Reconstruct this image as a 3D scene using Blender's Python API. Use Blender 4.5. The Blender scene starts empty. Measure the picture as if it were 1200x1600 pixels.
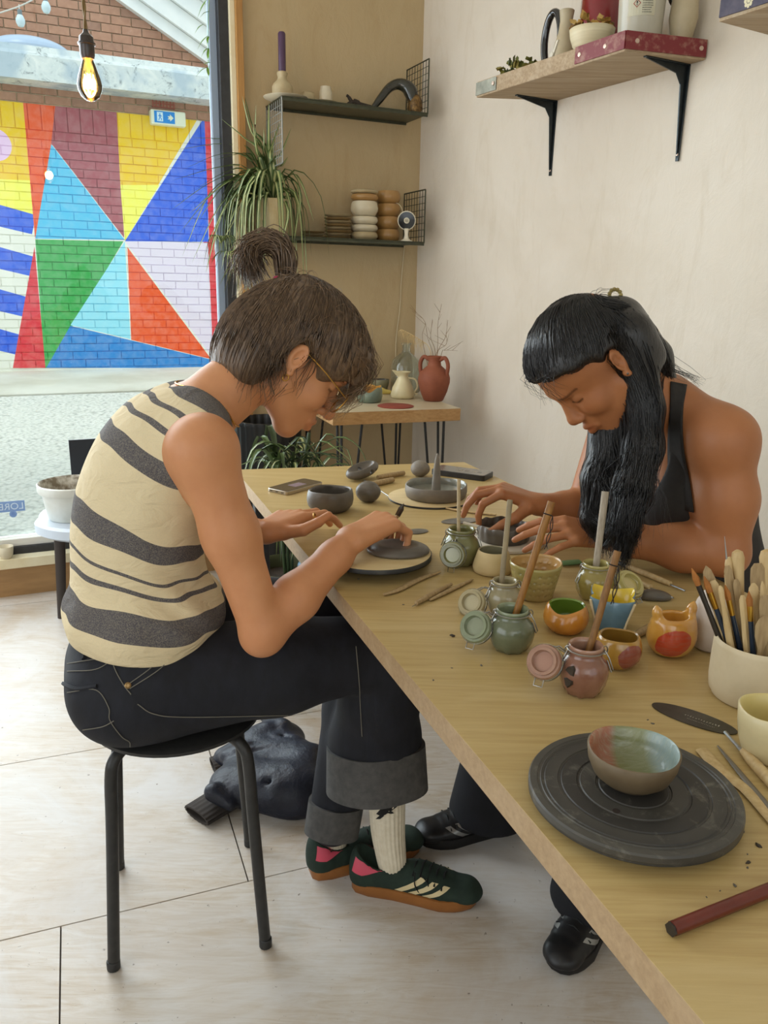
import bpy, bmesh, math, random
import numpy as np
from mathutils import Vector, Matrix

random.seed(7)
RNG = np.random.default_rng(11)
SC = bpy.context.scene
COL = SC.collection
V = lambda *a: np.array(a, float)

# ------------------------------------------------------------------ camera
F = 1250.0; CAMH = 1.27
PITCH = math.radians(15.6); ROLL = math.radians(1.07)
CAM = V(0, 0, CAMH)
FW = V(0, math.cos(PITCH), -math.sin(PITCH)); U0 = V(0, math.sin(PITCH), math.cos(PITCH)); R0 = V(1, 0, 0)
RT = math.cos(ROLL)*R0 + math.sin(ROLL)*U0
UP = -math.sin(ROLL)*R0 + math.cos(ROLL)*U0
cam_d = bpy.data.cameras.new('camera'); cam = bpy.data.objects.new('camera', cam_d); COL.objects.link(cam)
cam_d.sensor_fit = 'VERTICAL'; cam_d.sensor_height = 32.0; cam_d.lens = 32.0*F/1600.0
cam_d.clip_start = 0.02; cam_d.clip_end = 200
cam.matrix_world = Matrix(((RT[0], UP[0], -FW[0], 0), (RT[1], UP[1], -FW[1], 0), (RT[2], UP[2], -FW[2], CAMH), (0, 0, 0, 1)))
SC.camera = cam

# ------------------------------------------------------------------ light and exposure
SC.view_settings.view_transform = 'Standard'; SC.view_settings.look = 'None'
SC.view_settings.gamma = 1.0; SC.view_settings.use_curve_mapping = False
SC.view_settings.exposure = 0.0
W = bpy.data.worlds.new('overcast_sky'); SC.world = W; W.use_nodes = True
W.node_tree.nodes['Background'].inputs['Color'].default_value = (0.86, 0.95, 1.0, 1)
W.node_tree.nodes['Background'].inputs['Strength'].default_value = 1.35
def sun(name, energy, color, direction, angle):
    l = bpy.data.lights.new(name, 'SUN'); l.energy = energy; l.color = color; l.angle = math.radians(angle)
    o = bpy.data.objects.new(name, l); COL.objects.link(o)
    o.rotation_euler = Vector(direction).to_track_quat('-Z', 'Y').to_euler(); return o
sun('hazy_sun', 1.0, (1, .97, .9), (0.25, 0.6, -0.9), 20)
def area(name, energy, color, loc, target, sx, sy):
    l = bpy.data.lights.new(name, 'AREA'); l.shape = 'RECTANGLE'; l.size = sx; l.size_y = sy; l.energy = energy; l.color = color
    o = bpy.data.objects.new(name, l); COL.objects.link(o); o.location = loc
    o.rotation_euler = (Vector(target)-Vector(loc)).to_track_quat('-Z', 'Y').to_euler(); return o
# daylight at the front window; unseen fill lamps added beside and behind the camera
area('daylight_front_window', 78, (0.86, 0.94, 1.0), (-1.75, 3.05, 1.5), (0.6, 1.2, 0.75), 2.0, 2.2)
area('added_side_fill', 20, (0.95, 0.97, 1.0), (-2.6, -0.4, 1.7), (0.4, 1.6, 0.9), 2.4, 1.8)
area('added_rear_fill', 11, (1.0, 0.94, 0.84), (0.0, -2.3, 2.0), (0.2, 1.8, 0.9), 2.6, 1.6)

# ------------------------------------------------------------------ pixel helpers (1200 x 1600 frame)
def ray(x, y): return FW + RT*(x-600)/F + UP*(800-y)/F
def atz(x, y, z): d = ray(x, y); return CAM + d*(z-CAMH)/d[2]
def atd(x, y, dep): return CAM + ray(x, y)*dep
def onplane(x, y, p0, n): d = ray(x, y); return CAM + d*np.dot(p0-CAM, n)/np.dot(d, n)
def proj(p): v = np.asarray(p, float)-CAM; w = v@FW; return 600+F*(v@RT)/w, 800-F*(v@UP)/w
def depth(p): return (np.asarray(p)-CAM)@FW
def zat(p, ypx):
    """height at which the vertical line through p shows at image row ypx"""
    lo, hi = -1.0, 4.0
    for _ in range(50):
        m = (lo+hi)/2
        if proj((p[0], p[1], m))[1] > ypx: lo = m
        else: hi = m
    return (lo+hi)/2
def norm(v): v = np.asarray(v, float); return v/np.linalg.norm(v)

# ------------------------------------------------------------------ materials
def lin(c):
    if isinstance(c, str): c = [int(c[i:i+2], 16) for i in (0, 2, 4)]
    return tuple(((x/255)/12.92 if x/255 <= .04045 else ((x/255+.055)/1.055)**2.4) for x in c) + (1.0,)
class NT:
    def __init__(s, name):
        s.m = bpy.data.materials.new(name); s.m.use_nodes = True; s.t = s.m.node_tree; s.n = s.t.nodes; s.l = s.t.links
        s.b = s.n['Principled BSDF']; s.out = s.n['Material Output']
    def add(s, ty, **kw):
        x = s.n.new(ty)
        for k, v in kw.items():
            if k.startswith('i_'): x.inputs[int(k[2:])].default_value = v
            else: setattr(x, k, v)
        return x
    def link(s, a, b): s.l.new(a, b)
    def coord(s, kind='Object', scale=(1, 1, 1), rot=(0, 0, 0)):
        if kind == 'World': o = s.add('ShaderNodeNewGeometry').outputs['Position']
        else: o = s.add('ShaderNodeTexCoord').outputs[kind]
        mp = s.add('ShaderNodeMapping'); s.link(o, mp.inputs[0]); mp.inputs['Scale'].default_value = scale; mp.inputs['Rotation'].default_value = rot
        return mp.outputs[0]
    def noise(s, vec, scale, detail=4, rough=.6, dist=0):
        n = s.add('ShaderNodeTexNoise'); s.link(vec, n.inputs['Vector']); n.inputs['Scale'].default_value = scale
        n.inputs['Detail'].default_value = detail; n.inputs['Roughness'].default_value = rough; n.inputs['Distortion'].default_value = dist
        return n.outputs['Fac']
    def ramp(s, fac, stops, interp='LINEAR'):
        r = s.add('ShaderNodeValToRGB'); r.color_ramp.interpolation = interp; s.link(fac, r.inputs[0]); e = r.color_ramp.elements
        while len(e) < len(stops): e.new(.5)
        for i, (p, c) in enumerate(stops): e[i].position = p; e[i].color = c
        return r.outputs[0]
    def mix(s, fac, a, b, mode='MIX'):
        x = s.add('ShaderNodeMix', data_type='RGBA', blend_type=mode)
        for sock, v in ((x.inputs[0], fac), (x.inputs[6], a), (x.inputs[7], b)):
            if isinstance(v, (int, float, tuple)): sock.default_value = v
            else: s.link(v, sock)
        return x.outputs[2]
    def math(s, op, a, b=0.0):
        x = s.add('ShaderNodeMath', operation=op)
        for i, v in ((0, a), (1, b)):
            if isinstance(v, (int, float)): x.inputs[i].default_value = v
            else: s.link(v, x.inputs[i])
        return x.outputs[0]
    def bump(s, h, strength, dist=.01):
        b = s.add('ShaderNodeBump'); s.link(h, b.inputs['Height']); b.inputs['Strength'].default_value = strength; b.inputs['Distance'].default_value = dist
        s.link(b.outputs[0], s.b.inputs['Normal'])
    def base(s, c):
        if isinstance(c, tuple): s.b.inputs['Base Color'].default_value = c
        else: s.link(c, s.b.inputs['Base Color'])
MATS = {}
def mat(name, c, rough=.6, c2=None, scale=20, stretch=(1, 1, 1), bump=0, bscale=None, metal=0, spec=.5, coat=0, coord='Object', rot=(0, 0, 0), lo=.35, hi=.65, trans=0, sss=0, bdist=.004, ior=1.45, detail=4):
    if name in MATS: return MATS[name]
    t = NT(name); t.b.inputs['Roughness'].default_value = rough; t.b.inputs['Metallic'].default_value = metal
    t.b.inputs['Specular IOR Level'].default_value = spec; t.b.inputs['Coat Weight'].default_value = coat; t.b.inputs['Coat Roughness'].default_value = .08
    t.b.inputs['IOR'].default_value = ior
    if trans: t.b.inputs['Transmission Weight'].default_value = trans
    if sss:
        t.b.inputs['Subsurface Weight'].default_value = sss; t.b.inputs['Subsurface Radius'].default_value = (.02, .008, .004); t.b.inputs['Subsurface Scale'].default_value = .5
    vec = t.coord(coord, stretch, rot)
    n = t.noise(vec, scale, detail)
    t.base(t.ramp(n, [(lo, lin(c)), (hi, lin(c2 if c2 else c))]))
    if bump: t.bump(t.noise(vec, bscale or scale*2, 5), bump, bdist)
    MATS[name] = t.m; return t.m

# ------------------------------------------------------------------ mesh helpers (everything is written in world coordinates)
ORG = {}
def link(o): COL.objects.link(o); return o
class MB:
    def __init__(s): s.v = []; s.f = []; s.mi = []
    def add(s, vs, fs, mi=0):
        b = len(s.v); s.v += [tuple(map(float, p)) for p in vs]; s.f += [tuple(i+b for i in f) for f in fs]; s.mi += [mi]*len(fs); return s
    def par(s, o, a, b, c, mi=0):
        """box from corner o with edge vectors a, b, c"""
        o, a, b, c = map(np.asarray, (o, a, b, c))
        vs = [o, o+a, o+a+b, o+b, o+c, o+a+c, o+a+b+c, o+b+c]
        fs = [(0, 3, 2, 1), (4, 5, 6, 7), (0, 1, 5, 4), (1, 2, 6, 5), (2, 3, 7, 6), (3, 0, 4, 7)]
        if np.dot(np.cross(a, b), c) < 0: fs = [f[::-1] for f in fs]
        return s.add(vs, fs, mi)
    def box(s, c, size, yaw=0, mi=0):
        c = np.asarray(c, float); a = V(math.cos(yaw), math.sin(yaw), 0)*size[0]; b = V(-math.sin(yaw), math.cos(yaw), 0)*size[1]; z = V(0, 0, size[2])
        return s.par(c-a/2-b/2-z/2, a, b, z, mi)
    def tube(s, pts, r, n=8, cap=True, closed=False, mi=0, flat=None):
        pts = [np.asarray(p, float) for p in pts]; m = len(pts); rs = [r]*m if isinstance(r, (int, float)) else list(r)
        tan = [norm((pts[(i+1) % m] if closed or i < m-1 else pts[i]) - (pts[i-1] if closed or i > 0 else pts[i])) for i in range(m)]
        a = np.cross(tan[0], V(0, 0, 1)); a = norm(a) if np.linalg.norm(a) > 1e-4 else V(1, 0, 0)
        vs = []
        for i in range(m):
            a = a - tan[i]*np.dot(a, tan[i]); a = norm(a) if np.linalg.norm(a) > 1e-6 else norm(np.cross(tan[i], V(.3, .7, .2))); b = np.cross(tan[i], a)
            for k in range(n):
                t = 2*math.pi*k/n; vs.append(pts[i]+a*math.cos(t)*rs[i]+b*math.sin(t)*rs[i]*(flat or 1))
        fs = []
        for i in range(m if closed else m-1):
            j = (i+1) % m
            for k in range(n): l = (k+1) % n; fs.append((i*n+k, i*n+l, j*n+l, j*n+k))
        if cap and not closed: fs += [tuple(range(n))[::-1], tuple((m-1)*n+k for k in range(n))]
        return s.add(vs, fs, mi)
    def lathe(s, prof, o, n=32, ax=None, wob=None, mi=0, cap=True):
        """prof: (radius, height) pairs; ax: axis direction"""
        o = np.asarray(o, float); w = norm(ax) if ax is not None else V(0, 0, 1)
        u = norm(np.cross(w, V(0, 1, 0)) if abs(w[1]) < .9 else np.cross(w, V(1, 0, 0))); v = np.cross(w, u)
        if ax is None: u, v = V(1, 0, 0), V(0, 1, 0)
        vs = []
        for (r, z) in prof:
            for k in range(n):
                t = 2*math.pi*k/n; rr, zz = (r, z) if wob is None else wob(r, z, t)
                vs.append(o+u*math.cos(t)*rr+v*math.sin(t)*rr+w*zz)
        fs = []
        for i in range(len(prof)-1):
            for k in range(n): l = (k+1) % n; fs.append((i*n+k, i*n+l, (i+1)*n+l, (i+1)*n+k))
        if cap and not (len(prof) == 2 and prof[0][0] < .001):
            if prof[0][0] > 1e-5: fs.append(tuple(range(n))[::-1])
            if prof[-1][0] > 1e-5: fs.append(tuple((len(prof)-1)*n+k for k in range(n)))
        return s.add(vs, fs, mi)
    def prism(s, poly, o, ax, ay, h, mi=0):
        """extrude a 2D polygon (in the ax, ay frame at o) by vector h"""
        o, ax, ay, h = map(lambda q: np.asarray(q, float), (o, ax, ay, h)); n = len(poly)
        vs = [o+ax*p[0]+ay*p[1] for p in poly]; vs += [p+h for p in vs]
        area2 = sum(poly[i][0]*poly[(i+1) % n][1]-poly[(i+1) % n][0]*poly[i][1] for i in range(n))
        fs = [tuple(range(n))[::-1], tuple(range(n, 2*n))]+[(i, (i+1) % n, n+(i+1) % n, n+i) for i in range(n)]
        if area2*np.dot(np.cross(ax, ay), h) < 0: fs = [f[::-1] for f in fs]
        return s.add(vs, fs, mi)
    def mesh(s, name, base, smooth=40):
        me = bpy.data.meshes.new(name); b = np.asarray(base, float)
        me.from_pydata([tuple(np.asarray(p)-b) for p in s.v], [], s.f); me.update()
        if any(s.mi): me.polygons.foreach_set('material_index', s.mi)
        if smooth:
            me.polygons.foreach_set('use_smooth', [True]*len(me.polygons)); me.set_sharp_from_angle(angle=math.radians(smooth))
        return me
    def build(s, name, mats, parent=None, base=None, smooth=40, bevel=0):
        if parent is not None: b = ORG[parent.name]
        else: b = np.asarray(base if base is not None else np.mean(np.array(s.v), 0), float)
        me = s.mesh(name, b, smooth)
        for m in (mats if isinstance(mats, (list, tuple)) else [mats]): me.materials.append(m)
        o = link(bpy.data.objects.new(name, me)); ORG[o.name] = b
        if parent is not None: o.parent = parent
        else: o.location = b
        if bevel:
            md = o.modifiers.new('bevel', 'BEVEL'); md.width = bevel; md.segments = 2; md.limit_method = 'ANGLE'
        return o
def tag(o, label, cat, group=None):
    o['label'] = label; o['category'] = cat
    if group: o['group'] = group
    return o
def thing(name, label, cat, loc, group=None):
    o = link(bpy.data.objects.new(name, None)); o.location = loc; o.empty_display_size = .05; ORG[o.name] = np.asarray(loc, float)
    return tag(o, label, cat, group)
def struct(o): o['kind'] = 'structure'; return o
def place(me, name, loc, parent=None, mats=None):
    """one more object that shares mesh data"""
    o = link(bpy.data.objects.new(name, me))
    if parent is not None: o.parent = parent; o.location = np.asarray(loc)-ORG[parent.name]
    else: o.location = loc
    ORG[o.name] = np.asarray(loc, float); return o
def bez(p0, p1, p2, n=8):
    return [(1-t)**2*np.asarray(p0)+2*t*(1-t)*np.asarray(p1)+t*t*np.asarray(p2) for t in np.linspace(0, 1, n)]
def spline(P, n=6):
    """Catmull-Rom through the points"""
    P = [np.asarray(p, float) for p in P]; Q = [2*P[0]-P[1]]+P+[2*P[-1]-P[-2]]; out = []
    for i in range(1, len(Q)-2):
        for t in np.linspace(0, 1, n, endpoint=False):
            a, b, c, d = Q[i-1:i+3]; out.append(.5*((2*b)+(c-a)*t+(2*a-5*b+4*c-d)*t*t+(3*b-a-3*c+d)*t**3))
    return out+[P[-1]]
def text_mesh(name, s, size, o, ax, ay, m, parent=None, extr=.0004, base=None):
    """flat lettering as a mesh: written along ax, up along ay"""
    cu = bpy.data.curves.new('t', 'FONT'); cu.body = s; cu.size = size; cu.extrude = extr; cu.align_x = 'CENTER'; cu.align_y = 'CENTER'
    ob = bpy.data.objects.new('t', cu); COL.objects.link(ob); dg = bpy.context.evaluated_depsgraph_get(); dg.update()
    me0 = bpy.data.meshes.new_from_object(ob.evaluated_get(dg)); bpy.data.objects.remove(ob)
    n = np.cross(ax, ay); mb = MB()
    mb.add([np.asarray(o)+np.asarray(ax)*v.co.x+np.asarray(ay)*v.co.y+n*v.co.z for v in me0.vertices], [tuple(p.vertices) for p in me0.polygons])
    bpy.data.meshes.remove(me0)
    return mb.build(name, m, parent, base, smooth=0)

# ================================================================== the room
DW = 2.1
aw = math.radians(30.2); WD = V(-math.sin(aw), math.cos(aw), 0); WN = V(math.cos(aw), math.sin(aw), 0)   # right wall: direction, normal away from the room
af = math.radians(65.1); FD = V(math.sin(af), math.cos(af), 0); FN = V(-math.cos(af), math.sin(af), 0)   # far wall: direction, normal away from the room
W0 = WN*DW
CORNER = onplane(652, 400, W0, WN); CORNER[2] = 0
CEIL = 3.0
def onwall(x, y, off=0): return onplane(x, y, W0-WN*off, WN)
def onfar(x, y, off=0): return onplane(x, y, CORNER-FN*off, FN)
M_plaster = None
def plaster(name, c1, c2, c3):
    t = NT(name); t.b.inputs['Roughness'].default_value = .85; t.b.inputs['Specular IOR Level'].default_value = .2
    v = t.coord('Object'); a = t.noise(v, 1.6, 5, .6, .6); b = t.noise(t.coord('Object', (1, 1, .25)), 9, 6, .7, 1.0)
    c = t.mix(t.ramp(a, [(.35, (0, 0, 0, 1)), (.7, (1, 1, 1, 1))]), lin(c1), lin(c2))
    t.base(t.mix(t.ramp(b, [(.52, (0, 0, 0, 1)), (.75, (.55, .55, .55, 1))]), c, lin(c3)))
    h = t.noise(t.coord('Object', (1, 1, .6)), 14, 8, .65, .8); t.bump(h, .35, .012)
    return t.m
m_wallR = plaster('limewash_plaster', (214, 203, 186), (224, 215, 201), (204, 190, 168))
m_wallF = plaster('shaded_warm_plaster', (186, 164, 126), (194, 173, 136), (176, 151, 112))  # same plaster as the right wall; shade and warm lamplight put into its colour
m_white = mat('white_paint', (226, 224, 216), .6, (218, 214, 204), 6)
m_ceil = mat('ceiling_paint', (230, 226, 216), .8, (222, 217, 206), 4)

FAR_END = CORNER + FD*0
WIN_R = onfar(372, 200); win_s = float(np.dot(WIN_R-CORNER, FD))      # window reveal, measured along the far wall from the corner
LEFT_S = -4.3
TH = .15
wf = MB(); wf.par(CORNER+FD*win_s, FD*(-win_s), FN*TH, V(0, 0, CEIL))
struct(wf.build('wall_far', m_wallF, base=CORNER, smooth=0))
wl = MB(); wl.par(CORNER+FD*LEFT_S+V(0, 0, 2.62), FD*(win_s-LEFT_S), FN*TH, V(0, 0, CEIL-2.62))
struct(wl.build('wall_far', m_wallF, base=CORNER, smooth=0))
# right wall with gentle trowel unevenness
wr = MB(); L = 7.2; nu, nv = 120, 50
vs = []; fs = []
for i in range(nu+1):
    for j in range(nv+1):
        s = -L*i/nu; z = CEIL*j/nv
        d = .004*math.sin(s*3.1+z*1.7)+.003*math.sin(s*7.3-z*4.1)+.0025*math.sin(z*9.0+s*2.3)
        vs.append(CORNER+WD*s+V(0, 0, z)-WN*(d*min(1, i/3)))
for i in range(nu):
    for j in range(nv): a = i*(nv+1)+j; fs.append((a, a+1, a+nv+2, a+nv+1))
wr.add(vs, fs)
b = len(wr.v)
wr.par(CORNER+WN*.02, WD*-L, WN*TH, V(0, 0, CEIL))
struct(wr.build('wall_right', m_wallR, base=CORNER))
BACKP = CORNER-FN*6.0
LEFTP = CORNER+FD*LEFT_S
bk = MB()   # back wall; its unseen wide opening is added to let sky light in
for (a0, a1, z0, z1) in ((-5.2, -3.4, 0, CEIL), (-3.4, .4, 0, .9), (-3.4, .4, 2.7, CEIL), (.4, 4.0, 0, CEIL)):
    bk.par(BACKP+FD*a0+V(0, 0, z0), FD*(a1-a0), -FN*TH, V(0, 0, z1-z0))
struct(bk.build('wall_back', m_white, base=BACKP, smooth=0))
lw = MB()  # left wall, out of view, with an opening added to admit sky light
for (a0, a1, z0, z1) in ((0, -1.4, 0, CEIL), (-1.4, -4.6, 0, .6), (-1.4, -4.6, 2.7, CEIL), (-4.6, -6.2, 0, CEIL)):
    lw.par(LEFTP+FN*a0+V(0, 0, z0), FN*(a1-a0), -FD*TH, V(0, 0, z1-z0))
struct(lw.build('wall_left', m_white, base=LEFTP, smooth=0))
ce = MB(); ce.par(BACKP+FD*-5.4-FN*.3+V(0, 0, CEIL), FD*9.6, FN*6.6, V(0, 0, .12))
struct(ce.build('ceiling', m_ceil, smooth=0))

# ---- floor: worn plywood sheets
def floor_mat(name, dx):
    t = NT(name); t.b.inputs['Roughness'].default_value = .38; t.b.inputs['Specular IOR Level'].default_value = .45
    v = t.coord('World', (1, 1, 1), (0, 0, dx)); g = t.coord('World', (1.2, 9, 1), (0, 0, dx))
    a = t.noise(v, 2.2, 6, .65, 1.2); w = t.noise(g, 3.5, 8, .7, 2.2); d = t.noise(v, 60, 3, .7); big = t.noise(v, 1.1, 3)
    c = t.mix(t.ramp(w, [(.36, (0, 0, 0, 1)), (.66, (1, 1, 1, 1))]), lin((206, 198, 188)), lin((186, 168, 144)))
    c = t.mix(t.ramp(a, [(.42, (0, 0, 0, 1)), (.64, (.8, .8, .8, 1))]), c, lin((214, 212, 210)))
    c = t.mix(t.ramp(big, [(.5, (0, 0, 0, 1)), (.72, (.6, .6, .6, 1))]), c, lin((178, 156, 130)))
    c = t.mix(t.ramp(d, [(.27, (1, 1, 1, 1)), (.33, (0, 0, 0, 1))]), c, lin((130, 118, 104)))
    t.base(c); t.bump(w, .12, .003)
    r = t.ramp(a, [(.3, (.3, .3, .3, 1)), (.7, (.5, .5, .5, 1))]); t.link(r, t.b.inputs['Roughness'])
    return t.m
j0 = atz(0, 1470, 0); j1 = atz(388, 1377, 0); JD = norm(j1-j0); JN = V(-JD[1], JD[0], 0); J0 = j0
m_floor = floor_mat('plywood_floor', -math.atan2(JD[1], JD[0]))
m_under = mat('floor_joint_dark', (92, 84, 78), .9)
fl = MB(); fl.par(J0-JD*6-JN*6+V(0, 0, -.06), JD*13, JN*13, V(0, 0, .05))
FLOOR = struct(fl.build('floor', m_under, base=V(0, 0, 0), smooth=0))
# joints taken from the photograph: two across, with staggered seams
def sN(x, y): return float(np.dot(atz(x, y, 0)-J0, JN))
def sD(x, y): return float(np.dot(atz(x, y, 0)-J0, JD))
row1 = sN(0, 1196)
seamA = sD(388, 1377); seamB = sD(95, 1455)
rows = [(-6.0, -1.22, (-5.0, -2.56, -.12, 2.3, 4.8)), (-1.22, 0.0, (-6, -4.6, -2.3+seamB, seamB, seamB+2.44, 6)), (0.0, row1, (-6, seamA-2.44, seamA, seamA+2.44, 6)), (row1, row1+1.22, (-6, -1.9, .55, 3.0, 6)), (row1+1.22, 5.5, (-6, -2.5, .1, 2.5, 6))]
pn = 0
for (n0, n1, cuts) in rows:
    for c0, c1 in zip(cuts[:-1], cuts[1:]):
        g = .0016
        m = MB(); m.par(J0+JD*(c0+g)+JN*(n0+g)+V(0, 0, -.012), JD*(c1-c0-2*g), JN*(n1-n0-2*g), V(0, 0, .012))
        # clip against the room: keep inside far and right walls
        cx = [np.dot(np.array(v)-CORNER, FN) for v in m.v]
        m.build('panel', m_floor, FLOOR, smooth=0); pn += 1

# ---- window in the far wall
m_black = mat('black_frame', (42, 42, 44), .45, (52, 52, 54), 30)
m_bluegrey = mat('grey_gasket', (150, 165, 184), .5)
m_cream = mat('cream_paint', (232, 222, 190), .55, (222, 208, 170), 10)
m_pine = mat('pine_strip', (186, 140, 80), .5, (166, 118, 62), 6, (8, 8, .6))
m_oakdark = mat('plinth_wood', (176, 138, 92), .55, (158, 122, 80), 5, (1, 1, 6))
def fs_(x): return float(np.dot(onfar(x, 200)-CORNER, FD))
win = struct(link(bpy.data.objects.new('window_1', None))); win.location = CORNER+FD*win_s; ORG[win.name] = CORNER+FD*win_s
def strip(name, s0, s1, z0, z1, d0, d1, m, par=win):
    """board on the far wall: s along the wall, z height, d depth (positive outwards)"""
    b = MB(); b.par(CORNER+FD*s0+FN*d0+V(0, 0, z0), FD*(s1-s0), FN*(d1-d0), V(0, 0, z1-z0)); return b.build(name, m, par, smooth=0, bevel=.002)
zb = zat(onfar(0, 850), 850); SILL = onfar(0, 884)[2]; PL0 = onfar(0, 869)[2]
sa, sb, sc, sd, se = fs_(335), fs_(346), fs_(361), fs_(369), win_s
strip('gasket', sa, sb, PL0, 2.62, .03, .07, m_bluegrey)
strip('frame_post', sb, sc, .1, 2.62, -.01, .09, m_black)
strip('cream_trim', sc, sd, .1, 2.62, -.03, .06, m_cream)
strip('wood_trim', sd, se+.02, .1, 2.62, -.045, .0, m_pine)
strip('frame_rail', LEFT_S, sb, PL0-.005, zb-.02, .0, .07, m_black)
strip('glazing_bead', LEFT_S, sb, zb-.02, zb+.012, .01, .07, m_white)
strip('frame_head', LEFT_S, sb, 2.55, 2.62, .0, .08, m_black)
strip('frame_post', -3.0, -2.93, .1, 2.62, .0, .09, m_black)
strip('sill_board', LEFT_S, sc, SILL, PL0, -.06, .09, m_cream)
tg = NT('window_glass')
tg.n.remove(tg.b); tr = tg.add('ShaderNodeBsdfTransparent'); gl = tg.add('ShaderNodeBsdfGlossy'); gl.inputs['Roughness'].default_value = .0
fr = tg.add('ShaderNodeFresnel'); fr.inputs[0].default_value = 1.35; mx = tg.add('ShaderNodeMixShader')
tr.inputs[0].default_value = (.96, .985, .985, 1)
tg.link(fr.outputs[0], mx.inputs[0]); tg.link(tr.outputs[0], mx.inputs[1]); tg.link(gl.outputs[0], mx.inputs[2]); tg.link(mx.outputs[0], tg.out.inputs[0])
m_pane = tg.m
strip('pane', -2.93, sa+.005, zb, 2.56, .045, .051, m_pane).modifiers.clear()
strip('pane', LEFT_S, -3.0, zb, 2.56, .045, .051, m_pane).modifiers.clear()
pl = MB(); pl.par(CORNER+FD*LEFT_S-FN*.03, FD*(sc-LEFT_S), FN*.12, V(0, 0, SILL))
struct(pl.build('trim_1', m_oakdark, base=CORNER+FD*sc, smooth=0))

# ================================================================== outside: yard, painted wall, gable
ND = 8.8
mur0 = FN*ND
def onmur(x, y): return onplane(x, y, mur0, FN)
a_, b_ = onmur(0, 569), onmur(330, 561); ZB = (a_[2]+b_[2])/2
m_gnd = None
t = NT('pale_gravel'); v = t.coord('World'); n1 = t.noise(v, 1.5, 5); n2 = t.add('ShaderNodeTexVoronoi'); t.link(v, n2.inputs['Vector']); n2.inputs['Scale'].default_value = 38
c = t.ramp(n2.outputs['Distance'], [(.1, lin((240, 241, 232))), (.55, lin((220, 222, 212))), (.9, lin((176, 180, 172)))])
t.base(t.mix(t.ramp(n1, [(.35, (0, 0, 0, 1)), (.7, (.5, .5, .5, 1))]), c, lin((224, 226, 214)))); t.b.inputs['Roughness'].default_value = .8; t.bump(n2.outputs['Distance'], .5, .02); m_gravel = t.m
m_conc = mat('pale_concrete', (228, 228, 214), .85, (206, 204, 186), 1.6, (1, 1, 1), .3, 20, coord='World')
g0 = 3.62; zg0 = .10
def gz(n): return zg0+(ZB-zg0)*(n-g0)/(ND-g0)
kn = float(np.dot(atz(0, 620, .35), FN))
for _ in range(20): kn = float(np.dot(atz(0, 620, gz(kn)), FN))
yd = MB(); A = -14; B = 6
yd.add([FD*A+FN*g0+V(0, 0, gz(g0)), FD*B+FN*g0+V(0, 0, gz(g0)), FD*B+FN*kn+V(0, 0, gz(kn)), FD*A+FN*kn+V(0, 0, gz(kn))], [(0, 1, 2, 3)])
struct(yd.build('ground', m_gravel, base=FN*g0+V(0, 0, gz(g0)), smooth=0))
yd = MB(); yd.add([FD*A+FN*(kn+.02)+V(0, 0, gz(kn)+.012), FD*B+FN*(kn+.02)+V(0, 0, gz(kn)+.012), FD*B+FN*13+V(0, 0, gz(ND)+.012), FD*A+FN*13+V(0, 0, gz(ND)+.012)], [(0, 1, 2, 3)])
yd.add([FD*A+FN*(kn+.02)+V(0, 0, gz(kn)+.012), FD*B+FN*(kn+.02)+V(0, 0, gz(kn)+.012), FD*B+FN*(kn+.02)+V(0, 0, gz(kn)-.05), FD*A+FN*(kn+.02)+V(0, 0, gz(kn)-.05)], [(3, 2, 1, 0)])
struct(yd.build('pavement', m_conc, base=FN*kn+V(0, 0, gz(kn)), smooth=0))

# painted mural: areas given on the wall plane (u along the wall, z up)
def mu(x, y): p = onmur(x, y); return float(np.dot(p, FD)), float(p[2])
ZTOP = mu(170, 174)[1]
t = NT('mural_paint'); t.b.inputs['Roughness'].default_value = .55
pos = t.add('ShaderNodeNewGeometry').outputs['Position']
du = t.add('ShaderNodeVectorMath', operation='DOT_PRODUCT'); t.link(pos, du.inputs[0]); du.inputs[1].default_value = FD
sp = t.add('ShaderNodeSeparateXYZ'); t.link(pos, sp.inputs[0])
cb = t.add('ShaderNodeCombineXYZ'); t.link(du.outputs['Value'], cb.inputs[0]); t.link(sp.outputs[2], cb.inputs[1]); cb.inputs[2].default_value = 1.0
def half(p, q, inside):
    a, b = p[1]-q[1], q[0]-p[0]; c = -(a*p[0]+b*p[1])
    if a*inside[0]+b*inside[1]+c < 0: a, b, c = -a, -b, -c
    d = t.add('ShaderNodeVectorMath', operation='DOT_PRODUCT'); t.link(cb.outputs[0], d.inputs[0]); d.inputs[1].default_value = (a, b, c)
    return t.math('GREATER_THAN', d.outputs['Value'], 0.0)
color = lin((236, 238, 226))
def area_paint(px, c):
    global color
    P = [mu(*p) for p in px]; ctr = (sum(p[0] for p in P)/len(P), sum(p[1] for p in P)/len(P)); f = None
    for i in range(len(P)):
        h = half(P[i], P[(i+1) % len(P)], ctr); f = h if f is None else t.math('MULTIPLY', f, h)
    color = t.mix(f, color, lin(c))
YEL, LYEL, ORG_, MAU, CY, BLU, GRN, LCY, LIL, RED, MID, CRE = (246, 204, 6), (250, 246, 96), (240, 92, 36), (168, 86, 94), (84, 196, 236), (34, 96, 224), (56, 170, 82), (150, 228, 246), (232, 222, 238), (222, 48, 62), (42, 138, 214), (236, 238, 222)
XC, YC = 195, 377                     # where the rays meet
area_paint([(-200, 130), (38, 160), (50, 300), (-200, 285)], YEL)
area_paint([(-200, 272), (48, 282), (54, 345), (-200, 300)], LYEL)
for y in (322, 388, 454, 516): area_paint([(-120, y-36), (56, y+14), (50, y+44), (-120, y+4)], BLU)
area_paint([(35, 150), (90, 150), (82, 225), (55, 375)], ORG_)
area_paint([(88, 150), (182, 150), (194, 372), (80, 224)], MAU)
area_paint([(181, 150), (330, 150), (XC, YC), (188, 288)], YEL)
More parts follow.
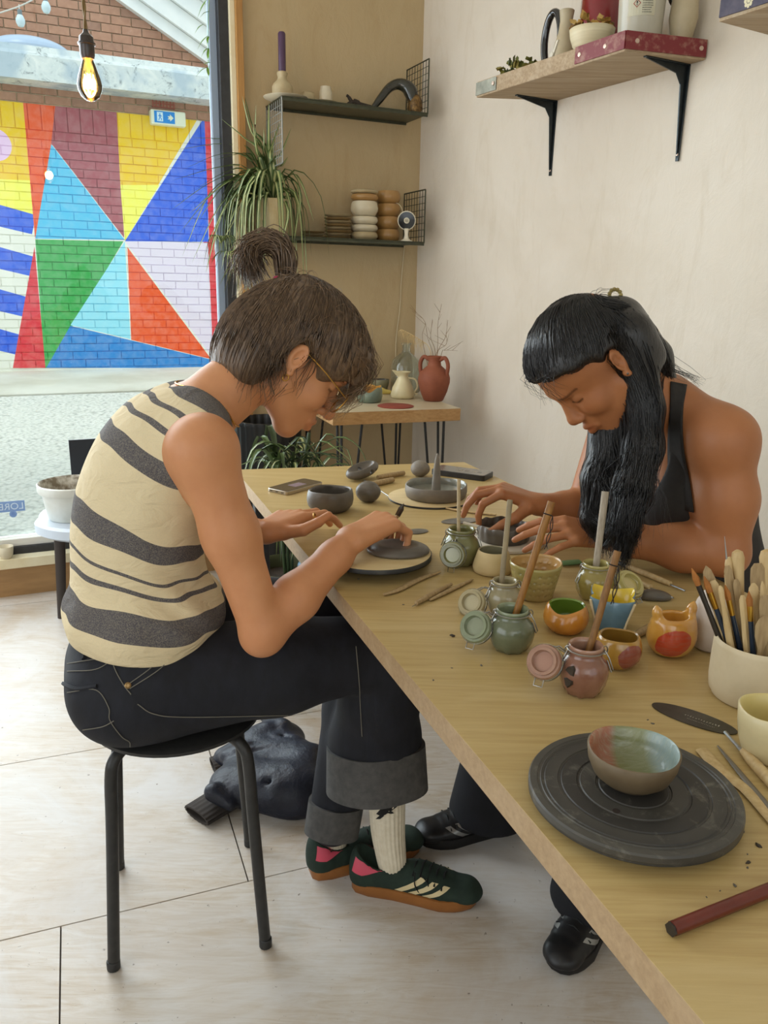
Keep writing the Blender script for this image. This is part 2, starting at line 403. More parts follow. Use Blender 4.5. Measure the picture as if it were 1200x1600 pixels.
area_paint([(188, 289), (249, 289), (XC, YC)], LYEL)
area_paint([(316, 188), (322, 188), (326, 378), (XC, YC)], BLU)
area_paint([(318, 150), (420, 150), (420, 380), (327, 380)], RED)
area_paint([(318, 378), (420, 378), (420, 600), (333, 560)], RED)
area_paint([(80, 225), (XC, YC-2), (55, 373)], CY)
area_paint([(55, 374), (XC-2, YC), (74, 575), (70, 575)], GRN)
area_paint([(XC, YC), (204, 530), (110, 508)], LCY)
area_paint([(XC, YC), (325, YC+2), (333, 560)], LIL)
area_paint([(199, 386), (330, 561), (205, 531)], ORG_)
area_paint([(110, 509), (331, 562), (330, 575), (72, 575)], MID)
area_paint([(54, 385), (71, 575), (20, 575)], RED)
# the pink disc at the left end
dv = t.add('ShaderNodeVectorMath', operation='DISTANCE'); t.link(cb.outputs[0], dv.inputs[0]); pc = mu(-8, 226); dv.inputs[1].default_value = (pc[0], pc[1], 1.0)
color = t.mix(t.math('LESS_THAN', dv.outputs['Value'], abs(mu(18, 226)[0]-pc[0])), color, lin((236, 200, 234)))
nz = t.noise(t.coord('World'), 14, 4); color = t.mix(t.ramp(nz, [(.3, (.10, .10, .10, 1)), (.6, (0, 0, 0, 1))]), color, lin((240, 238, 230)))
t.base(color); m_mural = t.m
t = NT('brown_brick'); oi = t.add('ShaderNodeObjectInfo'); n = t.noise(t.coord('World'), 18, 4); n2_ = t.noise(t.coord('World'), 2.5, 2)
c = t.ramp(oi.outputs['Random'], [(0, lin((166, 120, 96))), (.5, lin((190, 144, 118))), (1, lin((152, 116, 98)))])
c = t.mix(.35, c, t.ramp(n, [(.3, lin((190, 150, 124))), (.7, lin((128, 88, 72)))])); t.base(c); t.b.inputs['Roughness'].default_value = .9; m_brick = t.m
m_mortar = mat('mortar', (208, 190, 156), .95, (192, 172, 140), 30, coord='World')
BC, BL, BG = .0785, .236, .010
u_l, u_r = mu(0, 400)[0]-.9, mu(345, 400)[0]+1.2
ZW = zat(onmur(170, 130), 128)      # top of this wall under the gutter
mw = MB(); mw.par(FD*u_l+FN*(ND+.006)+V(0, 0, ZB-.3), FD*(u_r-u_l), FN*.3, V(0, 0, ZTOP-ZB+.3))
mw.par(FD*(u_l-3)+FN*(ND+.01)+V(0, 0, ZB-.3), FD*3, FN*.3, V(0, 0, ZW-ZB+.3)); mw.par(FD*u_r+FN*(ND+.01)+V(0, 0, ZB-.3), FD*3, FN*.3, V(0, 0, ZW-ZB+.3))
MURAL = struct(mw.build('wall_yard', m_mural, base=FN*ND+FD*mu(170, 400)[0]+V(0, 0, ZB), smooth=0))
mw = MB(); mw.par(FD*(u_l-3)+FN*(ND+.010)+V(0, 0, ZTOP), FD*(u_r-u_l+6), FN*.29, V(0, 0, ZW-ZTOP))
UPW = struct(mw.build('wall_yard', m_mortar, base=FN*ND+FD*mu(170, 400)[0]+V(0, 0, ZTOP), smooth=0))
def brick_mesh(w, h, d, m):
    b = MB(); b.par(-FD*w/2-FN*d/2-V(0, 0, h/2), FD*w, FN*d, V(0, 0, h)); me = b.mesh('brick', (0, 0, 0), 0); me.materials.append(m); return me
me_pb = brick_mesh(BL-.007, BC-.009, .05, m_mural); me_ph = brick_mesh(BC+.028, .215, .05, m_mural); me_ub = brick_mesh(BL-.012, BC-.012, .05, m_brick)
cnt = 0; rest = MB(); rest_d = FN*.05
def lay(me, par, c, w, h, key):
    global cnt
    px = proj(c)
    if -8 < px[0] < 335 and cnt < 300 and key: place(me, 'brick', c, par); cnt += 1
    else: rest.par(np.asarray(c)-FD*w/2-FN*.025-V(0, 0, h/2), FD*w, rest_d, V(0, 0, h))
# a soldier course on top, stretchers below
n_ = int((u_r-u_l)/(BC+.036))
for i in range(n_):
    lay(me_ph, MURAL, FD*(u_l+(i+.5)*(BC+.036))+FN*(ND+.022+random.uniform(-.003, .003))+V(0, 0, ZTOP-.112), BC+.028, .215, True)
z = ZTOP-.225-BC/2; row = 0
while z > ZB-.02:
    for i in range(-1, int((u_r-u_l)/BL)):
        u = u_l+(i+.75+.5*(row % 2))*BL
        lay(me_pb, MURAL, FD*u+FN*(ND+.022+random.uniform(-.004, .004))+V(0, 0, z), BL-.007, BC-.009, True)
    z -= BC; row += 1
r_ = rest.build('brick_remainder', m_mural, MURAL, smooth=0); r_['kind'] = 'stuff'
z = ZTOP+BC/2+.004; row = 0; cnt = 0; rest = MB()
while z < ZW:
    for i in range(-1, int((u_r-u_l)/BL)):
        lay(me_ub, UPW, FD*(u_l+(i+.5+.5*(row % 2))*BL)+FN*(ND+.020+random.uniform(-.003, .003))+V(0, 0, z), BL-.012, BC-.012, True)
    z += BC; row += 1
r_ = rest.build('brick_remainder', m_brick, UPW, smooth=0); r_['kind'] = 'stuff'
# air brick
ab = onmur(255, 157); m_airb = mat('terracotta_air_brick', (170, 92, 74), .8); b = MB()
for i in range(7): b.par(ab+FD*(-.11+i*.034)-FN*.012-V(0, 0, .07), FD*.012, FN*.02, V(0, 0, .14))
for i in range(5): b.par(ab+FD*-.11-FN*.010-V(0, 0, .07-i*.032), FD*.22, FN*.02, V(0, 0, .012))
b.build('air_brick', m_airb, UPW, smooth=0)
# weathered gutter beam along the top of the wall
m_gut = None
t = NT('weathered_white_paint'); v = t.coord('World', (1, 1, 1)); n = t.noise(v, 9, 8, .75, 1.0); n2 = t.noise(v, 2.0, 3)
c = t.ramp(n, [(.36, lin((112, 120, 122))), (.45, lin((206, 216, 214))), (.7, lin((232, 236, 230)))]); t.base(t.mix(t.ramp(n2, [(.5, (0, 0, 0, 1)), (.6, (.8, .8, .8, 1))]), c, lin((168, 188, 200)))); t.b.inputs['Roughness'].default_value = .7; m_gut = t.m
t0, t1 = onmur(0, 118)[2], onmur(0, 65)[2]
gy = ND-.30
zlo = zat(onplane(170, 128, FN*gy, FN), 138); zhi = zat(onplane(170, 128, FN*gy, FN), 84)
prof = [(0, 0), (.30, 0), (.30, (zhi-zlo)), (.05, (zhi-zlo)), (.03, (zhi-zlo)*.82), (.0, (zhi-zlo)*.7)]
g = MB(); g.prism([(p[0], p[1]) for p in prof], FN*gy+FD*(u_l-3)+V(0, 0, zlo), FN, V(0, 0, 1), FD*(u_r-u_l+6))
GUT = g.build('gutter_beam', m_gut, base=FN*gy+FD*u_l+V(0, 0, zlo), smooth=0); tag(GUT, 'weathered white gutter beam along the top of the painted wall', 'gutter')
# domed pale roof light behind the beam
q = onplane(45, 75, FN*(ND+.8), FN); dm = MB(); R_ = depth(q)/F*62
dm.lathe([(R_*math.cos(a), R_*.34*math.sin(a)) for a in np.linspace(0, math.pi/2, 9)], q-V(0, 0, .05), 32); dm.lathe([(R_*1.02, -.5), (R_*1.02, .0)], q-V(0, 0, .05), 32)
tag(dm.build('roof_light', mat('pale_dome', (176, 196, 218), .3), base=q-V(0, 0, .55)), 'pale blue domed roof light behind the gutter beam', 'skylight')
# brick gable further back with white bargeboards
NG = 11.2
def ongab(x, y): return onplane(x, y, FN*NG, FN)
gl_, gr_ = float(np.dot(ongab(-120, 50), FD)), float(np.dot(ongab(420, 50), FD)); zg_lo = ongab(150, 170)[2]; zg_hi = ongab(150, -160)[2]
e0, e1 = ongab(325, 104), ongab(178, 0)          # lower edge of the boards
sl = (e1[2]-e0[2])/np.dot(e1-e0, FD)
ue = float(np.dot(e0, FD)); 
def roof_z(u): return e0[2]+sl*(u-ue)
pk = gl_+1.2
gb = MB(); gb.prism([(gl_, zg_lo), (ue+.6, zg_lo), (ue+.6, roof_z(ue+.6)), (pk, roof_z(pk)), (gl_, roof_z(pk)+sl*(pk-gl_))], FN*NG, FD, V(0, 0, 1), FN*.3)
GAB = struct(gb.build('wall_gable', m_mortar, base=FN*NG+FD*gl_+V(0, 0, zg_lo), smooth=0))
me_gb = brick_mesh(BL-.012, BC+.006, .04, m_brick)
z = ongab(150, 112)[2]; row = 0; cnt = 0; rest = MB()
while z < ongab(0, -25)[2]:
    for i in range(int((ue-gl_)/BL)+2):
        u = gl_+(i+.5*(row % 2))*BL; c = FD*u+FN*(NG-.004+random.uniform(-.003, .003))+V(0, 0, z)
        if u > gl_+.1 and z < min(roof_z(u-.10), roof_z(pk))+.05 and proj(c)[0] > -40: lay(me_gb, GAB, c, BL-.012, BC+.006, -8 < proj(c)[1])
    z += BC+.018; row += 1
if rest.v: r_ = rest.build('brick_remainder', m_brick, GAB, smooth=0); r_['kind'] = 'stuff'
m_barge = mat('white_board', (240, 244, 240), .5, (230, 236, 234), 3)
bd = norm(FD+V(0, 0, sl)); bn = norm(V(0, 0, 1)-FD*sl)
BG_ = thing('bargeboard', 'white layered bargeboards sloping down over the brick gable', 'roof trim', FN*NG+FD*ue+V(0, 0, roof_z(ue)))
o0 = FD*(ue+.7)+V(0, 0, roof_z(ue+.7)); ln = -5.5
for i, (w0, w1, dd) in enumerate(((0, .13, .12), (.135, .33, .18), (.335, .52, .24), (.525, .56, .3))):
    b = MB(); b.par(o0+bn*w0+FN*(NG-dd), bd*ln, bn*(w1-w0), FN*(dd+.2)); b.build('board', m_barge, BG_, smooth=0)
b = MB(); b.par(o0+bn*.56+FN*(NG-.35), bd*ln, bn*.05, FN*3.0); b.build('roof_slope', mat('slate', (150, 166, 176), .6), BG_, smooth=0)

# ================================================================== implicit surfaces (smooth solids, turned into one continuous mesh)
class Field:
    def __init__(s, lo, hi, h):
        s.lo = np.asarray(lo, float); s.h = h; s.n = np.ceil((np.asarray(hi)-s.lo)/h).astype(int)+1
        s.f = np.full(tuple(s.n), .5, np.float32); s.ax = [s.lo[i]+h*np.arange(s.n[i]) for i in range(3)]
    def _sub(s, lo, hi, m):
        a = np.clip(np.floor((np.asarray(lo)-m-s.lo)/s.h).astype(int), 0, s.n-1); b = np.clip(np.ceil((np.asarray(hi)+m-s.lo)/s.h).astype(int)+1, 1, s.n)
        if (b <= a).any(): return None, None
        sl = tuple(slice(a[i], b[i]) for i in range(3))
        return sl, (s.ax[0][sl[0]][:, None, None], s.ax[1][sl[1]][None, :, None], s.ax[2][sl[2]][None, None, :])
    def _put(s, sl, d, k, op):
        a = s.f[sl]
        if op == 'sub': d = -d
        if op == 'add':
            if k > 0: t = np.clip(.5+.5*(a-d)/k, 0, 1); r = a+(d-a)*t-k*t*(1-t)
            else: r = np.minimum(a, d)
        else:
            if k > 0: t = np.clip(.5+.5*(d-a)/k, 0, 1); r = a+(d-a)*t+k*t*(1-t)
            else: r = np.maximum(a, d)
        s.f[sl] = r.astype(np.float32)
    def cone(s, p, q, r1, r2, k=.01, op='add'):
        """tapered capsule"""
        p, q = np.asarray(p, float), np.asarray(q, float); m = max(r1, r2)
        sl, g = s._sub(np.minimum(p, q)-m, np.maximum(p, q)+m, k+3*s.h)
        if sl is None: return s
        d = q-p; L2 = d@d+1e-12
        X, Y, Z = g[0]-p[0], g[1]-p[1], g[2]-p[2]
        t = np.clip((X*d[0]+Y*d[1]+Z*d[2])/L2, 0, 1)
        s._put(sl, np.sqrt((X-t*d[0])**2+(Y-t*d[1])**2+(Z-t*d[2])**2)-(r1+(r2-r1)*t), k, op); return s
    def chain(s, pts, rs, k=.01, op='add'):
        for i in range(len(pts)-1): s.cone(pts[i], pts[i+1], rs[i], rs[i+1], k, op)
        return s
    def ell(s, c, rad, fr=None, k=.01, op='add'):
        """ellipsoid with axes fr (three unit vectors)"""
        c = np.asarray(c, float); rad = np.asarray(rad, float); m = rad.max()
        sl, g = s._sub(c-m, c+m, k+3*s.h)
        if sl is None: return s
        X, Y, Z = g[0]-c[0], g[1]-c[1], g[2]-c[2]
        if fr is None: a, b, e = X/rad[0]+0*Y+0*Z, Y/rad[1]+0*X+0*Z, Z/rad[2]+0*X+0*Y
        else: a, b, e = [(X*w[0]+Y*w[1]+Z*w[2])/r for w, r in zip(fr, rad)]
        k0 = np.sqrt(a*a+b*b+e*e)
        k1 = np.sqrt((a/rad[0])**2+(b/rad[1])**2+(e/rad[2])**2)+1e-9
        s._put(sl, np.where(k0 < .05, -rad.min(), k0*(k0-1)/k1), k, op); return s
    def plane(s, p, n, k=.0):
        """keep the side the normal n points away from"""
        g = (s.ax[0][:, None, None], s.ax[1][None, :, None], s.ax[2][None, None, :]); p = np.asarray(p); n = norm(n)
        d = (g[0]-p[0])*n[0]+(g[1]-p[1])*n[1]+(g[2]-p[2])*n[2]
        s._put(tuple(slice(0, m) for m in s.n), d, k, 'cut'); return s
    def func(s, fn, op='add', k=0.0):
        g = (s.ax[0][:, None, None], s.ax[1][None, :, None], s.ax[2][None, None, :])
        s._put(tuple(slice(0, m) for m in s.n), fn(*g), k, op); return s
    def nets(s):
        f = s.f; f[0] = f[-1] = .5; f[:, 0] = f[:, -1] = .5; f[:, :, 0] = f[:, :, -1] = .5
        S = f < 0; n = s.n
        c = np.zeros(tuple(n-1), np.uint8)
        for i in (0, 1):
            for j in (0, 1):
                for k in (0, 1): c += S[i:n[0]-1+i, j:n[1]-1+j, k:n[2]-1+k]
        I = np.argwhere((c > 0) & (c < 8)); idx = np.full(tuple(n-1), -1, np.int32); idx[tuple(I.T)] = np.arange(len(I))
        acc = np.zeros((len(I), 3)); cn = np.zeros(len(I))
        for ax in range(3):
            o1, o2 = [q for q in range(3) if q != ax]
            for i in (0, 1):
                for j in (0, 1):
                    a = I.copy(); a[:, o1] += i; a[:, o2] += j; b = a.copy(); b[:, ax] += 1
                    fa = f[tuple(a.T)]; fb = f[tuple(b.T)]; m = (fa < 0) != (fb < 0)
                    t = np.zeros(len(I)); t[m] = fa[m]/(fa[m]-fb[m])
                    p = a.astype(float); p[:, ax] += t; acc[m] += p[m]; cn[m] += 1
        P = s.lo+s.h*acc/cn[:, None]; Fs = []
        for ax in range(3):
            o1, o2 = (ax+1) % 3, (ax+2) % 3
            sa = [slice(None)]*3; sb = [slice(None)]*3; sa[ax] = slice(0, -1); sb[ax] = slice(1, None)
            E = np.argwhere(S[tuple(sa)] != S[tuple(sb)]); E = E[(E[:, o1] > 0) & (E[:, o2] > 0) & (E[:, o1] < n[o1]-1) & (E[:, o2] < n[o2]-1)]
            q = []
            for (i, j) in ((-1, -1), (0, -1), (0, 0), (-1, 0)):
                e = E.copy(); e[:, o1] += i; e[:, o2] += j; q.append(idx[tuple(e.T)])
            q = np.stack(q, 1); ins = S[tuple(E.T)]
            q[~ins] = q[~ins][:, ::-1]; Fs.append(q)
        return P, np.concatenate(Fs)
def np_mesh(name, P, Fq, base, smooth_it=0):
    if smooth_it:
        e = np.concatenate([Fq[:, [0, 1]], Fq[:, [1, 2]], Fq[:, [2, 3]], Fq[:, [3, 0]]])
        for _ in range(smooth_it):
            a = np.zeros_like(P); c = np.zeros(len(P)); np.add.at(a, e[:, 0], P[e[:, 1]]); np.add.at(c, e[:, 0], 1); P = .5*P+.5*a/np.maximum(c, 1)[:, None]
    me = bpy.data.meshes.new(name); Q = (P-np.asarray(base)).astype(np.float32)
    me.vertices.add(len(Q)); me.vertices.foreach_set('co', Q.ravel()); me.loops.add(Fq.size); me.polygons.add(len(Fq))
    me.loops.foreach_set('vertex_index', Fq.astype(np.int32).ravel()); me.polygons.foreach_set('loop_start', np.arange(0, Fq.size, 4, dtype=np.int32))
    me.update(); me.validate(); me.polygons.foreach_set('use_smooth', [True]*len(me.polygons)); return me, P
def solid(name, field, m, parent=None, base=None, smooth_it=1, attr=None, warp=None):
    """mesh object from a Field; attr: {name: function(points) -> values} stored per vertex"""
    P, Fq = field.nets(); P = P if warp is None else P+warp(P); b = ORG[parent.name] if parent is not None else np.asarray(base, float)
    me, P2 = np_mesh(name, P, Fq, b, smooth_it); me.materials.append(m)
    for k, fn in (attr or {}).items():
        v = np.asarray(fn(P2), np.float32)
        if v.ndim == 1: a = me.attributes.new(k, 'FLOAT', 'POINT'); a.data.foreach_set('value', v)
        else:
            a = me.attributes.new(k, 'FLOAT_COLOR', 'POINT'); a.data.foreach_set('color', np.concatenate([v, np.ones((len(v), 1), np.float32)], 1).ravel())
    o = link(bpy.data.objects.new(name, me)); ORG[o.name] = b
    if parent is not None: o.parent = parent
    else: o.location = b
    return o

# ================================================================== main work table
T = .74
fl = atz(367, 734, T); frr = atz(725, 722, T)
LD = norm(atz(1105, 1600, T)-atz(430, 807, T)); LD[2] = 0; LD = norm(LD)          # along the table towards the camera
XD = frr-fl; XD[2] = 0; TW = np.linalg.norm(XD); XD = XD/TW
TL = 2.45; TT = .036
def oak(name, dirv, c1, c2, c3, rough=.36):
    t = NT(name); t.b.inputs['Roughness'].default_value = rough; a = -math.atan2(dirv[1], dirv[0])
    v = t.coord('World', (1, 1, 1), (0, 0, a)); g = t.coord('World', (2.2, 55, 55), (0, 0, a))
    n1 = t.noise(g, 2.2, 7, .7, .4); n2 = t.noise(t.coord('World', (1.2, 14, 14), (0, 0, a)), 1.3, 4, .6, 1.2)
    c = t.mix(t.ramp(n1, [(.38, (0, 0, 0, 1)), (.64, (1, 1, 1, 1))]), lin(c1), lin(c2)); c = t.mix(t.ramp(n2, [(.5, (0, 0, 0, 1)), (.72, (.55, .55, .55, 1))]), c, lin(c3))
    t.base(c); t.bump(n1, .08, .001); return t.m
m_oak = oak('light_oak_veneer', LD, (190, 164, 110), (176, 148, 94), (202, 180, 130))
m_edge = oak('oak_edge_band', LD, (176, 148, 112), (160, 132, 98), (186, 160, 126), .5)
TABLE = thing('work_table', 'long light oak work table covered with clay pots, jars and tools', 'table', (fl[0]+LD[0]*1.2, fl[1]+LD[1]*1.2, 0))
b = MB(); b.par(fl-V(0, 0, .0008), XD*TW, LD*TL, V(0, 0, .0008)); b.build('veneer_top', m_oak, TABLE, smooth=0)
b = MB(); b.par(fl-V(0, 0, TT), XD*TW, LD*TL, V(0, 0, TT-.0008)); b.build('tabletop', m_edge, TABLE, smooth=0)
m_bmetal = mat('black_powder_coat', (38, 38, 40), .42, (46, 46, 48), 60)
for (u, w) in ((.045, .06), (TW-.09, .06), (.05, TL-.12), (TW-.09, TL-.12)):
    p = fl+XD*u+LD*w; b = MB(); b.box((p[0]+.02, p[1]-.02, (T-TT)/2), (.04, .04, T-TT-.001), math.atan2(LD[1], LD[0])); b.build('leg', m_bmetal, TABLE, smooth=0, bevel=.003)

# ------------------------------------------------------------------ vessel builder
def tb(x, y, z=T): return atz(x, y, z)
def pxm(p): return F/depth(p)
def vessel(name, label, cat, x, ybase, yrim, wpx, prof, m_out, m_in=None, wall=.004, wob=None, z0=T, base=None, group=None, n=40, parent=None, floor_t=.006, hgt=None):
    """pot with real wall thickness; prof: (radius 0..1, height 0..1) of the outside"""
    p = tb(x, ybase, z0) if base is None else np.asarray(base, float)
    H = hgt or (zat(p, yrim)-p[2]); R = wpx/2/pxm(p+V(0, 0, H/2))
    out = [(r*R, z*H) for r, z in prof]
    inn = [(max(r-wall, .0005), z) for r, z in out if z > floor_t][::-1]
    th = thing(name, label, cat, p, group) if parent is None else parent
    b = MB(); w2 = (lambda r, z, t: wob(r, z, t, R, H)) if wob else None
    b.lathe([(0.0001, 0)]+out+[(out[-1][0]-wall*.5, out[-1][1]+wall*.45)], p, n, wob=w2, cap=False); o = b.build('body', m_out, th, smooth=60)
    b = MB(); b.lathe([(out[-1][0]-wall*.5, out[-1][1]+wall*.45)]+inn+[(inn[-1][0]*.6, floor_t), (.0001, floor_t)], p, n, wob=w2, cap=False); b.build('inside', m_in or m_out, th, smooth=60)
    return th, p, R, H
def handmade(amp=.03, lobes=4, ph=0., rim=.03):
    return lambda r, z, t, R, H: (r*(1+amp*math.sin(lobes*t+ph)*min(1, z/H+.2)+amp*.5*math.sin(2*t+1.3*ph)), z+(rim*H*math.sin(3*t+ph) if z > .75*H else 0))

# ---- slip jars with clip lids
m_wire = mat('steel_wire', (150, 146, 138), .35, metal=1)
m_glass = mat('clear_glass', (235, 240, 235), .03, trans=.92, ior=1.45)
def slipmat(name, c, c2): return mat(name, c, .22, c2, 26, coat=.6, lo=.42, hi=.72, bump=.12, bscale=40)
def jar(label, x, yb, yr, w, c, c2, lid=None, lidn=None, rim_c=None, lid_r=24, sides=8, lidoff=0.0):
    p = tb(x, yb); H = zat(p, yr)-T; R = w/2/pxm(p+V(0, 0, H/2))
    th = thing('slip_jar', label, 'jar', p, 'clip-top jars of coloured slip')
    m = slipmat('slip_%02x%02x%02x' % c, c, c2); mr = slipmat('slip_rim_%02x%02x%02x' % c, rim_c or c, c2)
    md = mat('slip_dark_%02x%02x%02x' % c, tuple(int(q*.62) for q in c), .3, tuple(int(q*.75) for q in c), 60, bump=.6, bscale=90)
    def oct_(r, z, t):
        k = max(0, 1-z/(H*.45)); s = math.pi/sides; tt = (t+.3) % (2*s)-s
        return r*(1+k*(math.cos(s)/math.cos(tt)-1)*1.6), z
    b = MB(); b.lathe([(0, 0), (.66*R, 0), (.75*R, .02*H), (.93*R, .2*H), (1.0*R, .4*H), (.99*R, .52*H), (.9*R, .66*H), (.72*R, .765*H), (.655*R, .81*H), (.65*R, .86*H)], p, 48, wob=oct_, cap=False)
    o = b.build('body', m, th, smooth=60)
    b = MB(); b.lathe([(.65*R, .855*H), (.72*R, .87*H), (.725*R, .90*H), (.67*R, .915*H), (.70*R, .93*H), (.71*R, .975*H), (.67*R, 1.0*H), (.60*R, .985*H), (.57*R, .9*H), (.6*R, .74*H)], p, 40, cap=False); b.build('rim', mr, th, smooth=60)
    b = MB(); b.lathe([(.6*R, .76*H), (.4*R, .775*H), (.0001, .77*H)], p, 24, cap=False); b.build('slip_surface', md, th)
    b = MB(); ring = [p+V(.735*R*math.cos(a), .735*R*math.sin(a), .905*H) for a in np.linspace(0, 2*math.pi, 24, endpoint=False)]
    b.tube(ring, .0011, 5, closed=True)
    for sg in (-1, 1):
        q = p+V(sg*.74*R, -.1*R, .9*H); b.tube([q+V(sg*.004*math.cos(a), 0, .006*math.sin(a)) for a in np.linspace(0, 2*math.pi, 10, endpoint=False)], .001, 5, closed=True)
        b.tube([q, q+V(sg*.006, -.004, -.010), q+V(sg*.012, -.006, -.026), q+V(sg*.009, -.009, -.028), q+V(sg*.003, -.006, -.012)], .001, 5)
    b.build('wire_bail', m_wire, th)
    if lid:
        lx, ly = lid; rl = lid_r; dep = depth(p+V(0, 0, H*.7))-(lidoff*R+.004); c0 = atd(lx, ly, dep); r = rl/F*dep*1.08; nn = norm(lidn)
        b = MB(); b.lathe([(r*.55, -.006), (r*.95, -.006), (r, -.003), (r, .001), (r*.93, .004), (r*.80, .004), (r*.78, .008), (r*.62, .008), (r*.6, .002), (r*.55, .001), (r*.55, -.006)], c0, 36, ax=nn, cap=False)
        L = b.build('lid', mr, th, smooth=50)
        b = MB(); b.lathe([(.0001, -.003), (r*.57, -.003), (r*.57, .0), (.0001, .0)], c0, 28, ax=nn, cap=False); b.build('lid_glass', mat('lid_glass_%02x%02x%02x' % c, tuple(min(255, q+46) for q in c), .08, coat=1), L)
        b = MB(); b.lathe([(r*1.0, -.008), (r*1.06, -.007), (r*1.06, -.003), (r*1.0, -.002)], c0, 36, ax=nn); b.build('lid_rim', m_glass, L)
        e = norm(np.cross(nn, V(0, 0, 1))); dn = np.cross(e, nn); dn = dn if dn[2] < 0 else -dn
        b = MB(); s0 = c0+dn*r*.98; b.tube([s0-e*.006, s0-e*.006+dn*.010, s0+e*.006+dn*.010, s0+e*.006], .0009, 5); b.build('lid_catch', m_wire, L); b = MB(); nk = p+V(0, 0, .9*H); nk = nk+norm(c0-nk)*.7*R
        b.tube([c0-dn*r*.7, (c0-dn*r*1.05+nk)/2+V(0, 0, .004), nk], .0012, 5); b.tube([c0-dn*r*.7+e*.006, (c0-dn*r*1.05+nk)/2+V(0, 0, .002)+e*.006, nk+V(0, -.004, 0)], .0010, 5); b.build('lid_hinge', m_wire, L)['kind'] = 'stuff'
    return th, p, R, H
LNF = V(-.45, -.72, .52)
j_olive = jar('olive green slip jar with its lid hanging in front, beside the fluted clay dish', 719, 880, 825, 60, (118, 116, 72), (136, 132, 90), (707, 867), V(-.35, -.9, .2), lid_r=19, lidoff=1.0)
j_grey = jar('grey-beige slip jar with crusty rim, between the cream pot and the sage green jar', 786, 957, 906, 56, (146, 136, 104), (162, 148, 112), (737, 942), LNF, (170, 158, 122), lid_r=21)
j_sage = jar('sage green slip jar with crusted lid open and a bamboo handle standing in it', 797, 1013, 950, 73, (98, 104, 80), (112, 116, 90), (743, 979), LNF, (132, 142, 112), lid_r=24)
j_pink = jar('dusty pink slip jar with chipped patches and its lid hanging open', 909, 1080, 1006, 77, (128, 86, 68), (146, 104, 84), (850, 1034), LNF, (166, 128, 106), lid_r=26)
j_yell = jar('mustard green slip jar with lid open towards the wooden tools, by the star cup', 927, 934, 879, 60, (146, 130, 66), (164, 148, 84), (984, 913), V(.35, -.6, .75), (178, 166, 104), lid_r=23)
m_darkclay = mat('dark_clay_chip', (58, 48, 38), .6)
for (jx, pts) in ((j_pink, ((892, 1048), (888, 1066))), (j_yell, ((929, 921),))):       # dark chips on the jar walls
    th, p, R, H = jx
    for (x, y) in pts:
        d = ray(x, y); o = CAM; A = d[0]**2+d[1]**2; B_ = 2*(d[0]*(o[0]-p[0])+d[1]*(o[1]-p[1])); C_ = (o[0]-p[0])**2+(o[1]-p[1])**2-(R*.975)**2
        s_ = (-B_-math.sqrt(max(0, B_*B_-4*A*C_)))/(2*A); q = o+d*s_; nn = norm(V(q[0]-p[0], q[1]-p[1], 0)); b = MB()
        b.lathe([(.0001, .002), (.005, .0025), (.0066, .001), (.0068, -.002)], q, 9, ax=nn, wob=lambda r, z, t: (r*(1+.25*math.sin(3*t+x)), z)); b.build('clay_chip', m_darkclay, th)

# ---- sticks and brush handles standing in the jars
def rod(name, label, cat, pts, r, m, group=None, n=10, parent=None):
    b = MB(); b.tube(pts, r, n)
    if parent is not None: return b.build(name, m, parent)
    o = b.build(name, m, base=pts[0]); return tag(o, label, cat, group)
m_stick = mat('pale_stick', (196, 176, 138), .6, (172, 150, 112), 8, (30, 30, 3), coord='Object')
m_stick2 = mat('clay_stained_stick', (158, 142, 110), .65, (112, 100, 80), 14)
m_bamb = mat('bamboo_handle', (154, 106, 42), .45, (128, 84, 30), 6, (40, 40, 3))
m_bamb2 = mat('brown_handle', (140, 98, 48), .5, (114, 78, 38), 6, (40, 40, 3))
m_greyw = mat('grey_dowel', (168, 156, 138), .6, (150, 138, 120), 8, (30, 30, 3))
m_cord = mat('dark_cord', (40, 30, 24), .7)
def jstick(j, xt, yt, wpx, label, m, bot=(0, 0), hollow=False, ddep=0.0):
    th, p, R, H = j; a = p+V(bot[0]*R, bot[1]*R, .02*H+.006); dep = depth(p+V(0, 0, H))+ddep; e = atd(xt, yt, dep); r = wpx/2/F*dep
    t_ = thing('jar_stick', label, 'stick', a, 'sticks standing in the slip jars'); b = MB(); d = norm(e-a)
    a2 = p+V(0, 0, .78*H)+(e-p-V(0, 0, .78*H))*0.0; a2 = a
    b.tube([a2, a2+(e-a2)*.5, e], [r*.9, r*.95, r], 14, cap=True); b.build('shaft', m, t_)
    if hollow:
        b = MB(); b.lathe([(.0001, .0002), (r*.42, .0004)], e, 14, ax=d); b.build('hollow_end', m_cord, t_)
        b = MB(); q = e-d*.02; s = norm(np.cross(d, FW)); k = norm(np.cross(s, d))
        b.tube([q+s*(r*1.1)*math.cos(a)+k*(r*1.1)*math.sin(a) for a in np.linspace(0, 2*math.pi, 14, endpoint=False)], .0009, 5, closed=True)
        b.tube(spline([q-s*r*1.1-k*r, q-s*(r+.006)-d*.018-k*.004, q-s*(r+.002)-d*.034-k*.006, q-s*(r+.008)-d*.05-k*.004]), .0008, 5)
        b.tube(spline([q-s*r*1.1-k*r, q-s*(r+.001)-d*.015-k*.008, q-s*(r+.007)-d*.03-k*.004, q-s*(r+.004)-d*.052-k*.006]), .0008, 5)
        b.build('cord', m_cord, t_)
    return t_
jstick(j_olive, 717, 749, 6, 'thin pale stick standing in the olive green jar', m_stick, (-.1, 0))
jstick(j_grey, 797, 781, 9, 'clay-stained stick standing in the grey-beige jar', m_stick2, (-.25, 0))
jstick(j_sage, 862, 784, 12.5, 'orange-brown bamboo handle with dark cord in the sage green jar', m_bamb, (-.15, .05), True)
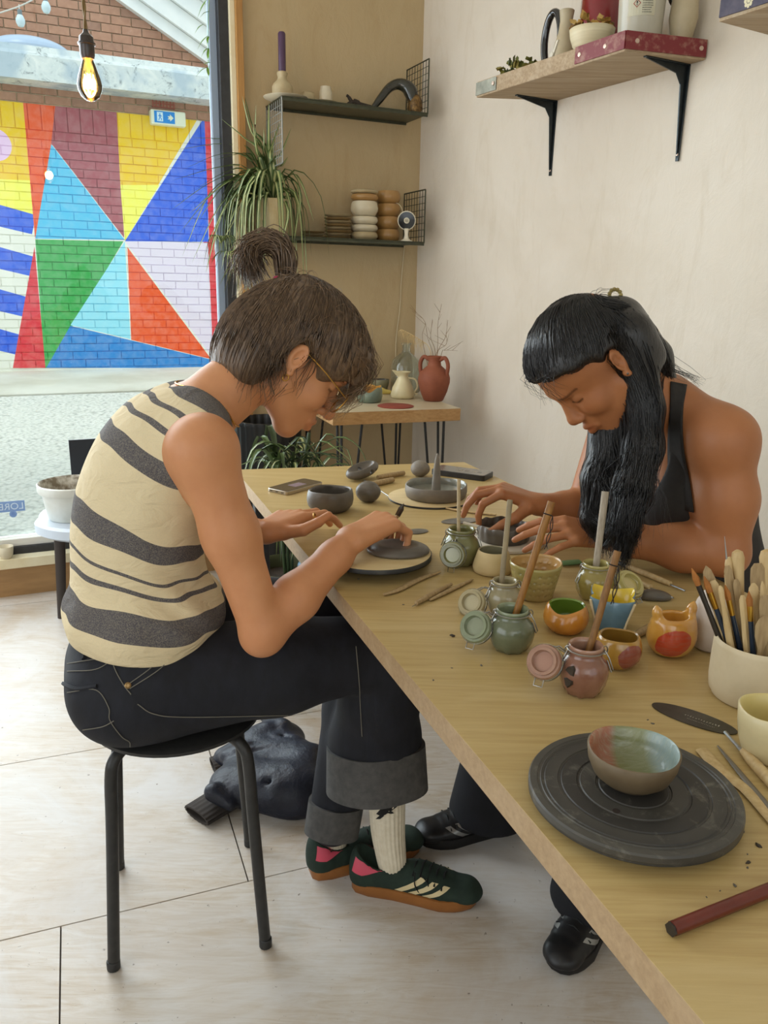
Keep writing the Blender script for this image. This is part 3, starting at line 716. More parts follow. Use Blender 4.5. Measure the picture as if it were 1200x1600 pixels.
jstick(j_yell, 946, 768, 11.5, 'grey wooden dowel standing in the mustard green jar', m_greyw, (-.05, 0))
jstick(j_pink, 965, 861, 12, 'brown bamboo handle with dark cord in the dusty pink jar', m_bamb2, (-.12, .05), True)

# ---- glazed and bisque pots
m_cr = mat('cream_bisque', (206, 184, 136), .6, (190, 166, 118), 12); m_crg = mat('grey_slip_inside', (150, 142, 112), .3, (128, 122, 98), 30, coat=.4)
vessel('cream_pot', 'squat cream pot with narrowed mouth and grey slip inside', 'pot', 769, 893, 860, 62, [(.82, 0), (.96, .06), (1, .25), (.94, .5), (.84, .8), (.76, 1)], m_cr, m_crg, .003)
def dimple(r, z, t, R, H):
    d = 0
    if .12*H < z < .85*H: d = max(0, math.cos(16*t+(3.1 if int(z/H*5) % 2 else 0)))**2*max(0, math.cos((z/H*5-.5) % 1*2*math.pi-math.pi))*.085
    return r*(1-d+.03*math.sin(2*t)), z+.02*H*math.sin(2*t+.6)
pf = [(.66, 0), (.72, .04)]+[(.72+.28*k/24, .04+.92*k/24) for k in range(1, 25)]+[(1, 1)]
vessel('dimpled_pot', 'tapered pot with rows of thumb dimples, tan inside and green glaze outside', 'pot', 834, 931, 879, 82, pf, mat('green_tan_glaze', (146, 142, 76), .3, (176, 150, 98), 5, coat=.5), mat('tan_glaze', (190, 152, 92), .35, (170, 130, 74), 8, coat=.4), .004, dimple, n=96)
vessel('orange_cup', 'round orange cup with dipped rim and leaf green inside', 'cup', 883, 984, 946, 71, [(.55, 0), (.75, .06), (.95, .3), (1, .5), (.97, .75), (.88, .95), (.84, 1)], mat('orange_glaze', (204, 140, 52), .25, (190, 120, 40), 10, coat=.7), mat('leaf_green_glaze', (110, 134, 44), .25, (96, 120, 40), 10, coat=.7), .005,
       lambda r, z, t, R, H: (r*(1+.02*math.sin(3*t)), z-(.20*H*max(0, math.cos(t+2.2))**3 if z > .7*H else 0)))
m_bl = mat('dusty_blue_glaze', (98, 128, 142), .35, (76, 108, 126), 14, coat=.5); m_ye = mat('yellow_glaze', (216, 188, 50), .3, (198, 168, 40), 10, coat=.5); m_seam = mat('bare_seam', (214, 196, 158), .6)
def star(r, z, t, R, H):
    k = 4; a = (t-.5) % (2*math.pi/k)/(2*math.pi/k); s = abs(a-.5)*2
    f_ = .72+.36*s**1.2
    return r*(1+(f_-1)*(.35+.65*z/H)), z+.10*H*(s**2)*(1 if z > .8*H else 0)
th_, p_, R_2, H_2 = vessel('star_cup', 'dusty blue four-pointed cup with yellow inside and pale seams', 'cup', 953, 978, 932, 84, [(.62, 0), (.66, .05), (.74, .3), (.86, .65), (1, 1)], m_bl, m_ye, .004, star, n=64)
b = MB()
for k in range(4):
    t = .5+k*math.pi/2; b.tube([p_+V(math.cos(t)*rr*R_2*1.02, math.sin(t)*rr*R_2*1.02, zz*H_2) for rr, zz in ((.68, .03), (.80, .4), (.93, .7), (1.075, 1.06))], .0022, 6)
b.build('seam', m_seam, th_)
def patched(name, c1, c2, cp, ctr, nrm, rad, coat=.7):
    """glaze with one brushed patch, fixed to the pot"""
    t = NT(name); t.b.inputs['Roughness'].default_value = .25; t.b.inputs['Coat Weight'].default_value = coat; v = t.coord('Object'); n = t.noise(v, 22, 4)
    c = t.ramp(n, [(.35, lin(c1)), (.65, lin(c2))]); d = t.add('ShaderNodeVectorMath', operation='DISTANCE')
    w = t.add('ShaderNodeVectorMath', operation='ADD'); nv = t.add('ShaderNodeTexNoise'); t.link(v, nv.inputs['Vector']); nv.inputs['Scale'].default_value = 60
    sc_ = t.add('ShaderNodeVectorMath', operation='SCALE'); t.link(nv.outputs['Color'], sc_.inputs[0]); sc_.inputs['Scale'].default_value = .008; t.link(v, w.inputs[0]); t.link(sc_.outputs[0], w.inputs[1])
    mp = t.add('ShaderNodeMapping'); mp.vector_type = 'TEXTURE'; t.link(w.outputs[0], mp.inputs[0]); mp.inputs['Location'].default_value = ctr; mp.inputs['Rotation'].default_value = nrm; mp.inputs['Scale'].default_value = rad
    t.link(mp.outputs[0], d.inputs[0]); d.inputs[1].default_value = (0, 0, 0)
    f_ = t.math('LESS_THAN', d.outputs['Value'], 1.0); st = t.noise(t.coord('Object', (1, 1, 6), (.5, .5, 0)), 60, 3)
    t.base(t.mix(f_, c, t.mix(t.ramp(st, [(.4, (0, 0, 0, 1)), (.65, (1, 1, 1, 1))]), lin(cp), lin(tuple(int(q*.8+30) for q in cp))))); return t.m
vessel('ochre_bowl', 'round ochre bowl with a brushed red patch on its side', 'bowl', 963, 1038, 994, 73, [(.5, 0), (.72, .06), (.94, .3), (1, .52), (.96, .76), (.88, .95), (.85, 1)], patched('ochre_patch', (178, 136, 58), (160, 116, 44), (140, 66, 50), (.018, -.028, .026), (.3, .5, 0), (.024, .024, .02)), mat('ochre_in', (150, 112, 44), .3, (132, 96, 36), 8, coat=.6), .004, handmade(.02, 3, 1, .02))
# cat cup
pc_ = tb(1046, 1020); Hc_ = zat(pc_, 962)-T; Rc_ = 39/pxm(pc_+V(0, 0, Hc_/2))
fe = norm(V(.95, .3, 0)); fb = V(-fe[1], fe[0], 0)
fld = Field(pc_-V(.06, .06, .01), pc_+V(.06, .06, Hc_+.05), .0016)
fld.ell(pc_+V(0, 0, Hc_*.5), (Rc_*1.02, Rc_*.9, Hc_*.62), (fe, fb, V(0, 0, 1)), .0); fld.ell(pc_+V(0, 0, Hc_*.85), (Rc_*.9, Rc_*.72, Hc_*.35), (fe, fb, V(0, 0, 1)), .012)
fld.plane(pc_+V(0, 0, Hc_), V(0, 0, 1), .004); fld.plane(pc_+V(0, 0, .001), V(0, 0, -1), .004)
for sg in (-1, 1): q = pc_+fe*sg*Rc_*.72+V(0, 0, Hc_*.94); fld.chain([q, q+fe*sg*Rc_*.1+V(0, 0, Hc_*.22), q+fe*sg*Rc_*.16+V(0, 0, Hc_*.36)], [.009, .006, .002], .008)
fld.ell(pc_+V(0, 0, Hc_*.9), (Rc_*.60, Rc_*.45, Hc_*.55), (fe, fb, V(0, 0, 1)), .003, 'sub')
CAT = solid('cat_cup', fld, patched('cat_glaze', (196, 138, 52), (206, 154, 72), (186, 62, 34), (-.004, -.034, Hc_*.5), (.0, -.55, .2), (.030, .03, .022), 1.0), base=pc_, smooth_it=1)
tag(CAT, 'glossy orange cup with two cat ears and a brushed red patch', 'cup')
m_wh = mat('white_bisque', (214, 204, 194), .75, (196, 182, 170), 10)
vessel('white_vase', 'tall white bisque vase behind the pot of tools', 'vase', 1108, 1012, 925, 66, [(.6, 0), (.85, .06), (1, .3), (.97, .55), (.82, .82), (.6, .97), (.5, 1)], m_wh, m_wh, .004)
m_crock = mat('pale_stoneware', (208, 192, 160), .6, (194, 176, 142), 14)
CROCK = vessel('tool_crock', 'large cream crock filled with wooden clay tools and paintbrushes', 'pot', 1173, 1088, 1003, 132, [(.84, 0), (.9, .03), (.91, .06), (.97, .12), (1, .3), (1, .7), (.985, .95), (.97, 1)], m_crock, m_crock, .006)
m_slipy = mat('yellow_slip', (176, 156, 84), .25, (150, 130, 66), 30, coat=.5)
tb_, pb_, Rb_, Hb_ = vessel('cream_bowl', 'cream bowl holding yellow slip, beside the needle tool', 'bowl', 1197, 1180, 1108, 104, [(.62, 0), (.72, .06), (.86, .35), (.96, .7), (1, 1)], mat('cream_glaze_bowl', (222, 208, 164), .4, (206, 190, 146), 12, coat=.3), mat('cream_in', (216, 200, 136), .35, (204, 184, 118), 10), .004, handmade(.015, 2, 0, .02))
b = MB(); b.lathe([(.0001, .0), (Rb_*.83, 0.0)], pb_+V(0, 0, Hb_*.42), 32); b.build('slip_surface', m_slipy, tb_)

# ---- tools standing in the crock
_, pk_, Rk_, Hk_ = CROCK
m_box = mat('boxwood', (206, 180, 132), .5, (188, 158, 108), 6, (20, 20, 2)); m_boxd = mat('used_boxwood', (176, 150, 108), .55, (150, 124, 86), 8, (20, 20, 2))
m_navy = mat('navy_lacquer', (34, 48, 66), .25, coat=.6); m_brass = mat('brass_ferrule', (200, 156, 66), .3, metal=1); m_bris = mat('amber_bristle', (176, 112, 50), .7, (140, 86, 36), 40); m_blackh = mat('black_handle', (48, 42, 36), .4)
m_steel = mat('tool_steel', (170, 172, 172), .28, metal=1)
def blade(b, pts, ws, ts, side):
    """flat tapering wooden blade along pts"""
    vs = []; fs = []; side = norm(side)
    for p, w, t in zip(pts, ws, ts):
        d = norm(np.asarray(pts[-1])-np.asarray(pts[0])); nn = norm(np.cross(d, side))
        vs += [np.asarray(p)+side*w+nn*t*0, np.asarray(p)+nn*t, np.asarray(p)-side*w, np.asarray(p)-nn*t]
    m = len(pts)
    for i in range(m-1):
        for k in range(4): l = (k+1) % 4; fs.append((i*4+k, i*4+l, i*4+4+l, i*4+4+k))
    fs += [(3, 2, 1, 0), tuple((m-1)*4+k for k in range(4))]; b.add(vs, fs)
def crock_tool(kind, xt, yt, a, rr, label, m=None, w=.006, ddep=0.0):
    foot = pk_+V(math.cos(a)*Rk_*rr, math.sin(a)*Rk_*rr, .012); dep = depth(pk_+V(0, 0, Hk_))+math.sin(a)*Rk_*rr*.9+ddep; e = atd(xt, yt, dep); d = e-foot; Lk = np.linalg.norm(d); u = d/Lk
    names = dict(brush='paintbrush', knife='wooden_knife', round='wooden_modelling_tool', needle='needle_tool', comb='toothed_wooden_rib', spat='wooden_spatula')
    t_ = thing(names[kind], label, 'paintbrush' if kind == 'brush' else 'clay tool', foot, 'tools in the cream crock')
    sd = norm(np.cross(u, FW)+V(0, 0, .0))
    if kind == 'brush':
        b = MB(); b.tube([foot, foot+d*.4, foot+d*.72], [.002, .0042, .0034], 10); b.build('handle', m or m_navy, t_)
        b = MB(); b.tube([foot+d*.715, foot+d*.86], [.0036, .0040], 10); b.build('ferrule', m_brass if m is not m_blackh else m_blackh, t_)
        b = MB(); b.tube([foot+d*.855, foot+d*.92, e], [.0038, .0046, .0006], 8); b.build('bristles', m_bris, t_)
    elif kind == 'needle':
        b = MB(); b.tube([foot, foot+d*.3, foot+d*.74, foot+d*.76], [.004, .0058, .0052, .003], 10); b.build('handle', m_box, t_)
        b = MB(); b.tube([foot+d*.75, foot+d*.86, e], [.0016, .0012, .0003], 6); b.build('needle', m_steel, t_)
    elif kind == 'round':
        b = MB(); b.tube([foot, foot+d*.35, foot+d*.62, foot+d*.82, foot+d*.94, e-u*.003, e], [.003, .005, .0045, w*.75, w, w*.8, w*.25], 12); b.build('shaft', m or m_box, t_)
    else:
        b = MB(); ts = (.0, .3, .6, .75, .88, .96, 1.0); ws = dict(knife=(.003, .004, .004, w, w*1.1, w*.7, .0006), spat=(.003, .004, .005, w*.9, w, w*.95, w*.5), comb=(.003, .004, .005, w, w, w*.8, .002))[kind]
        blade(b, [foot+d*t for t in ts], ws, [.0022, .0026, .0024, .002, .0018, .0014, .0006], sd); b.build('blade', m or m_box, t_, smooth=30)
        if kind == 'comb':
            b = MB()
            for i in range(7): q = foot+d*(.74+.03*i)-sd*w*.95; b.tube([q, q-sd*.004], [.0012, .0006], 5)
            b.build('teeth', m or m_box, t_)
for args in (('brush', 1081, 888, 2.9, .30, 'black-handled paintbrush leaning furthest out of the cream crock', m_blackh), ('brush', 1100, 900, 3.2, .15, 'navy paintbrush with pointed tip beside the black-handled one', None),
             ('brush', 1133, 914, 3.9, .10, 'navy paintbrush with amber tip leaning left in the crock', None), ('brush', 1170, 924, 4.6, .28, 'upright navy paintbrush with splayed amber bristles', None),
             ('needle', 1132, 838, 2.2, .35, 'needle tool with pale handle pointing up highest in the crock', None), ('round', 1152, 859, 1.8, .2, 'round-ended pale wooden tool beside the needle tool', None, .0085),
             ('round', 1140, 870, 2.4, .5, 'pale rounded wooden tool half hidden behind the round-ended one', None, .0065), ('knife', 1103, 884, 2.6, .4, 'pointed wooden knife leaning left in the crock', m_boxd, .008),
             ('spat', 1114, 907, 3.0, .5, 'blunt wooden spatula low at the left of the crock', m_box, .007), ('spat', 1136, 884, 1.5, .1, 'long flat wooden spatula in the middle of the crock', m_boxd, .006),
             ('round', 1199, 858, .6, .4, 'thick curved wooden tool at the outer side of the crock', m_box, .010), ('spat', 1184, 880, .8, .2, 'leaf-shaped wooden spatula behind the thick curved tool', m_boxd, .010),
             ('comb', 1177, 911, 5.2, .2, 'toothed wooden rib among the brushes', None, .008), ('knife', 1191, 908, 5.6, .4, 'thin pale wooden knife behind the toothed rib', m_box, .004),
             ('spat', 1197, 930, 5.0, .45, 'broad brown wooden paddle at the front of the crock', m_boxd, .009), ('knife', 1195, 962, 4.4, .55, 'short boxwood knife standing at the crock front', m_boxd, .010), ('spat', 1160, 930, 4.2, .3, 'plain boxwood stick between two navy brushes', m_box, .005),
             ('spat', 1150, 905, 3.4, .05, 'slim boxwood strip leaning behind the navy brushes', m_boxd, .005), ('round', 1125, 915, 3.6, .45, 'slender boxwood tool low beside the blunt spatula', m_box, .004)):
    crock_tool(*args)

# ------------------------------------------------------------------ raw clay work, boards and tools on the table
m_clay = mat('wet_grey_clay', (104, 96, 86), .42, (88, 82, 74), 16, bump=.25, bscale=30, coat=.1)
m_clayd = mat('dry_grey_clay', (132, 124, 112), .6, (110, 102, 92), 14, bump=.25, bscale=26)
m_bat = mat('pale_wooden_bat', (206, 184, 138), .6, (194, 168, 120), 5, (1, 6, 1)); m_batb = mat('black_bat', (40, 40, 40), .5, (74, 72, 66), 18, lo=.45, hi=.8)
def disc(name, label, x, y, w, th, m, z0=T, cat='board', group=None, m_side=None, dx=0, dy=0):
    p = tb(x, y, z0)+V(dx, dy, 0); R = w/2/pxm(p); b = MB(); b.lathe([(R*.985, 0), (R, .001), (R, th-.001), (R*.99, th)], p, 64)
    o = b.build(name, [m, m_side] if m_side else m, base=p, smooth=50)
    if m_side:
        for pl_ in o.data.polygons: pl_.material_index = 0 if pl_.normal.z > .5 else 1
    return tag(o, label, cat, group), p, R
vessel('clay_bowl', 'raw grey clay bowl with softly squared rim, beside the phone', 'bowl', 516, 797, 766, 71, [(.6, 0), (.78, .05), (.96, .3), (1, .55), (.98, .8), (.94, 1)], m_clay, m_clay, .006, handmade(.03, 4, .6, .02))
def lump(name, label, x, y, w, h, m, sd, cat='clay'):
    p = tb(x, y); s = pxm(p); r = w/2/s; hz = h/2/s
    fd_ = Field(p-V(r*1.5, r*1.5, .005), p+V(r*1.5, r*1.5, hz*3), .002); rg = np.random.default_rng(sd)
    fd_.ell(p+V(0, 0, hz*.95), (r*.92, r*.85, hz), None, 0)
    for _ in range(7): fd_.ell(p+V(rg.uniform(-.5, .5)*r, rg.uniform(-.5, .5)*r, hz*rg.uniform(.7, 1.3)), (r*.45, r*.4, hz*.5), None, .006)
    for _ in range(3): a = rg.uniform(0, 6.28); q = p+V(math.cos(a)*r*.8, math.sin(a)*r*.8, hz*1.6); fd_.cone(q, q+V(rg.uniform(-1, 1)*r, rg.uniform(-1, 1)*r, hz*.3), .002, .003, .006, 'sub')
    fd_.plane(p+V(0, 0, .0005), V(0, 0, -1), .002)
    return tag(solid(name, fd_, m, base=p, smooth_it=1), label, cat)
lump('clay_lump', 'creased egg-sized lump of grey clay beside the raw clay bowl', 575, 784, 42, 34, m_clay, 3)
lump('clay_lump', 'small pale grey lump of clay behind the spiked dish', 656, 744, 32, 26, m_clayd, 5)
# leaf-shaped clay piece with two holes
p = tb(566, 748); s = pxm(p); e1 = norm(tb(596, 737)-tb(534, 752)); e2 = V(-e1[1], e1[0], 0); rl_ = 33/s
fd_ = Field(p-V(.1, .1, .01), p+V(.1, .1, .08), .0022); fd_.ell(p+V(0, 0, .026), (rl_, rl_*.55, .022), (norm(e1+V(0, 0, .16)), e2, norm(V(0, 0, 1)-e1*.16)), 0)
fd_.ell(p+V(0, 0, .046)-e1*.006, (rl_*.84, rl_*.42, .024), (norm(e1+V(0, 0, .16)), e2, norm(V(0, 0, 1)-e1*.16)), .002, 'sub')
for dx_ in (.0, .026): q = p+e1*(dx_+.004)+V(0, 0, .024); fd_.cone(q-e2*.06, q+e2*.06, .0055, .0055, .002, 'sub')
fd_.plane(p+V(0, 0, .001), V(0, 0, -1), .002)
tag(solid('clay_leaf_dish', fd_, m_clay, base=p), 'raw grey leaf-shaped clay dish pierced with two holes', 'dish')
_, pb1, rb1 = disc('wooden_bat', 'pale round wooden board under the spiked clay dish', 672, 779, 131, .006, m_bat, m_side=m_batb)
SP, psp, Rsp, Hsp = vessel('spiked_dish', 'shallow raw clay dish with a tall spike in its centre', 'dish', 681, 776, 757, 97, [(.88, 0), (.96, .1), (1, .5), (.99, 1)], m_clayd, mat('wet_dish_inside', (150, 150, 138), .2, (120, 118, 106), 12, coat=.5), .005, handmade(.012, 6, .2, .05), z0=T+.006)
pt = atd(684, 708, depth(psp)); b = MB(); hs = zat(psp, 708)-psp[2]
b.lathe([(.013, .004), (.0125, .012), (.0115, hs*.3), (.0095, hs*.6), (.006, hs*.85), (.0028, hs*.97), (.0004, hs)], psp, 24); b.build('spike', m_clayd, SP)
# phone and black case
def slab(name, label, cat, c, u, Lx, Ly, th, r, ms, mt, extra=None, z0=T):
    u = norm(V(u[0], u[1], 0)); v = V(-u[1], u[0], 0); c = V(c[0], c[1], z0)
    def rr(lx, ly, r_, n=6):
        P = []
        for (sx, sy, a0) in ((1, 1, 0), (-1, 1, math.pi/2), (-1, -1, math.pi), (1, -1, 1.5*math.pi)):
            for k in range(n): a = a0+math.pi/2*k/(n-1); P.append((sx*(lx/2-r_)+r_*math.cos(a), sy*(ly/2-r_)+r_*math.sin(a)))
        return P
    t_ = thing(name, label, cat, c); b = MB(); b.prism(rr(Lx, Ly, r), c, u, v, V(0, 0, th)); b.build('case', ms, t_, bevel=.0012)
    b = MB(); b.prism(rr(Lx-.006, Ly-.006, r*.8), c+V(0, 0, th), u, v, V(0, 0, .0004)); b.build('screen', mt, t_, smooth=0)
    return t_, c, u, v, th
m_scr = mat('phone_screen', (26, 27, 32), .06, coat=1); m_alu = mat('phone_rim', (176, 166, 152), .3, metal=1); m_blk = mat('black_case', (34, 32, 32), .4, (48, 46, 44), 40)
pa, pb_2 = tb(424, 772), tb(486, 755)
t_, c_, u_, v_, th2 = slab('mobile_phone', 'mobile phone with pale metal rim lying screen up beside the clay bowl', 'phone', tb(462, 763), pb_2-pa, .150, .074, .010, .011, m_alu, m_scr)
b = MB(); b.par(c_-u_*.02-v_*.018+V(0, 0, th2+.0004), u_*.045, v_*.03, V(0, 0, .0002)); b.build('notification', mat('lilac_notice', (136, 118, 128), .2), t_, smooth=0)
for dx_ in (-.02, 0, .02):
    b = MB(); b.par(c_-u_*.0755+v_*(dx_-.004)+V(0, 0, .004), u_*.0006, v_*.008, V(0, 0, .002)); b.build('port', m_blk, t_, smooth=0)
q1, q2 = tb(676, 734), tb(766, 746)
t_, c_, u_, v_, th2 = slab('phone_in_case', 'black phone in a chunky case at the far end of the table', 'phone', tb(722, 743), q2-q1, .17, .078, .016, .010, m_blk, mat('dim_screen', (70, 66, 60), .15, (58, 55, 50), 30, coat=.8))
for k_, c in enumerate(((110, 104, 92), (96, 80, 72), (120, 112, 98), (100, 96, 88))):
    b = MB(); b.par(c_+u_*(-.01+k_*.02)-v_*.008+V(0, 0, th2+.0004), u_*.012, v_*.014, V(0, 0, .0002)); b.build('icon', mat('icon_%d' % k_, c, .2), t_, smooth=0)
# boards stacked under her work
zz = T
for k_ in range(3):
    _, p3_, r3_ = disc('wooden_bat', ('round black-edged board at the bottom of the stack by the striped top', 'round black-edged board in the middle of the stack by the striped top', 'round pale-topped board on the stack, carrying the clay being carved')[k_], 587, 869, 172, .0105, m_bat if k_ == 2 else m_batb, zz, m_side=m_batb, dx=(.002, -.003, 0)[k_], dy=(-.002, .002, 0)[k_]); zz += .0112
ZB1 = zz
p = tb(622, 862, ZB1); s = pxm(p); fd_ = Field(p-V(.075, .075, .004), p+V(.075, .075, .04), .002)
fd_.ell(p+V(0, 0, .004), (.062, .05, .017), None, 0); fd_.ell(p+V(0, 0, .03), (.05, .04, .018), None, .006, 'sub'); fd_.plane(p+V(0, 0, .0006), V(0, 0, -1), .002)
tag(solid('carved_clay_dish', fd_, m_clay, base=p), 'shallow dark clay dish being carved on the stacked boards', 'dish')
# the other maker's board and fluted dish
_, p4_, r4_ = disc('plaster_bat', 'pale round board under the fluted clay dish', 786, 846, 128, .007, mat('plaster', (214, 206, 190), .7, (202, 192, 172), 12), cat='board')
vessel('fluted_dish', 'grey clay dish with pinched fluted rim between two working hands', 'dish', 786, 842, 820, 84, [(.9, 0), (.95, .08), (.985, .5), (1, 1)], m_clay, m_clay, .0055, lambda r, z, t, R, H: (r*(1+.022*math.sin(18*t)*min(1, z/H+.15)), z+.06*H*math.sin(9*t)*(z > .7*H)), z0=T+.007, n=108)
# flat steel scrapers
def rib(name, label, x0, y0, x1, y1, wpx, m, th=.0012):
    a, c = tb(x0, y0), tb(x1, y1); u = norm(c-a); v = V(-u[1], u[0], 0); Lh = np.linalg.norm(c-a)/2; w = wpx/2/pxm(a)*1.0; o = (a+c)/2; b = MB()
    b.prism([(Lh*math.cos(t), w*math.sin(t)) for t in np.linspace(0, 2*math.pi, 40, endpoint=False)], o+V(0, 0, .0006), u, v, V(0, 0, th)); return tag(b.build(name, m, base=o, smooth=0), label, 'scraper'), o, u, v, Lh, w
m_rib = mat('brushed_steel_rib', (96, 94, 88), .32, (80, 78, 72), 20, (1, 1, 1), metal=.85); m_rib2 = mat('smeared_steel', (150, 148, 142), .3, (110, 106, 98), 20, metal=.7)
rib('steel_scraper', 'clay-smeared steel scraper lying beside the olive green jar', 690, 817, 748, 812, 30, m_rib2)
rib('steel_scraper', 'small clay-smeared steel scraper beside the stacked boards', 634, 833, 668, 829, 26, m_rib2)
o_, ro, ru, rv, rL, rW = rib('steel_rib', 'large oval steel rib with engraved lettering, beside the cream bowl', 1019, 1101, 1152, 1147, 46, m_rib)
m_eng = mat('engraving', (176, 172, 158), .5); b = MB(); rg = np.random.default_rng(4)
for (oy, hh, x0_, x1_, n_) in ((-.002, .0055, -.012, .034, 13), (-.0082, .0022, -.006, .030, 18)):       # worn engraved letters, no longer legible
    for i in range(n_):
        xx = x0_+(x1_-x0_)*i/n_; wv = (x1_-x0_)/n_*.62
        for k in range(3):
            f0 = rg.uniform(0, 1); b.par(ro+ru*(xx+wv*f0*.6)+rv*(oy+hh*rg.uniform(0, .4))+V(0, 0, .0019), ru*wv*rg.uniform(.12, .5), rv*hh*rg.uniform(.15, .6), V(0, 0, .00008))
b.build('engraving', m_eng, o_, smooth=0)
# modelling tools lying on the table
def tool(name, label, P, r, m, rs=None, cat='clay tool', flat=None, group=None, extra=None):
    """P: pixel points on the table top"""
    pts = [tb(x, y, T)+V(0, 0, r*(flat or 1)+.0004) for x, y in P]
    pts = [pts[0]+(pts[-1]-pts[0])*t for t in np.linspace(0, 1, 8)] if len(P) == 2 else spline(pts, 5)
    k = len(pts); rr = [r]*k if rs is None else list(np.interp(np.linspace(0, 1, k), np.linspace(0, 1, len(rs)), [q*r for q in rs]))
    t_ = thing(name, label, cat, pts[0]-V(0, 0, r*(flat or 1)), group); b = MB(); b.tube(pts, rr, 10, flat=flat); b.build('handle', m, t_)
    for (nm, P2, r2, m2) in (extra or []):
        q = [tb(x, y, T)+V(0, 0, max(r*(flat or 1)*.8, r2)) for x, y in P2]; b = MB(); b.tube(q, r2, 6); b.build(nm, m2, t_)
    return t_
tool('wooden_modelling_tool', 'wooden tool with curled tip beside the stacked boards', ((600, 932), (622, 925), (655, 908), (687, 896)), .0065, m_boxd, (.5, .7, .9, 1, .9, .55), flat=.55)
tool('needle_tool', 'wooden needle tool lying in front of the sage green jar', ((650, 947), (705, 917)), .005, m_boxd, (.8, 1, 1, .9, .6), extra=[('needle', ((644, 951), (652, 946)), .0007, m_steel)])
tool('wooden_modelling_tool', 'wooden tool lying along the needle tool by the grey-beige jar', ((672, 940), (738, 908)), .0048, m_boxd, (.6, 1, 1, .9, .5), flat=.6)
tool('wooden_roller_stick', 'short wooden stick lying behind the creased clay lump', ((577, 762), (614, 754)), .008, m_boxd, (.8, 1, 1, .9))
tool('wooden_roller_stick', 'short wooden stick lying under the leaf-shaped clay dish', ((590, 750), (631, 743)), .0075, m_boxd, (.8, 1, 1, .9))
tool('steel_needle', 'thin steel needle lying by the creased clay lump', ((569, 751), (612, 779)), .0012, m_steel)
tool('wooden_knife', 'slim wooden knife lying beside the spiked dish board', ((693, 795), (722, 800), (775, 806)), .006, m_box, (.4, .9, 1, .9), flat=.45)
tool('loop_tool', 'wooden-handled tool with dark tip lying against the bare forearm', ((980, 889), (1047, 917)), .0058, m_box, (.85, 1, 1, 1, .8), extra=[('dark_ferrule', ((966, 883), (981, 889)), .0042, m_blackh), ('steel_tip', ((1047, 917), (1070, 927)), .0018, m_steel)])
tool('loop_tool', 'short loop tool with a wooden handle beside the mustard jar lid', ((996, 913), (1016, 922)), .0052, m_box, extra=[('wire_loop', ((1016, 922), (1040, 930), (1052, 938), (1044, 938), (1016, 924)), .001, m_steel)])
p = tb(1022, 936); fd_ = Field(p-V(.05, .04, .004), p+V(.05, .04, .03), .002); fd_.ell(p+V(-.004, 0, .006), (.026, .015, .012), None, 0); fd_.ell(p+V(.012, -.004, .005), (.018, .010, .009), None, .008); fd_.plane(p+V(0, 0, .0005), V(0, 0, -1), .002)
tag(solid('clay_scrap', fd_, m_clay, base=p), 'flat grey scrap of clay beside the cat-eared cup', 'clay')
tool('green_sponge_tool', 'green rubber rib lying under the bare forearm', ((874, 884), (905, 881)), .011, mat('green_rubber', (108, 140, 92), .5), (.8, 1, .9), flat=.4)
tool('wooden_modelling_tool', 'wooden tool lying between the ochre bowl and the cat-eared cup', ((992, 999), (1022, 983)), .007, m_boxd, (.8, 1, 1))
# near end
zz = T
for k_ in range(2):
    p = tb(988, 1243, zz)+(V(-.001, -.004, 0) if k_ == 0 else V(0, 0, 0)); R = 322/2/pxm(p); t_ = thing('turntable_disc', ('lower black round turntable disc, mostly hidden beneath its twin', 'upper black grooved turntable disc carrying the glazed bowl')[k_], 'turntable', p); b = MB(); th3 = .011
    prof = [(R*.97, 0), (R, .003), (R, th3-.002), (R*.985, th3)]
    for rr in (.9, .86, .70, .52, .34): prof += [(R*rr+.0022, th3), (R*rr+.0012, th3-.0011), (R*rr-.0012, th3-.0011), (R*rr-.0022, th3)]
    prof += [(.0001, th3)]; b.lathe([(.0001, 0)]+prof, p, 96, cap=False)
    m_disc = NT('worn_black_disc_%d' % k_); md_ = m_disc; v = md_.coord('Object'); n = md_.noise(v, 24, 6, .7, 1.2); n3 = md_.noise(v, 5, 4); ln_ = md_.add('ShaderNodeVectorMath', operation='LENGTH'); md_.link(v, ln_.inputs[0])
    band = md_.ramp(md_.math('DIVIDE', ln_.outputs['Value'], R), [(0, (.2, .2, .2, 1)), (.34, (.15, .15, .15, 1)), (.36, (.5, .5, .5, 1)), (.52, (.35, .35, .35, 1)), (.53, (.05, .05, .05, 1)), (.7, (.1, .1, .1, 1)), (.71, (.45, .45, .45, 1)), (.86, (.2, .2, .2, 1)), (.88, (.6, .6, .6, 1))])
    c = md_.mix(band, lin((40, 38, 36)), lin((84, 81, 74))); c = md_.mix(md_.ramp(n, [(.56, (0, 0, 0, 1)), (.72, (.6, .6, .6, 1))]), c, lin((128, 124, 112))); md_.base(md_.mix(md_.ramp(n3, [(.55, (0, 0, 0, 1)), (.7, (.5, .5, .5, 1))]), c, lin((34, 33, 33)))); md_.b.inputs['Roughness'].default_value = .45
    b.build('disc', m_disc.m, t_, smooth=30); zz += th3+.0006
    if k_ == 1:
        for a in (0.9, 4.1): b = MB(); q = p+V(math.cos(a)*R*.47, math.sin(a)*R*.47, th3); b.lathe([(.004, .0), (.004, .0003), (.0001, .0003)], q, 12); b.build('pin_hole', m_cord, t_)
t = NT('painted_slip_inside'); v = t.coord('Object', (1, 1, 1)); w = t.noise(t.coord('Object', (2, 14, 2)), 22, 5, .6, 1.5); sx = t.add('ShaderNodeSeparateXYZ'); t.link(v, sx.inputs[0])
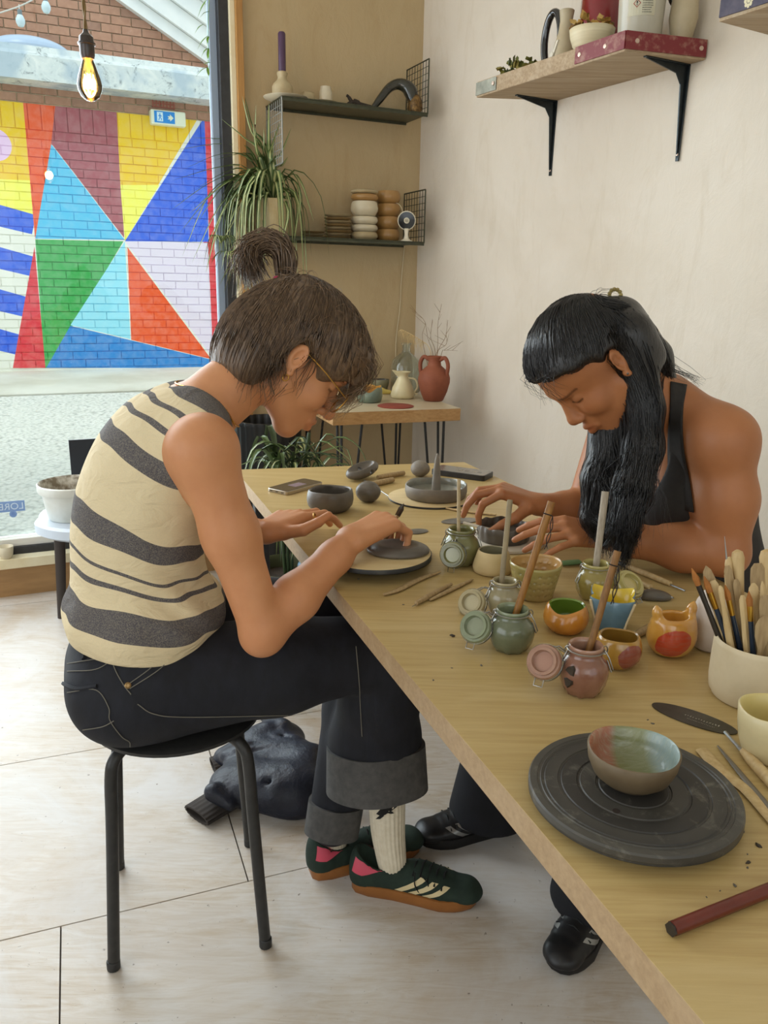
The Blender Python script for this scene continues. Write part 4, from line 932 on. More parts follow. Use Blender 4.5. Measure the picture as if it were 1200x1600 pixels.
cc = t.ramp(t.math('ADD', t.math('MULTIPLY', sx.outputs[0], 9.0), .5), [(.12, lin((164, 96, 70))), (.36, lin((156, 98, 72))), (.44, lin((122, 122, 78))), (.7, lin((128, 134, 96))), (.8, lin((140, 160, 158)))])
t.base(t.mix(t.ramp(w, [(.45, (0, 0, 0, 1)), (.7, (.35, .35, .35, 1))]), cc, lin((170, 176, 150)))); t.b.inputs['Roughness'].default_value = .22; t.b.inputs['Coat Weight'].default_value = .4; t.bump(w, .35, .003); m_pslip = t.m
vessel('slip_painted_bowl', 'small clay bowl painted inside with pink, green and pale blue slip', 'bowl', 985, 1219, 1171, 141, [(.5, 0), (.62, .05), (.84, .3), (.96, .65), (1, 1)], mat('brown_clay', (112, 96, 72), .5, (96, 80, 58), 14), m_pslip, .004, handmade(.012, 3, .8, .025), z0=zz, n=64)
tool('wooden_knife', 'broad pale wooden knife lying beside the turntable discs', ((1096, 1175), (1130, 1212), (1165, 1238), (1212, 1295)), .009, m_box, (.9, 1, .95, .8, .6), flat=.3)
tool('steel_modelling_tool', 'long grey steel tool lying between the wooden knife and the needle tool', ((1121, 1168), (1165, 1222), (1215, 1282)), .0042, mat('grey_tool', (124, 118, 108), .4, metal=.4), (.3, .8, 1, 1), flat=.5)
tool('needle_tool', 'needle tool with pale wooden handle leaning towards the cream bowl', ((1160, 1182), (1212, 1240)), .0068, m_box, (.7, 1, 1, 1), extra=[('steel_shank', ((1132, 1150), (1161, 1183)), .0022, m_steel)])
tool('red_rod', 'dark red painted wooden rod lying across the near corner of the table', ((1049, 1461), (1225, 1390)), .0062, mat('red_lacquer', (104, 38, 26), .35, (86, 30, 20), 20, coat=.3), cat='rod', extra=[('worn_end', ((1046, 1462), (1053, 1459)), .0063, m_blackh)])
rg = np.random.default_rng(9)
spots = [(1156, 1281, 8), (1162, 1300, 3), (1185, 1322, 6), (1168, 1335, 2), (1169, 1348, 5), (1168, 1356, 3), (1148, 1384, 4), (707, 994, 5), (752, 1040, 3), (677, 1063, 2.5), (706, 1044, 1.8), (630, 945, 2), (1020, 1131, 3), (1012, 1125, 2), (560, 905, 2), (1125, 1392, 2), (1104, 1402, 2)]
for (x, y, w) in spots:
    p = tb(x, y); r = w/pxm(p)*.8; b = MB(); b.lathe([(r*.9, 0), (r, r*.4), (r*.6, r*.9), (.0001, r*.8)], p, 7, wob=lambda rr, z, t: (rr*(1+.4*math.sin(2*t+x)+.2*math.sin(3*t+y)), z*.7))
    tag(b.build('clay_crumb', m_darkclay if w > 4 else m_clay, base=p), 'tiny dark crumb of dried clay lying on the oak table', 'crumb', 'clay crumbs on the table')

# ------------------------------------------------------------------ stool under the person in the striped top
FB = V(.936, .352, 0); RB = V(.352, -.936, 0)          # her facing direction and her right
feet = [atz(178, 1513, 0), atz(415, 1478, 0), atz(390, 1320, 0), atz(186, 1356, 0)]
SC_ = sum(feet)/4; SEATZ = .462
STOOL = thing('stool', 'black metal stool with four tube legs under the person in jeans', 'stool', V(SC_[0], SC_[1], 0))
m_tube = mat('black_stool_metal', (36, 36, 36), .4, (46, 45, 44), 50)
for f_ in feet:
    d = SC_-f_; d[2] = 0; dn = norm(d); top = f_+dn*.030; r = .0115
    b = MB(); b.tube(spline([f_, f_+(top-f_)*.75+V(0, 0, SEATZ*.62), top+V(0, 0, SEATZ-.062), top+dn*.012+V(0, 0, SEATZ-.028), top+dn*.045+V(0, 0, SEATZ-.014), top+dn*.11+V(0, 0, SEATZ-.013)], 5), r, 14); L_ = b.build('leg', m_tube, STOOL)
    b = MB(); b.lathe([(r*.9, 0), (r*1.12, .002), (r*1.12, .018), (r, .02)], f_, 14); b.build('foot_cap', m_tube, L_)
b = MB(); b.lathe([(.0001, -.012), (.155, -.012), (.165, -.006), (.165, .0), (.155, .006), (.0001, .006)], V(SC_[0], SC_[1], SEATZ), 48, cap=False); b.build('seat', m_tube, STOOL)
# stool of the other person, mostly hidden by the table
S2 = V(.76, 1.76, 0)
ST2 = thing('stool', 'black metal stool under the person in the dark tank top, behind the table', 'stool', S2)
for k in range(4):
    a = math.pi/4+k*math.pi/2-.36; f_ = S2+V(math.cos(a), math.sin(a), 0)*.2; dn = -V(math.cos(a), math.sin(a), 0); b = MB()
    b.tube(spline([f_, f_+dn*.03+V(0, 0, .36), f_+dn*.045+V(0, 0, .415), f_+dn*.09+V(0, 0, .43), f_+dn*.14+V(0, 0, .431)], 4), .0115, 12); b.build('leg', m_tube, ST2)
b = MB(); b.lathe([(.0001, -.008), (.16, -.008), (.165, .0), (.155, .006), (.0001, .006)], S2+V(0, 0, .446), 40, cap=False); b.build('seat', m_tube, ST2)

# ================================================================== wooden shelf on the right wall
bn_ = onwall(1102, 94); zs = bn_[2]; fn_ = atz(976, 80, zs); bf_ = onwall(870, 157); bf_[2] = zs; ff_ = atz(744, 153, zs)
STH = zat(ff_, 128)-zs
m_plank = oak('reclaimed_plank', WD, (176, 154, 124), (148, 124, 94), (190, 172, 146), .75)
SHELF = thing('wall_shelf', 'reclaimed plank shelf with red metal end band on black brackets', 'shelf', (bn_+bf_)/2)
b = MB(); P4 = [bf_, ff_, fn_, bn_]; b.add([p for p in P4]+[p+V(0, 0, STH) for p in P4], [(0, 1, 2, 3), (7, 6, 5, 4), (0, 4, 5, 1), (1, 5, 6, 2), (2, 6, 7, 3), (3, 7, 4, 0)][::-1])
b.f = [f[::-1] for f in b.f]; b.build('plank', m_plank, SHELF, smooth=0, bevel=.003)
m_redm = mat('chipped_red_paint', (120, 40, 44), .5, (150, 104, 90), 40, lo=.5, hi=.68); m_galv = mat('grey_metal_plate', (160, 158, 142), .45, (120, 120, 108), 20, metal=.5); m_screw = mat('screw_head', (200, 176, 158), .4, metal=.6)
lf = norm(ff_-fn_); ln_ = norm(bn_-fn_); of = -np.cross(lf, V(0, 0, 1)); of = of if np.dot(of, -WN) > 0 else -of; on_ = -np.cross(ln_, V(0, 0, 1)); on_ = on_ if np.dot(on_, -WD) > 0 else -on_
b = MB(); b.par(fn_+V(0, 0, STH*.12), lf*.20, of*.004, V(0, 0, STH*.9)); b.build('end_band', m_redm, SHELF, smooth=0)
b = MB(); b.par(fn_+V(0, 0, STH*.12), ln_*np.linalg.norm(bn_-fn_)*.99, on_*.004, V(0, 0, STH*.9)); b.build('end_band', m_redm, SHELF, smooth=0)
b = MB(); b.par(ff_-lf*.115+V(0, 0, STH*.12), lf*.115, of*.003, V(0, 0, STH*.8)); b.build('end_plate', m_galv, SHELF, smooth=0)
for q, d_ in ((fn_+lf*.18, of), (fn_+lf*.075, of), (fn_+ln_*.035, on_), (bn_-ln_*.02, on_), (ff_-lf*.10, of)):
    b = MB(); b.lathe([(.007, .004), (.006, .006), (.0001, .0065)], q+V(0, 0, STH*.55), 12, ax=d_); b.build('screw', m_screw, SHELF)
m_brk = mat('black_bracket', (40, 46, 48), .3, (52, 58, 60), 30, metal=.6)
for (x0, y0, x1, y1) in ((868, 160, 853, 276), (1074, 107, 1046, 254)):
    wp = onwall(x0, y0); wp[2] = zs; bl = onwall(x1, y1); wv = zs-bl[2]; o = V(wp[0], wp[1], zs); A_ = -WN; t_ = .18
    BR = thing('shelf_bracket', 'black steel L bracket under the %s end of the plank shelf' % ('red-banded' if x0 > 1000 else 'grey-plated'), 'bracket', o-V(0, 0, wv))
    b = MB(); b.prism([(0, 0), (.012, 0), (.006, -wv), (-.006, -wv), (-.012, 0)], o+A_*.0, WD, V(0, 0, 1), A_*.004); b.build('wall_arm', m_brk, BR, smooth=0, bevel=.001)
    b = MB(); b.prism([(0, -.012), (t_, -.006), (t_, .006), (0, .012)], o-V(0, 0, .004), A_, WD, V(0, 0, .004)); b.build('shelf_arm', m_brk, BR, smooth=0, bevel=.001)
    b = MB(); b.prism([(.004, -.004), (.004, -wv*.97), (.009, -wv*.9), (.024, -.055), (.045, -.028), (t_*.95, -.006), (t_*.97, -.004)], o-WD*.002, A_, V(0, 0, 1), WD*.004); b.build('web', m_brk, BR, smooth=0)
    for zz in (.035, wv*.93): b = MB(); b.lathe([(.0045, 0), (.0035, .0025), (.0001, .003)], o+A_*.004-V(0, 0, zz)+WD*.006*(zz < .1), 10, ax=A_); b.build('screw', m_screw, BR)
# ---- things on the plank shelf
zt = zs+STH
def shp(x, dfrac=.5):
    """point on the shelf top whose column shows at image x; dfrac 0 at the wall, 1 at the front edge"""
    lo, hi = 0.0, 1.0; g = lambda s: (bn_+(bf_-bn_)*s)*(1-dfrac)+(fn_+(ff_-fn_)*s)*dfrac
    f_ = lambda s: proj(V(g(s)[0], g(s)[1], zt+.06))[0]
    for _ in range(40):
        m = (lo+hi)/2
        if f_(m) > x: lo = m
        else: hi = m
    p = g((lo+hi)/2); return V(p[0], p[1], zt)
def leafclump(name, label, cat, p, n, rad, hgt, cols, sd, parent=None, lw=.008, ll=.03):
    rg = np.random.default_rng(sd); th = thing(name, label, cat, p) if parent is None else parent
    for i in range(n):
        a = rg.uniform(0, 6.28); r = rad*math.sqrt(rg.uniform(0, 1)); o = p+V(math.cos(a)*r, math.sin(a)*r, rg.uniform(0.15, 1)*hgt*(1-.5*(r/rad)**2)); d = norm(V(rg.normal(), rg.normal(), rg.normal()*.6+.3)); s = norm(np.cross(d, V(rg.normal(), rg.normal(), rg.normal()))); l = ll*rg.uniform(.6, 1.2); w = lw*rg.uniform(.6, 1.2); nn = np.cross(d, s)*w*.5
        b = MB(); b.add([o, o+d*l*.35+s*w, o+d*l*.75+s*w*.8+nn, o+d*l, o+d*l*.75-s*w*.8+nn, o+d*l*.35-s*w, o+d*l*.5-nn], [(0, 1, 6), (1, 2, 6), (2, 3, 6), (3, 4, 6), (4, 5, 6), (5, 0, 6)])
        b.build('leaf', cols[i % len(cols)], th, smooth=80)
    return th
m_dg = [mat('dried_green_%d' % i, c, .7) for i, c in enumerate(((122, 118, 52), (96, 100, 44), (148, 134, 66), (70, 78, 40)))]
m_dy = [mat('dried_yellow_%d' % i, c, .75) for i, c in enumerate(((176, 136, 62), (150, 116, 48), (190, 156, 88), (120, 88, 40)))]
DG = leafclump('dried_leaves', 'heap of dried green leaves at the grey-plated end of the plank shelf', 'dried plant', shp(818, .62), 60, .062, .062, m_dg, 1, lw=.011, ll=.034)
pp = shp(822, .12); b = MB(); b.lathe([(.024, 0), (.03, .01), (.03, .055), (.026, .062), (.022, .06), (.022, .03), (.0001, .03)], pp, 24); tag(b.build('dark_pot', mat('dark_blue_glaze', (42, 46, 62), .3, coat=.5), base=pp), 'small dark blue pot half hidden behind the dried green leaves', 'pot')
# black ring-handled jug
pj = shp(882, .5); JG = thing('ring_handled_jug', 'grey-cream jug with a large glossy black ring handle', 'jug', pj); m_jb = mat('jug_cream', (186, 172, 142), .45, (168, 152, 122), 10); m_jk = mat('glossy_black', (22, 22, 24), .12, coat=1)
s_ = pxm(pj+V(0, 0, .1)); b = MB(); b.lathe([(.0001, 0), (.036, 0), (.04, .006), (.041, .03), (.034, .07), (.024, .105), (.020, .14), (.024, .17), (.022, .172), (.017, .14), (.02, .1), (.0001, .09)], pj, 32, cap=False); b.build('body', m_jb, JG)
hc = pj+WD*.058+V(0, 0, .094); b = MB(); b.tube([hc+WD*(.040*math.cos(a))+V(0, 0, .085*math.sin(a))-WN*.004 for a in np.linspace(0, 2*math.pi, 36, endpoint=False)], .0125, 12, closed=True); b.build('handle', m_jk, JG)
pcg = shp(866, .92); b = MB(); u_ = norm(V(0, 0, 1)+WD*-.5); b.par(pcg-WD*.004+V(0, 0, .002), WD*.008, -WN*.006, u_*.05); b.lathe([(.008, -.004), (.009, 0), (.008, .004), (.003, .005)], pcg+V(0, 0, .010)-WN*.004, 14, ax=-WN)
tag(b.build('white_peg', mat('pale_peg', (206, 198, 180), .6), base=pcg), 'small pale peg with a round button at the foot of the ring-handled jug', 'peg')
vb_ = shp(925, .66); VB, p_, R_2, H_2 = vessel('white_bowl', 'ribbed white bowl of dried yellow flowers on the plank shelf', 'bowl', 0, 0, 0, 70, [(.45, 0), (.6, .05), (.82, .35), (.95, .7), (1, 1)], mat('ribbed_white', (220, 208, 176), .5, (206, 192, 156), 3, (1, 1, 40)), None, .004, base=vb_, hgt=zat(vb_, 47)-zt)
leafclump('dried_flowers', 'dried yellow flower heads heaped in the ribbed white bowl', 'dried plant', vb_+V(0, 0, H_2*.8), 56, R_2*.85, .055, m_dy, 5, lw=.010, ll=.026)
pr = shp(936, .16); RBT = thing('red_vase', 'tall glossy dark red vase behind the ribbed white bowl', 'vase', pr); b = MB(); rr_ = 33/pxm(pr); b.lathe([(.0001, 0), (rr_*.8, 0), (rr_*.92, .01), (rr_, .12), (rr_*.98, .2), (rr_*.7, .25), (rr_*.35, .28), (rr_*.35, .31), (rr_*.25, .31), (rr_*.25, .2)], pr, 36, cap=False); b.build('body', mat('dark_red_glaze', (126, 14, 24), .18, (110, 10, 18), 6, coat=.8), RBT)
b = MB(); b.lathe([(rr_*.36, .288), (rr_*.46, .296), (rr_*.46, .306), (rr_*.36, .312)], pr, 24); b.build('lip', MATS['dark_red_glaze'], RBT)
pt_ = shp(1001, .55); TUB = thing('plastic_tub', 'translucent plastic tub with a warning label, yellow paste in the bottom', 'tub', pt_); rr_ = 36/pxm(pt_+V(0, 0, .05)); b = MB()
m_tub = mat("cloudy_plastic", (206, 200, 180), .25, (214, 208, 190), 4, trans=.3)
b.lathe([(.0001, 0), (rr_*.88, 0), (rr_*.92, .004), (rr_*1.04, .21), (rr_*1.1, .212), (rr_*1.1, .22), (rr_*1.0, .22), (rr_*.89, .006)], pt_, 40, cap=False); b.build('body', m_tub, TUB)
b = MB(); b.lathe([(.0001, .0065), (rr_*.86, .0065), (rr_*.905, .05), (.0001, .05)], pt_, 32, cap=False); b.build('paste', mat('yellow_paste', (206, 190, 128), .6), TUB)
cd = norm(CAM-pt_); cd = norm(V(cd[0], cd[1], 0)); cs = V(-cd[1], cd[0], 0)
def lab(u, z, rr=1.0): a = u/rr_; zz = z; r_ = rr_*(.92+.12*z/.21)+.0006; return pt_+cd*math.cos(a)*r_+cs*math.sin(a)*r_+V(0, 0, zz)
b = MB()
for i in range(10):
    for j in range(1):
        u0, u1 = -.04+i*.008, -.04+(i+1)*.008; b.add([lab(u0, .055), lab(u1, .055), lab(u1, .145), lab(u0, .145)], [(0, 1, 2, 3)])
b.build('label', mat('worn_label', (198, 194, 170), .5, (186, 180, 156), 8), TUB)
m_ink = mat('label_ink', (58, 58, 54), .6); m_rink = mat('label_red', (150, 40, 36), .6)
def ll_(u, z): q = lab(u, z); return q+norm(V(q[0]-pt_[0], q[1]-pt_[1], 0))*.0005
b = MB(); dz = .011; cz = zat(pt_, 16)-zt; cu_ = -.014
for k in range(4):
    A2 = [(0, dz), (dz, 0), (0, -dz), (-dz, 0)]; a_, b2_ = A2[k], A2[(k+1) % 4]; b.add([ll_(cu_+a_[0], cz+a_[1]), ll_(cu_+b2_[0], cz+b2_[1]), ll_(cu_+b2_[0]*.8, cz+b2_[1]*.8), ll_(cu_+a_[0]*.8, cz+a_[1]*.8)], [(0, 1, 2, 3)])
b.build('warning_diamond', m_rink, TUB, smooth=0)
b = MB(); b.add([ll_(cu_-.0015, cz-.001), ll_(cu_+.0015, cz-.001), ll_(cu_+.002, cz+.006), ll_(cu_-.002, cz+.006)], [(0, 1, 2, 3)]); b.add([ll_(cu_-.0013, cz-.005), ll_(cu_+.0013, cz-.005), ll_(cu_+.0013, cz-.0025), ll_(cu_-.0013, cz-.0025)], [(0, 1, 2, 3)]); b.build('exclamation_mark', m_ink, TUB, smooth=0)
rg = np.random.default_rng(2); b = MB()
for i, zz in enumerate(np.linspace(.062, .140, 15)):
    if 9 < i < 11: continue
    u0 = .002 if i < 12 else -.012; x_ = u0
    while x_ < .034-(rg.uniform(0, .01)): w = rg.uniform(.0015, .004); b.add([ll_(x_, zz), ll_(x_+w, zz), ll_(x_+w, zz+.0016), ll_(x_, zz+.0016)], [(0, 1, 2, 3)]); x_ += w+.001
b.build('small_print', m_ink, TUB, smooth=0)
pv = shp(1068, .2); VS = thing('dark_handled_vase', 'beige vase with a dark slanting handle at the red-banded end of the plank shelf', 'vase', pv); rr_ = 22/pxm(pv); b = MB(); b.lathe([(.0001, 0), (rr_*.7, 0), (rr_, .06), (rr_*.9, .11), (rr_*.45, .16), (rr_*.5, .21), (rr_*.4, .21), (rr_*.35, .16)], pv, 32, cap=False); b.build('body', m_jb, VS)
b = MB(); b.tube(spline([pv+WD*.03+V(0, 0, .095), pv+WD*.045-WN*.01+V(0, 0, .125), pv+WD*.03+V(0, 0, .17), pv+WD*.01+V(0, 0, .19)]), .009, 10); b.build('handle', m_jk, VS)
# ---- second shelf, only its end in view
c0 = atz(1124, 34, zs+.10); z2 = None
q = onwall(1124, 34, .22); z2 = q[2]; SH2 = thing('wall_shelf', 'plank shelf with navy painted front and white flower marks', 'shelf', q)
b = MB(); b.par(V(q[0], q[1], z2), -WD*1.2, WN*.22, V(0, 0, .045)); b.build('plank', m_plank, SH2, smooth=0)
b = MB(); b.par(V(q[0], q[1], z2+.008)-WN*.004, -WD*1.2, WN*.004, V(0, 0, .04)); b.build('painted_front', mat('navy_paint', (62, 58, 76), .6, (84, 78, 92), 30), SH2, smooth=0)
b = MB(); fo = V(q[0], q[1], z2+.026)-WN*.0046-WD*.085
for k in range(8):
    a = k*math.pi/4; b.prism([(.004*math.cos(t)+.0095*math.cos(a), .0055*math.sin(t)+.012*math.sin(a)) for t in np.linspace(0, 6.28, 8, endpoint=False)], fo, -WD, V(0, 0, 1), -WN*.0004)
b.prism([(.005*math.cos(t), .006*math.sin(t)) for t in np.linspace(0, 6.28, 10, endpoint=False)], fo, -WD, V(0, 0, 1), -WN*.0004); b.build('flower_mark', mat('white_mark', (214, 204, 170), .6), SH2, smooth=0)
for k in range(2): b = MB(); b.prism([(0, 0), (.02, 0), (.006, -.2), (-.006, -.2)], V(q[0], q[1], z2)+WN*.212-WD*(.3+.6*k), -WD, V(0, 0, 1), -WN*.004); b.build('bracket', m_brk, SH2, smooth=0)

# ================================================================== wire shelves on the far wall
m_wirep = mat('olive_wire', (74, 76, 58), .4, (60, 62, 48), 30, metal=.3)
def wire_panel(b, o, u, v, lu, lv, du, dv, r=.0016):
    nu = max(1, round(lu/du)); nv = max(1, round(lv/dv))
    for i in range(nu+1): b.tube([o+u*lu*i/nu, o+u*lu*i/nu+v*lv], r if 0 < i < nu else r*2.2, 4, cap=False)
    for j in range(nv+1): b.tube([o+v*lv*j/nv, o+v*lv*j/nv+u*lu], r if 0 < j < nv else r*2.2, 4, cap=False)
def wire_shelf(label, xl, yl, xr, yr, dep, up_h, dn_h):
    a, c = onfar(xl, yl), onfar(xr, yr); z = (a[2]+c[2])/2; a[2] = c[2] = z; u = FD; L_ = float(np.dot(c-a, FD))
    th = thing('wire_shelf', label, 'shelf', (a+c)/2)
    b = MB(); wire_panel(b, a, u, -FN, L_, dep, .016, .016, .0018); o = b.build('mesh_tray', m_wirep, th); 
    b = MB(); b.par(a-V(0, 0, .0035), u*L_, -FN*dep, V(0, 0, .0012)); b.par(a-FN*(dep-.004)-V(0, 0, .012), u*L_, -FN*.006, V(0, 0, .016)); b.par(a-V(0, 0, .012), u*L_, -FN*.006, V(0, 0, .016)); b.build('tray_frame', m_wirep, th, smooth=0)
    b = MB(); wire_panel(b, c, -FN, V(0, 0, 1), dep, up_h, .026, .026, .0014); b.build('end_mesh', m_wirep, th)
    if dn_h: b = MB(); wire_panel(b, a, -FN, V(0, 0, -1), dep, dn_h, .026, .026, .0014); b.build('end_mesh', mat('white_wire', (150, 152, 146), .4), th)
    return a, c, z, L_, dep
A1 = wire_shelf('olive wire shelf holding the purple candle and driftwood', 416, 165, 634, 193, .21, .21, .24)
A2_ = wire_shelf('lower olive wire shelf holding stacked plates and bowls', 400, 374, 630, 381, .21, .22, 0)
def ws(A, x, d):
    """point on a wire shelf: column shows at image x, d metres out from the wall"""
    lo, hi = -.5, A[3]+.5; g = lambda s: A[0]+FD*s-FN*d
    for _ in range(40):
        m = (lo+hi)/2
        if proj(g(m)+V(0, 0, .05))[0] < x: lo = m
        else: hi = m
    p = g(lo); return V(p[0], p[1], A[2]+.003)
m_pla = mat('oatmeal_stoneware', (186, 170, 134), .5, (168, 150, 114), 12); m_plw = mat('white_stoneware', (214, 204, 178), .35, (200, 188, 160), 10, coat=.3); m_plt = mat('tan_stoneware', (176, 136, 82), .35, (160, 120, 68), 10, coat=.3)
def plate(p, r, h, m, label, group, name='plate', cat='plate'):
    b = MB(); b.lathe([(.0001, 0), (r*.6, 0), (r*.66, .001), (r*.97, h*.8), (r, h), (r*.96, h), (r*.62, .004), (.0001, .0035)], p, 36, cap=False); return tag(b.build(name, m, base=p, smooth=50), label, cat, group)
p1_ = ws(A1, 446, .11); plate(p1_, .09, .016, m_plw, 'broad white plate under the candle holder', None); plate(ws(A1, 502, .10), .072, .014, m_pla, 'flat oatmeal plate beside the candle holder, under the small jars', None)
pc1 = p1_+V(-.012, 0, .0045); s_ = pxm(pc1)
CH = thing('candle_holder', 'lumpy cream candle holder on the upper wire shelf', 'candle holder', pc1); b = MB(); b.lathe([(.0001, 0), (.040, 0), (.043, .01), (.041, .05), (.034, .062), (.02, .075), (.018, .085), (.022, .1), (.019, .105), (.015, .1), (.015, .08), (.0001, .08)], pc1, 28, cap=False, wob=lambda r, z, t: (r*(1+.04*math.sin(3*t+z*60)), z)); b.build('body', m_pla, CH)
cnd = pc1+V(0, 0, .082); zt_ = zat(cnd, 50); b = MB(); b.lathe([(.0001, 0), (.0128, 0), (.0150, .03), (.0150, zt_-cnd[2]-.006), (.011, zt_-cnd[2]), (.0001, zt_-cnd[2]-.002)], cnd, 20, cap=False); CN = b.build('candle', mat('purple_wax', (82, 58, 84), .4, (70, 48, 72), 10), base=cnd); tag(CN, 'tall purple taper candle in the cream holder', 'candle')
for (x, d, r, h, lb, m) in ((481, .09, .030, .045, 'small squat oatmeal jar on the oatmeal plate', m_pla), (509, .10, .027, .072, 'small ribbed white jar on the oatmeal plate', m_plw)):
    p = ws(A1, x, d)+V(0, 0, .0045); b = MB(); b.lathe([(.0001, 0), (r*.8, 0), (r, h*.25), (r*.98, h*.7), (r*.8, h*.92), (r*.84, h), (r*.7, h), (r*.68, h*.5), (.0001, h*.4)], p, 24, cap=False, wob=lambda rr, z, t: (rr*(1+.03*math.sin(8*t)), z)); tag(b.build('small_jar', m, base=p), lb, 'jar')
m_dkw = mat('dark_bark', (58, 48, 38), .7, (40, 33, 27), 18, bump=.6, bscale=30); m_horn = mat('dark_glazed_clay', (52, 52, 42), .25, (38, 38, 32), 14, coat=.5, bump=.2)
p = ws(A1, 562, .12); b = MB(); b.tube(spline([p+V(0, 0, .012)-FD*.055, p+V(0, 0, .024)-FD*.03, p+V(0, 0, .018), p+V(0, 0, .010)+FD*.06]), [.004]+[.011]*6+[.017]*5+[.013]*6+[.004], 9); b.tube(spline([p+V(0, 0, .02)-FD*.03, p+V(0, 0, .045)-FD*.05, p+V(0, 0, .05)-FD*.06]), [.008]*6+[.006]*6+[.002], 8); tag(b.build('driftwood', m_dkw, base=p), 'dark curl of driftwood on the upper wire shelf', 'driftwood')
p = ws(A1, 590, .12); P_ = [p+V(0, 0, .014)-FD*.02, p+V(0, 0, .05)+FD*.01, p+V(0, 0, .10)+FD*.055, p+V(0, 0, .118)+FD*.10, p+V(0, 0, .10)+FD*.135-FN*.02, p+V(0, 0, .05)+FD*.15-FN*.04]
HN = thing('horn_sculpture', 'dark glazed horn-shaped clay sculpture with a gilded tip', 'sculpture', p); b = MB(); b.tube(spline(P_, 5), list(np.interp(np.linspace(0, 1, 26), [0, .2, .5, .7, .85, 1], [.012, .016, .020, .026, .03, .024])), 12); b.build('horn', m_horn, HN)
b = MB(); b.lathe([(.022, 0), (.03, .02), (.027, .055), (.014, .075), (.0001, .078)], p+V(0, 0, .0)+FD*.155-FN*.045, 14, wob=lambda r, z, t: (r*(1+.14*math.sin(4*t+z*120)), z)); b.build('gilded_tip', mat('gilded_crust', (150, 116, 66), .35, (70, 52, 34), 60, metal=.5, bump=.8, bscale=80), HN)
# stacks on the lower shelf
for (x, d, r, n, h, lb) in ((488, .10, .052, 3, .010, 'small oatmeal plate in the low stack beside the spider plant'), (528, .11, .059, 8, .0128, 'oatmeal plate in the taller stack beside the white bowls')):
    p = ws(A2_, x, d)
    for k in range(n): plate(p+V((k*7 % 3-1)*.001, 0, k*h), r, h*.86, m_pla if k % 2 else mat('brown_rim_stoneware', (160, 134, 92), .5, (142, 116, 76), 12), lb+', '+('bottom one', 'second up', 'third up', 'fourth up', 'fifth up', 'sixth up', 'seventh up', 'topmost')[k if (n == 8 or k < n-1) else 7], 'plates stacked on the lower wire shelf')
def sbowl(p, r, h, m, label, group):
    b = MB(); b.lathe([(.0001, 0), (r*.66, 0), (r*.8, h*.06), (r*.97, h*.35), (r, h*.55), (r*.95, h*.85), (r*.86, h), (r*.8, h*.97), (r*.8, h*.4), (.0001, h*.2)], p, 32, cap=False); return tag(b.build('bowl', m, base=p, smooth=60), label, 'bowl', group)
p = ws(A2_, 569, .11); z = 0
for (h, m, lb) in ((.036, m_pla, 'oatmeal bowl at the bottom of the mixed stack'), (.030, m_plw, 'shallow white bowl second up in the mixed stack'), (.034, m_plw, 'white bowl in the middle of the mixed stack'), (.062, m_plw, 'deep glossy white bowl in the mixed stack'), (.030, m_plt, 'tan shallow bowl above the deep white bowl'), (.017, m_pla, 'flat oatmeal lid on top of the mixed stack')):
    sbowl(p+V(0, 0, z), .060, h, m, lb, 'bowls stacked on the lower wire shelf'); z += h*.98+.0006
p = ws(A2_, 606, .075); z = 0
for k in range(4): sbowl(p+V(0, 0, z), .054, .054, m_plt, 'tan bowl in the all-tan stack, %s' % ('at the bottom', 'second from the bottom', 'second from the top', 'at the top')[k], 'bowls stacked on the lower wire shelf'); z += .0535
p = ws(A2_, 635, .182); CM = thing('security_camera', 'round black-faced security camera on a white stand', 'camera', p); m_wp = mat('white_plastic', (226, 218, 196), .4); cf_ = norm(CAM-p); cf_ = norm(V(cf_[0], cf_[1], -.1))
b = MB(); b.lathe([(.0001, 0), (.026, 0), (.026, .004), (.012, .012), (.008, .03), (.011, .055)], p, 24, cap=False); b.build('stand', m_wp, CM)
cc_ = p+V(0, 0, .088); b = MB(); b.lathe([(.0001, -.02), (.028, -.016), (.038, -.004), (.040, .004), (.036, .007)], cc_, 32, ax=cf_, cap=False); b.build('housing', m_wp, CM)
b = MB(); b.lathe([(.0001, .0075), (.036, .0068)], cc_, 32, ax=cf_); b.build('face', mat('camera_face', (22, 24, 28), .1, coat=1), CM)
b = MB(); b.lathe([(.0075, .0076), (.0085, .009), (.0115, .009), (.0125, .0076)], cc_, 24, ax=cf_); b.build('lens_ring', m_wp, CM)
m_cab = mat('pale_cable', (206, 192, 158), .5)
b = MB(); b.tube(spline([p+V(-.012, 0, .10)-cf_*.02, p+V(-.02, 0, .15)+FN*.02, p+FN*.10+V(-.02, 0, .165), p+FN*.165+V(-.018, 0, .12)]), .0018, 6); b.build('cable', m_cab, CM)
b = MB(); b.tube(spline([onfar(632, 384, .006), onfar(627, 440, .006), onfar(625, 480, .006), onfar(619, 530, .006), onfar(618, 590, .006)]), .0022, 6); tag(b.build('wall_cable', m_cab, base=onfar(632, 384)), 'thin pale cable trailing down the wall from the lower wire shelf', 'cable')

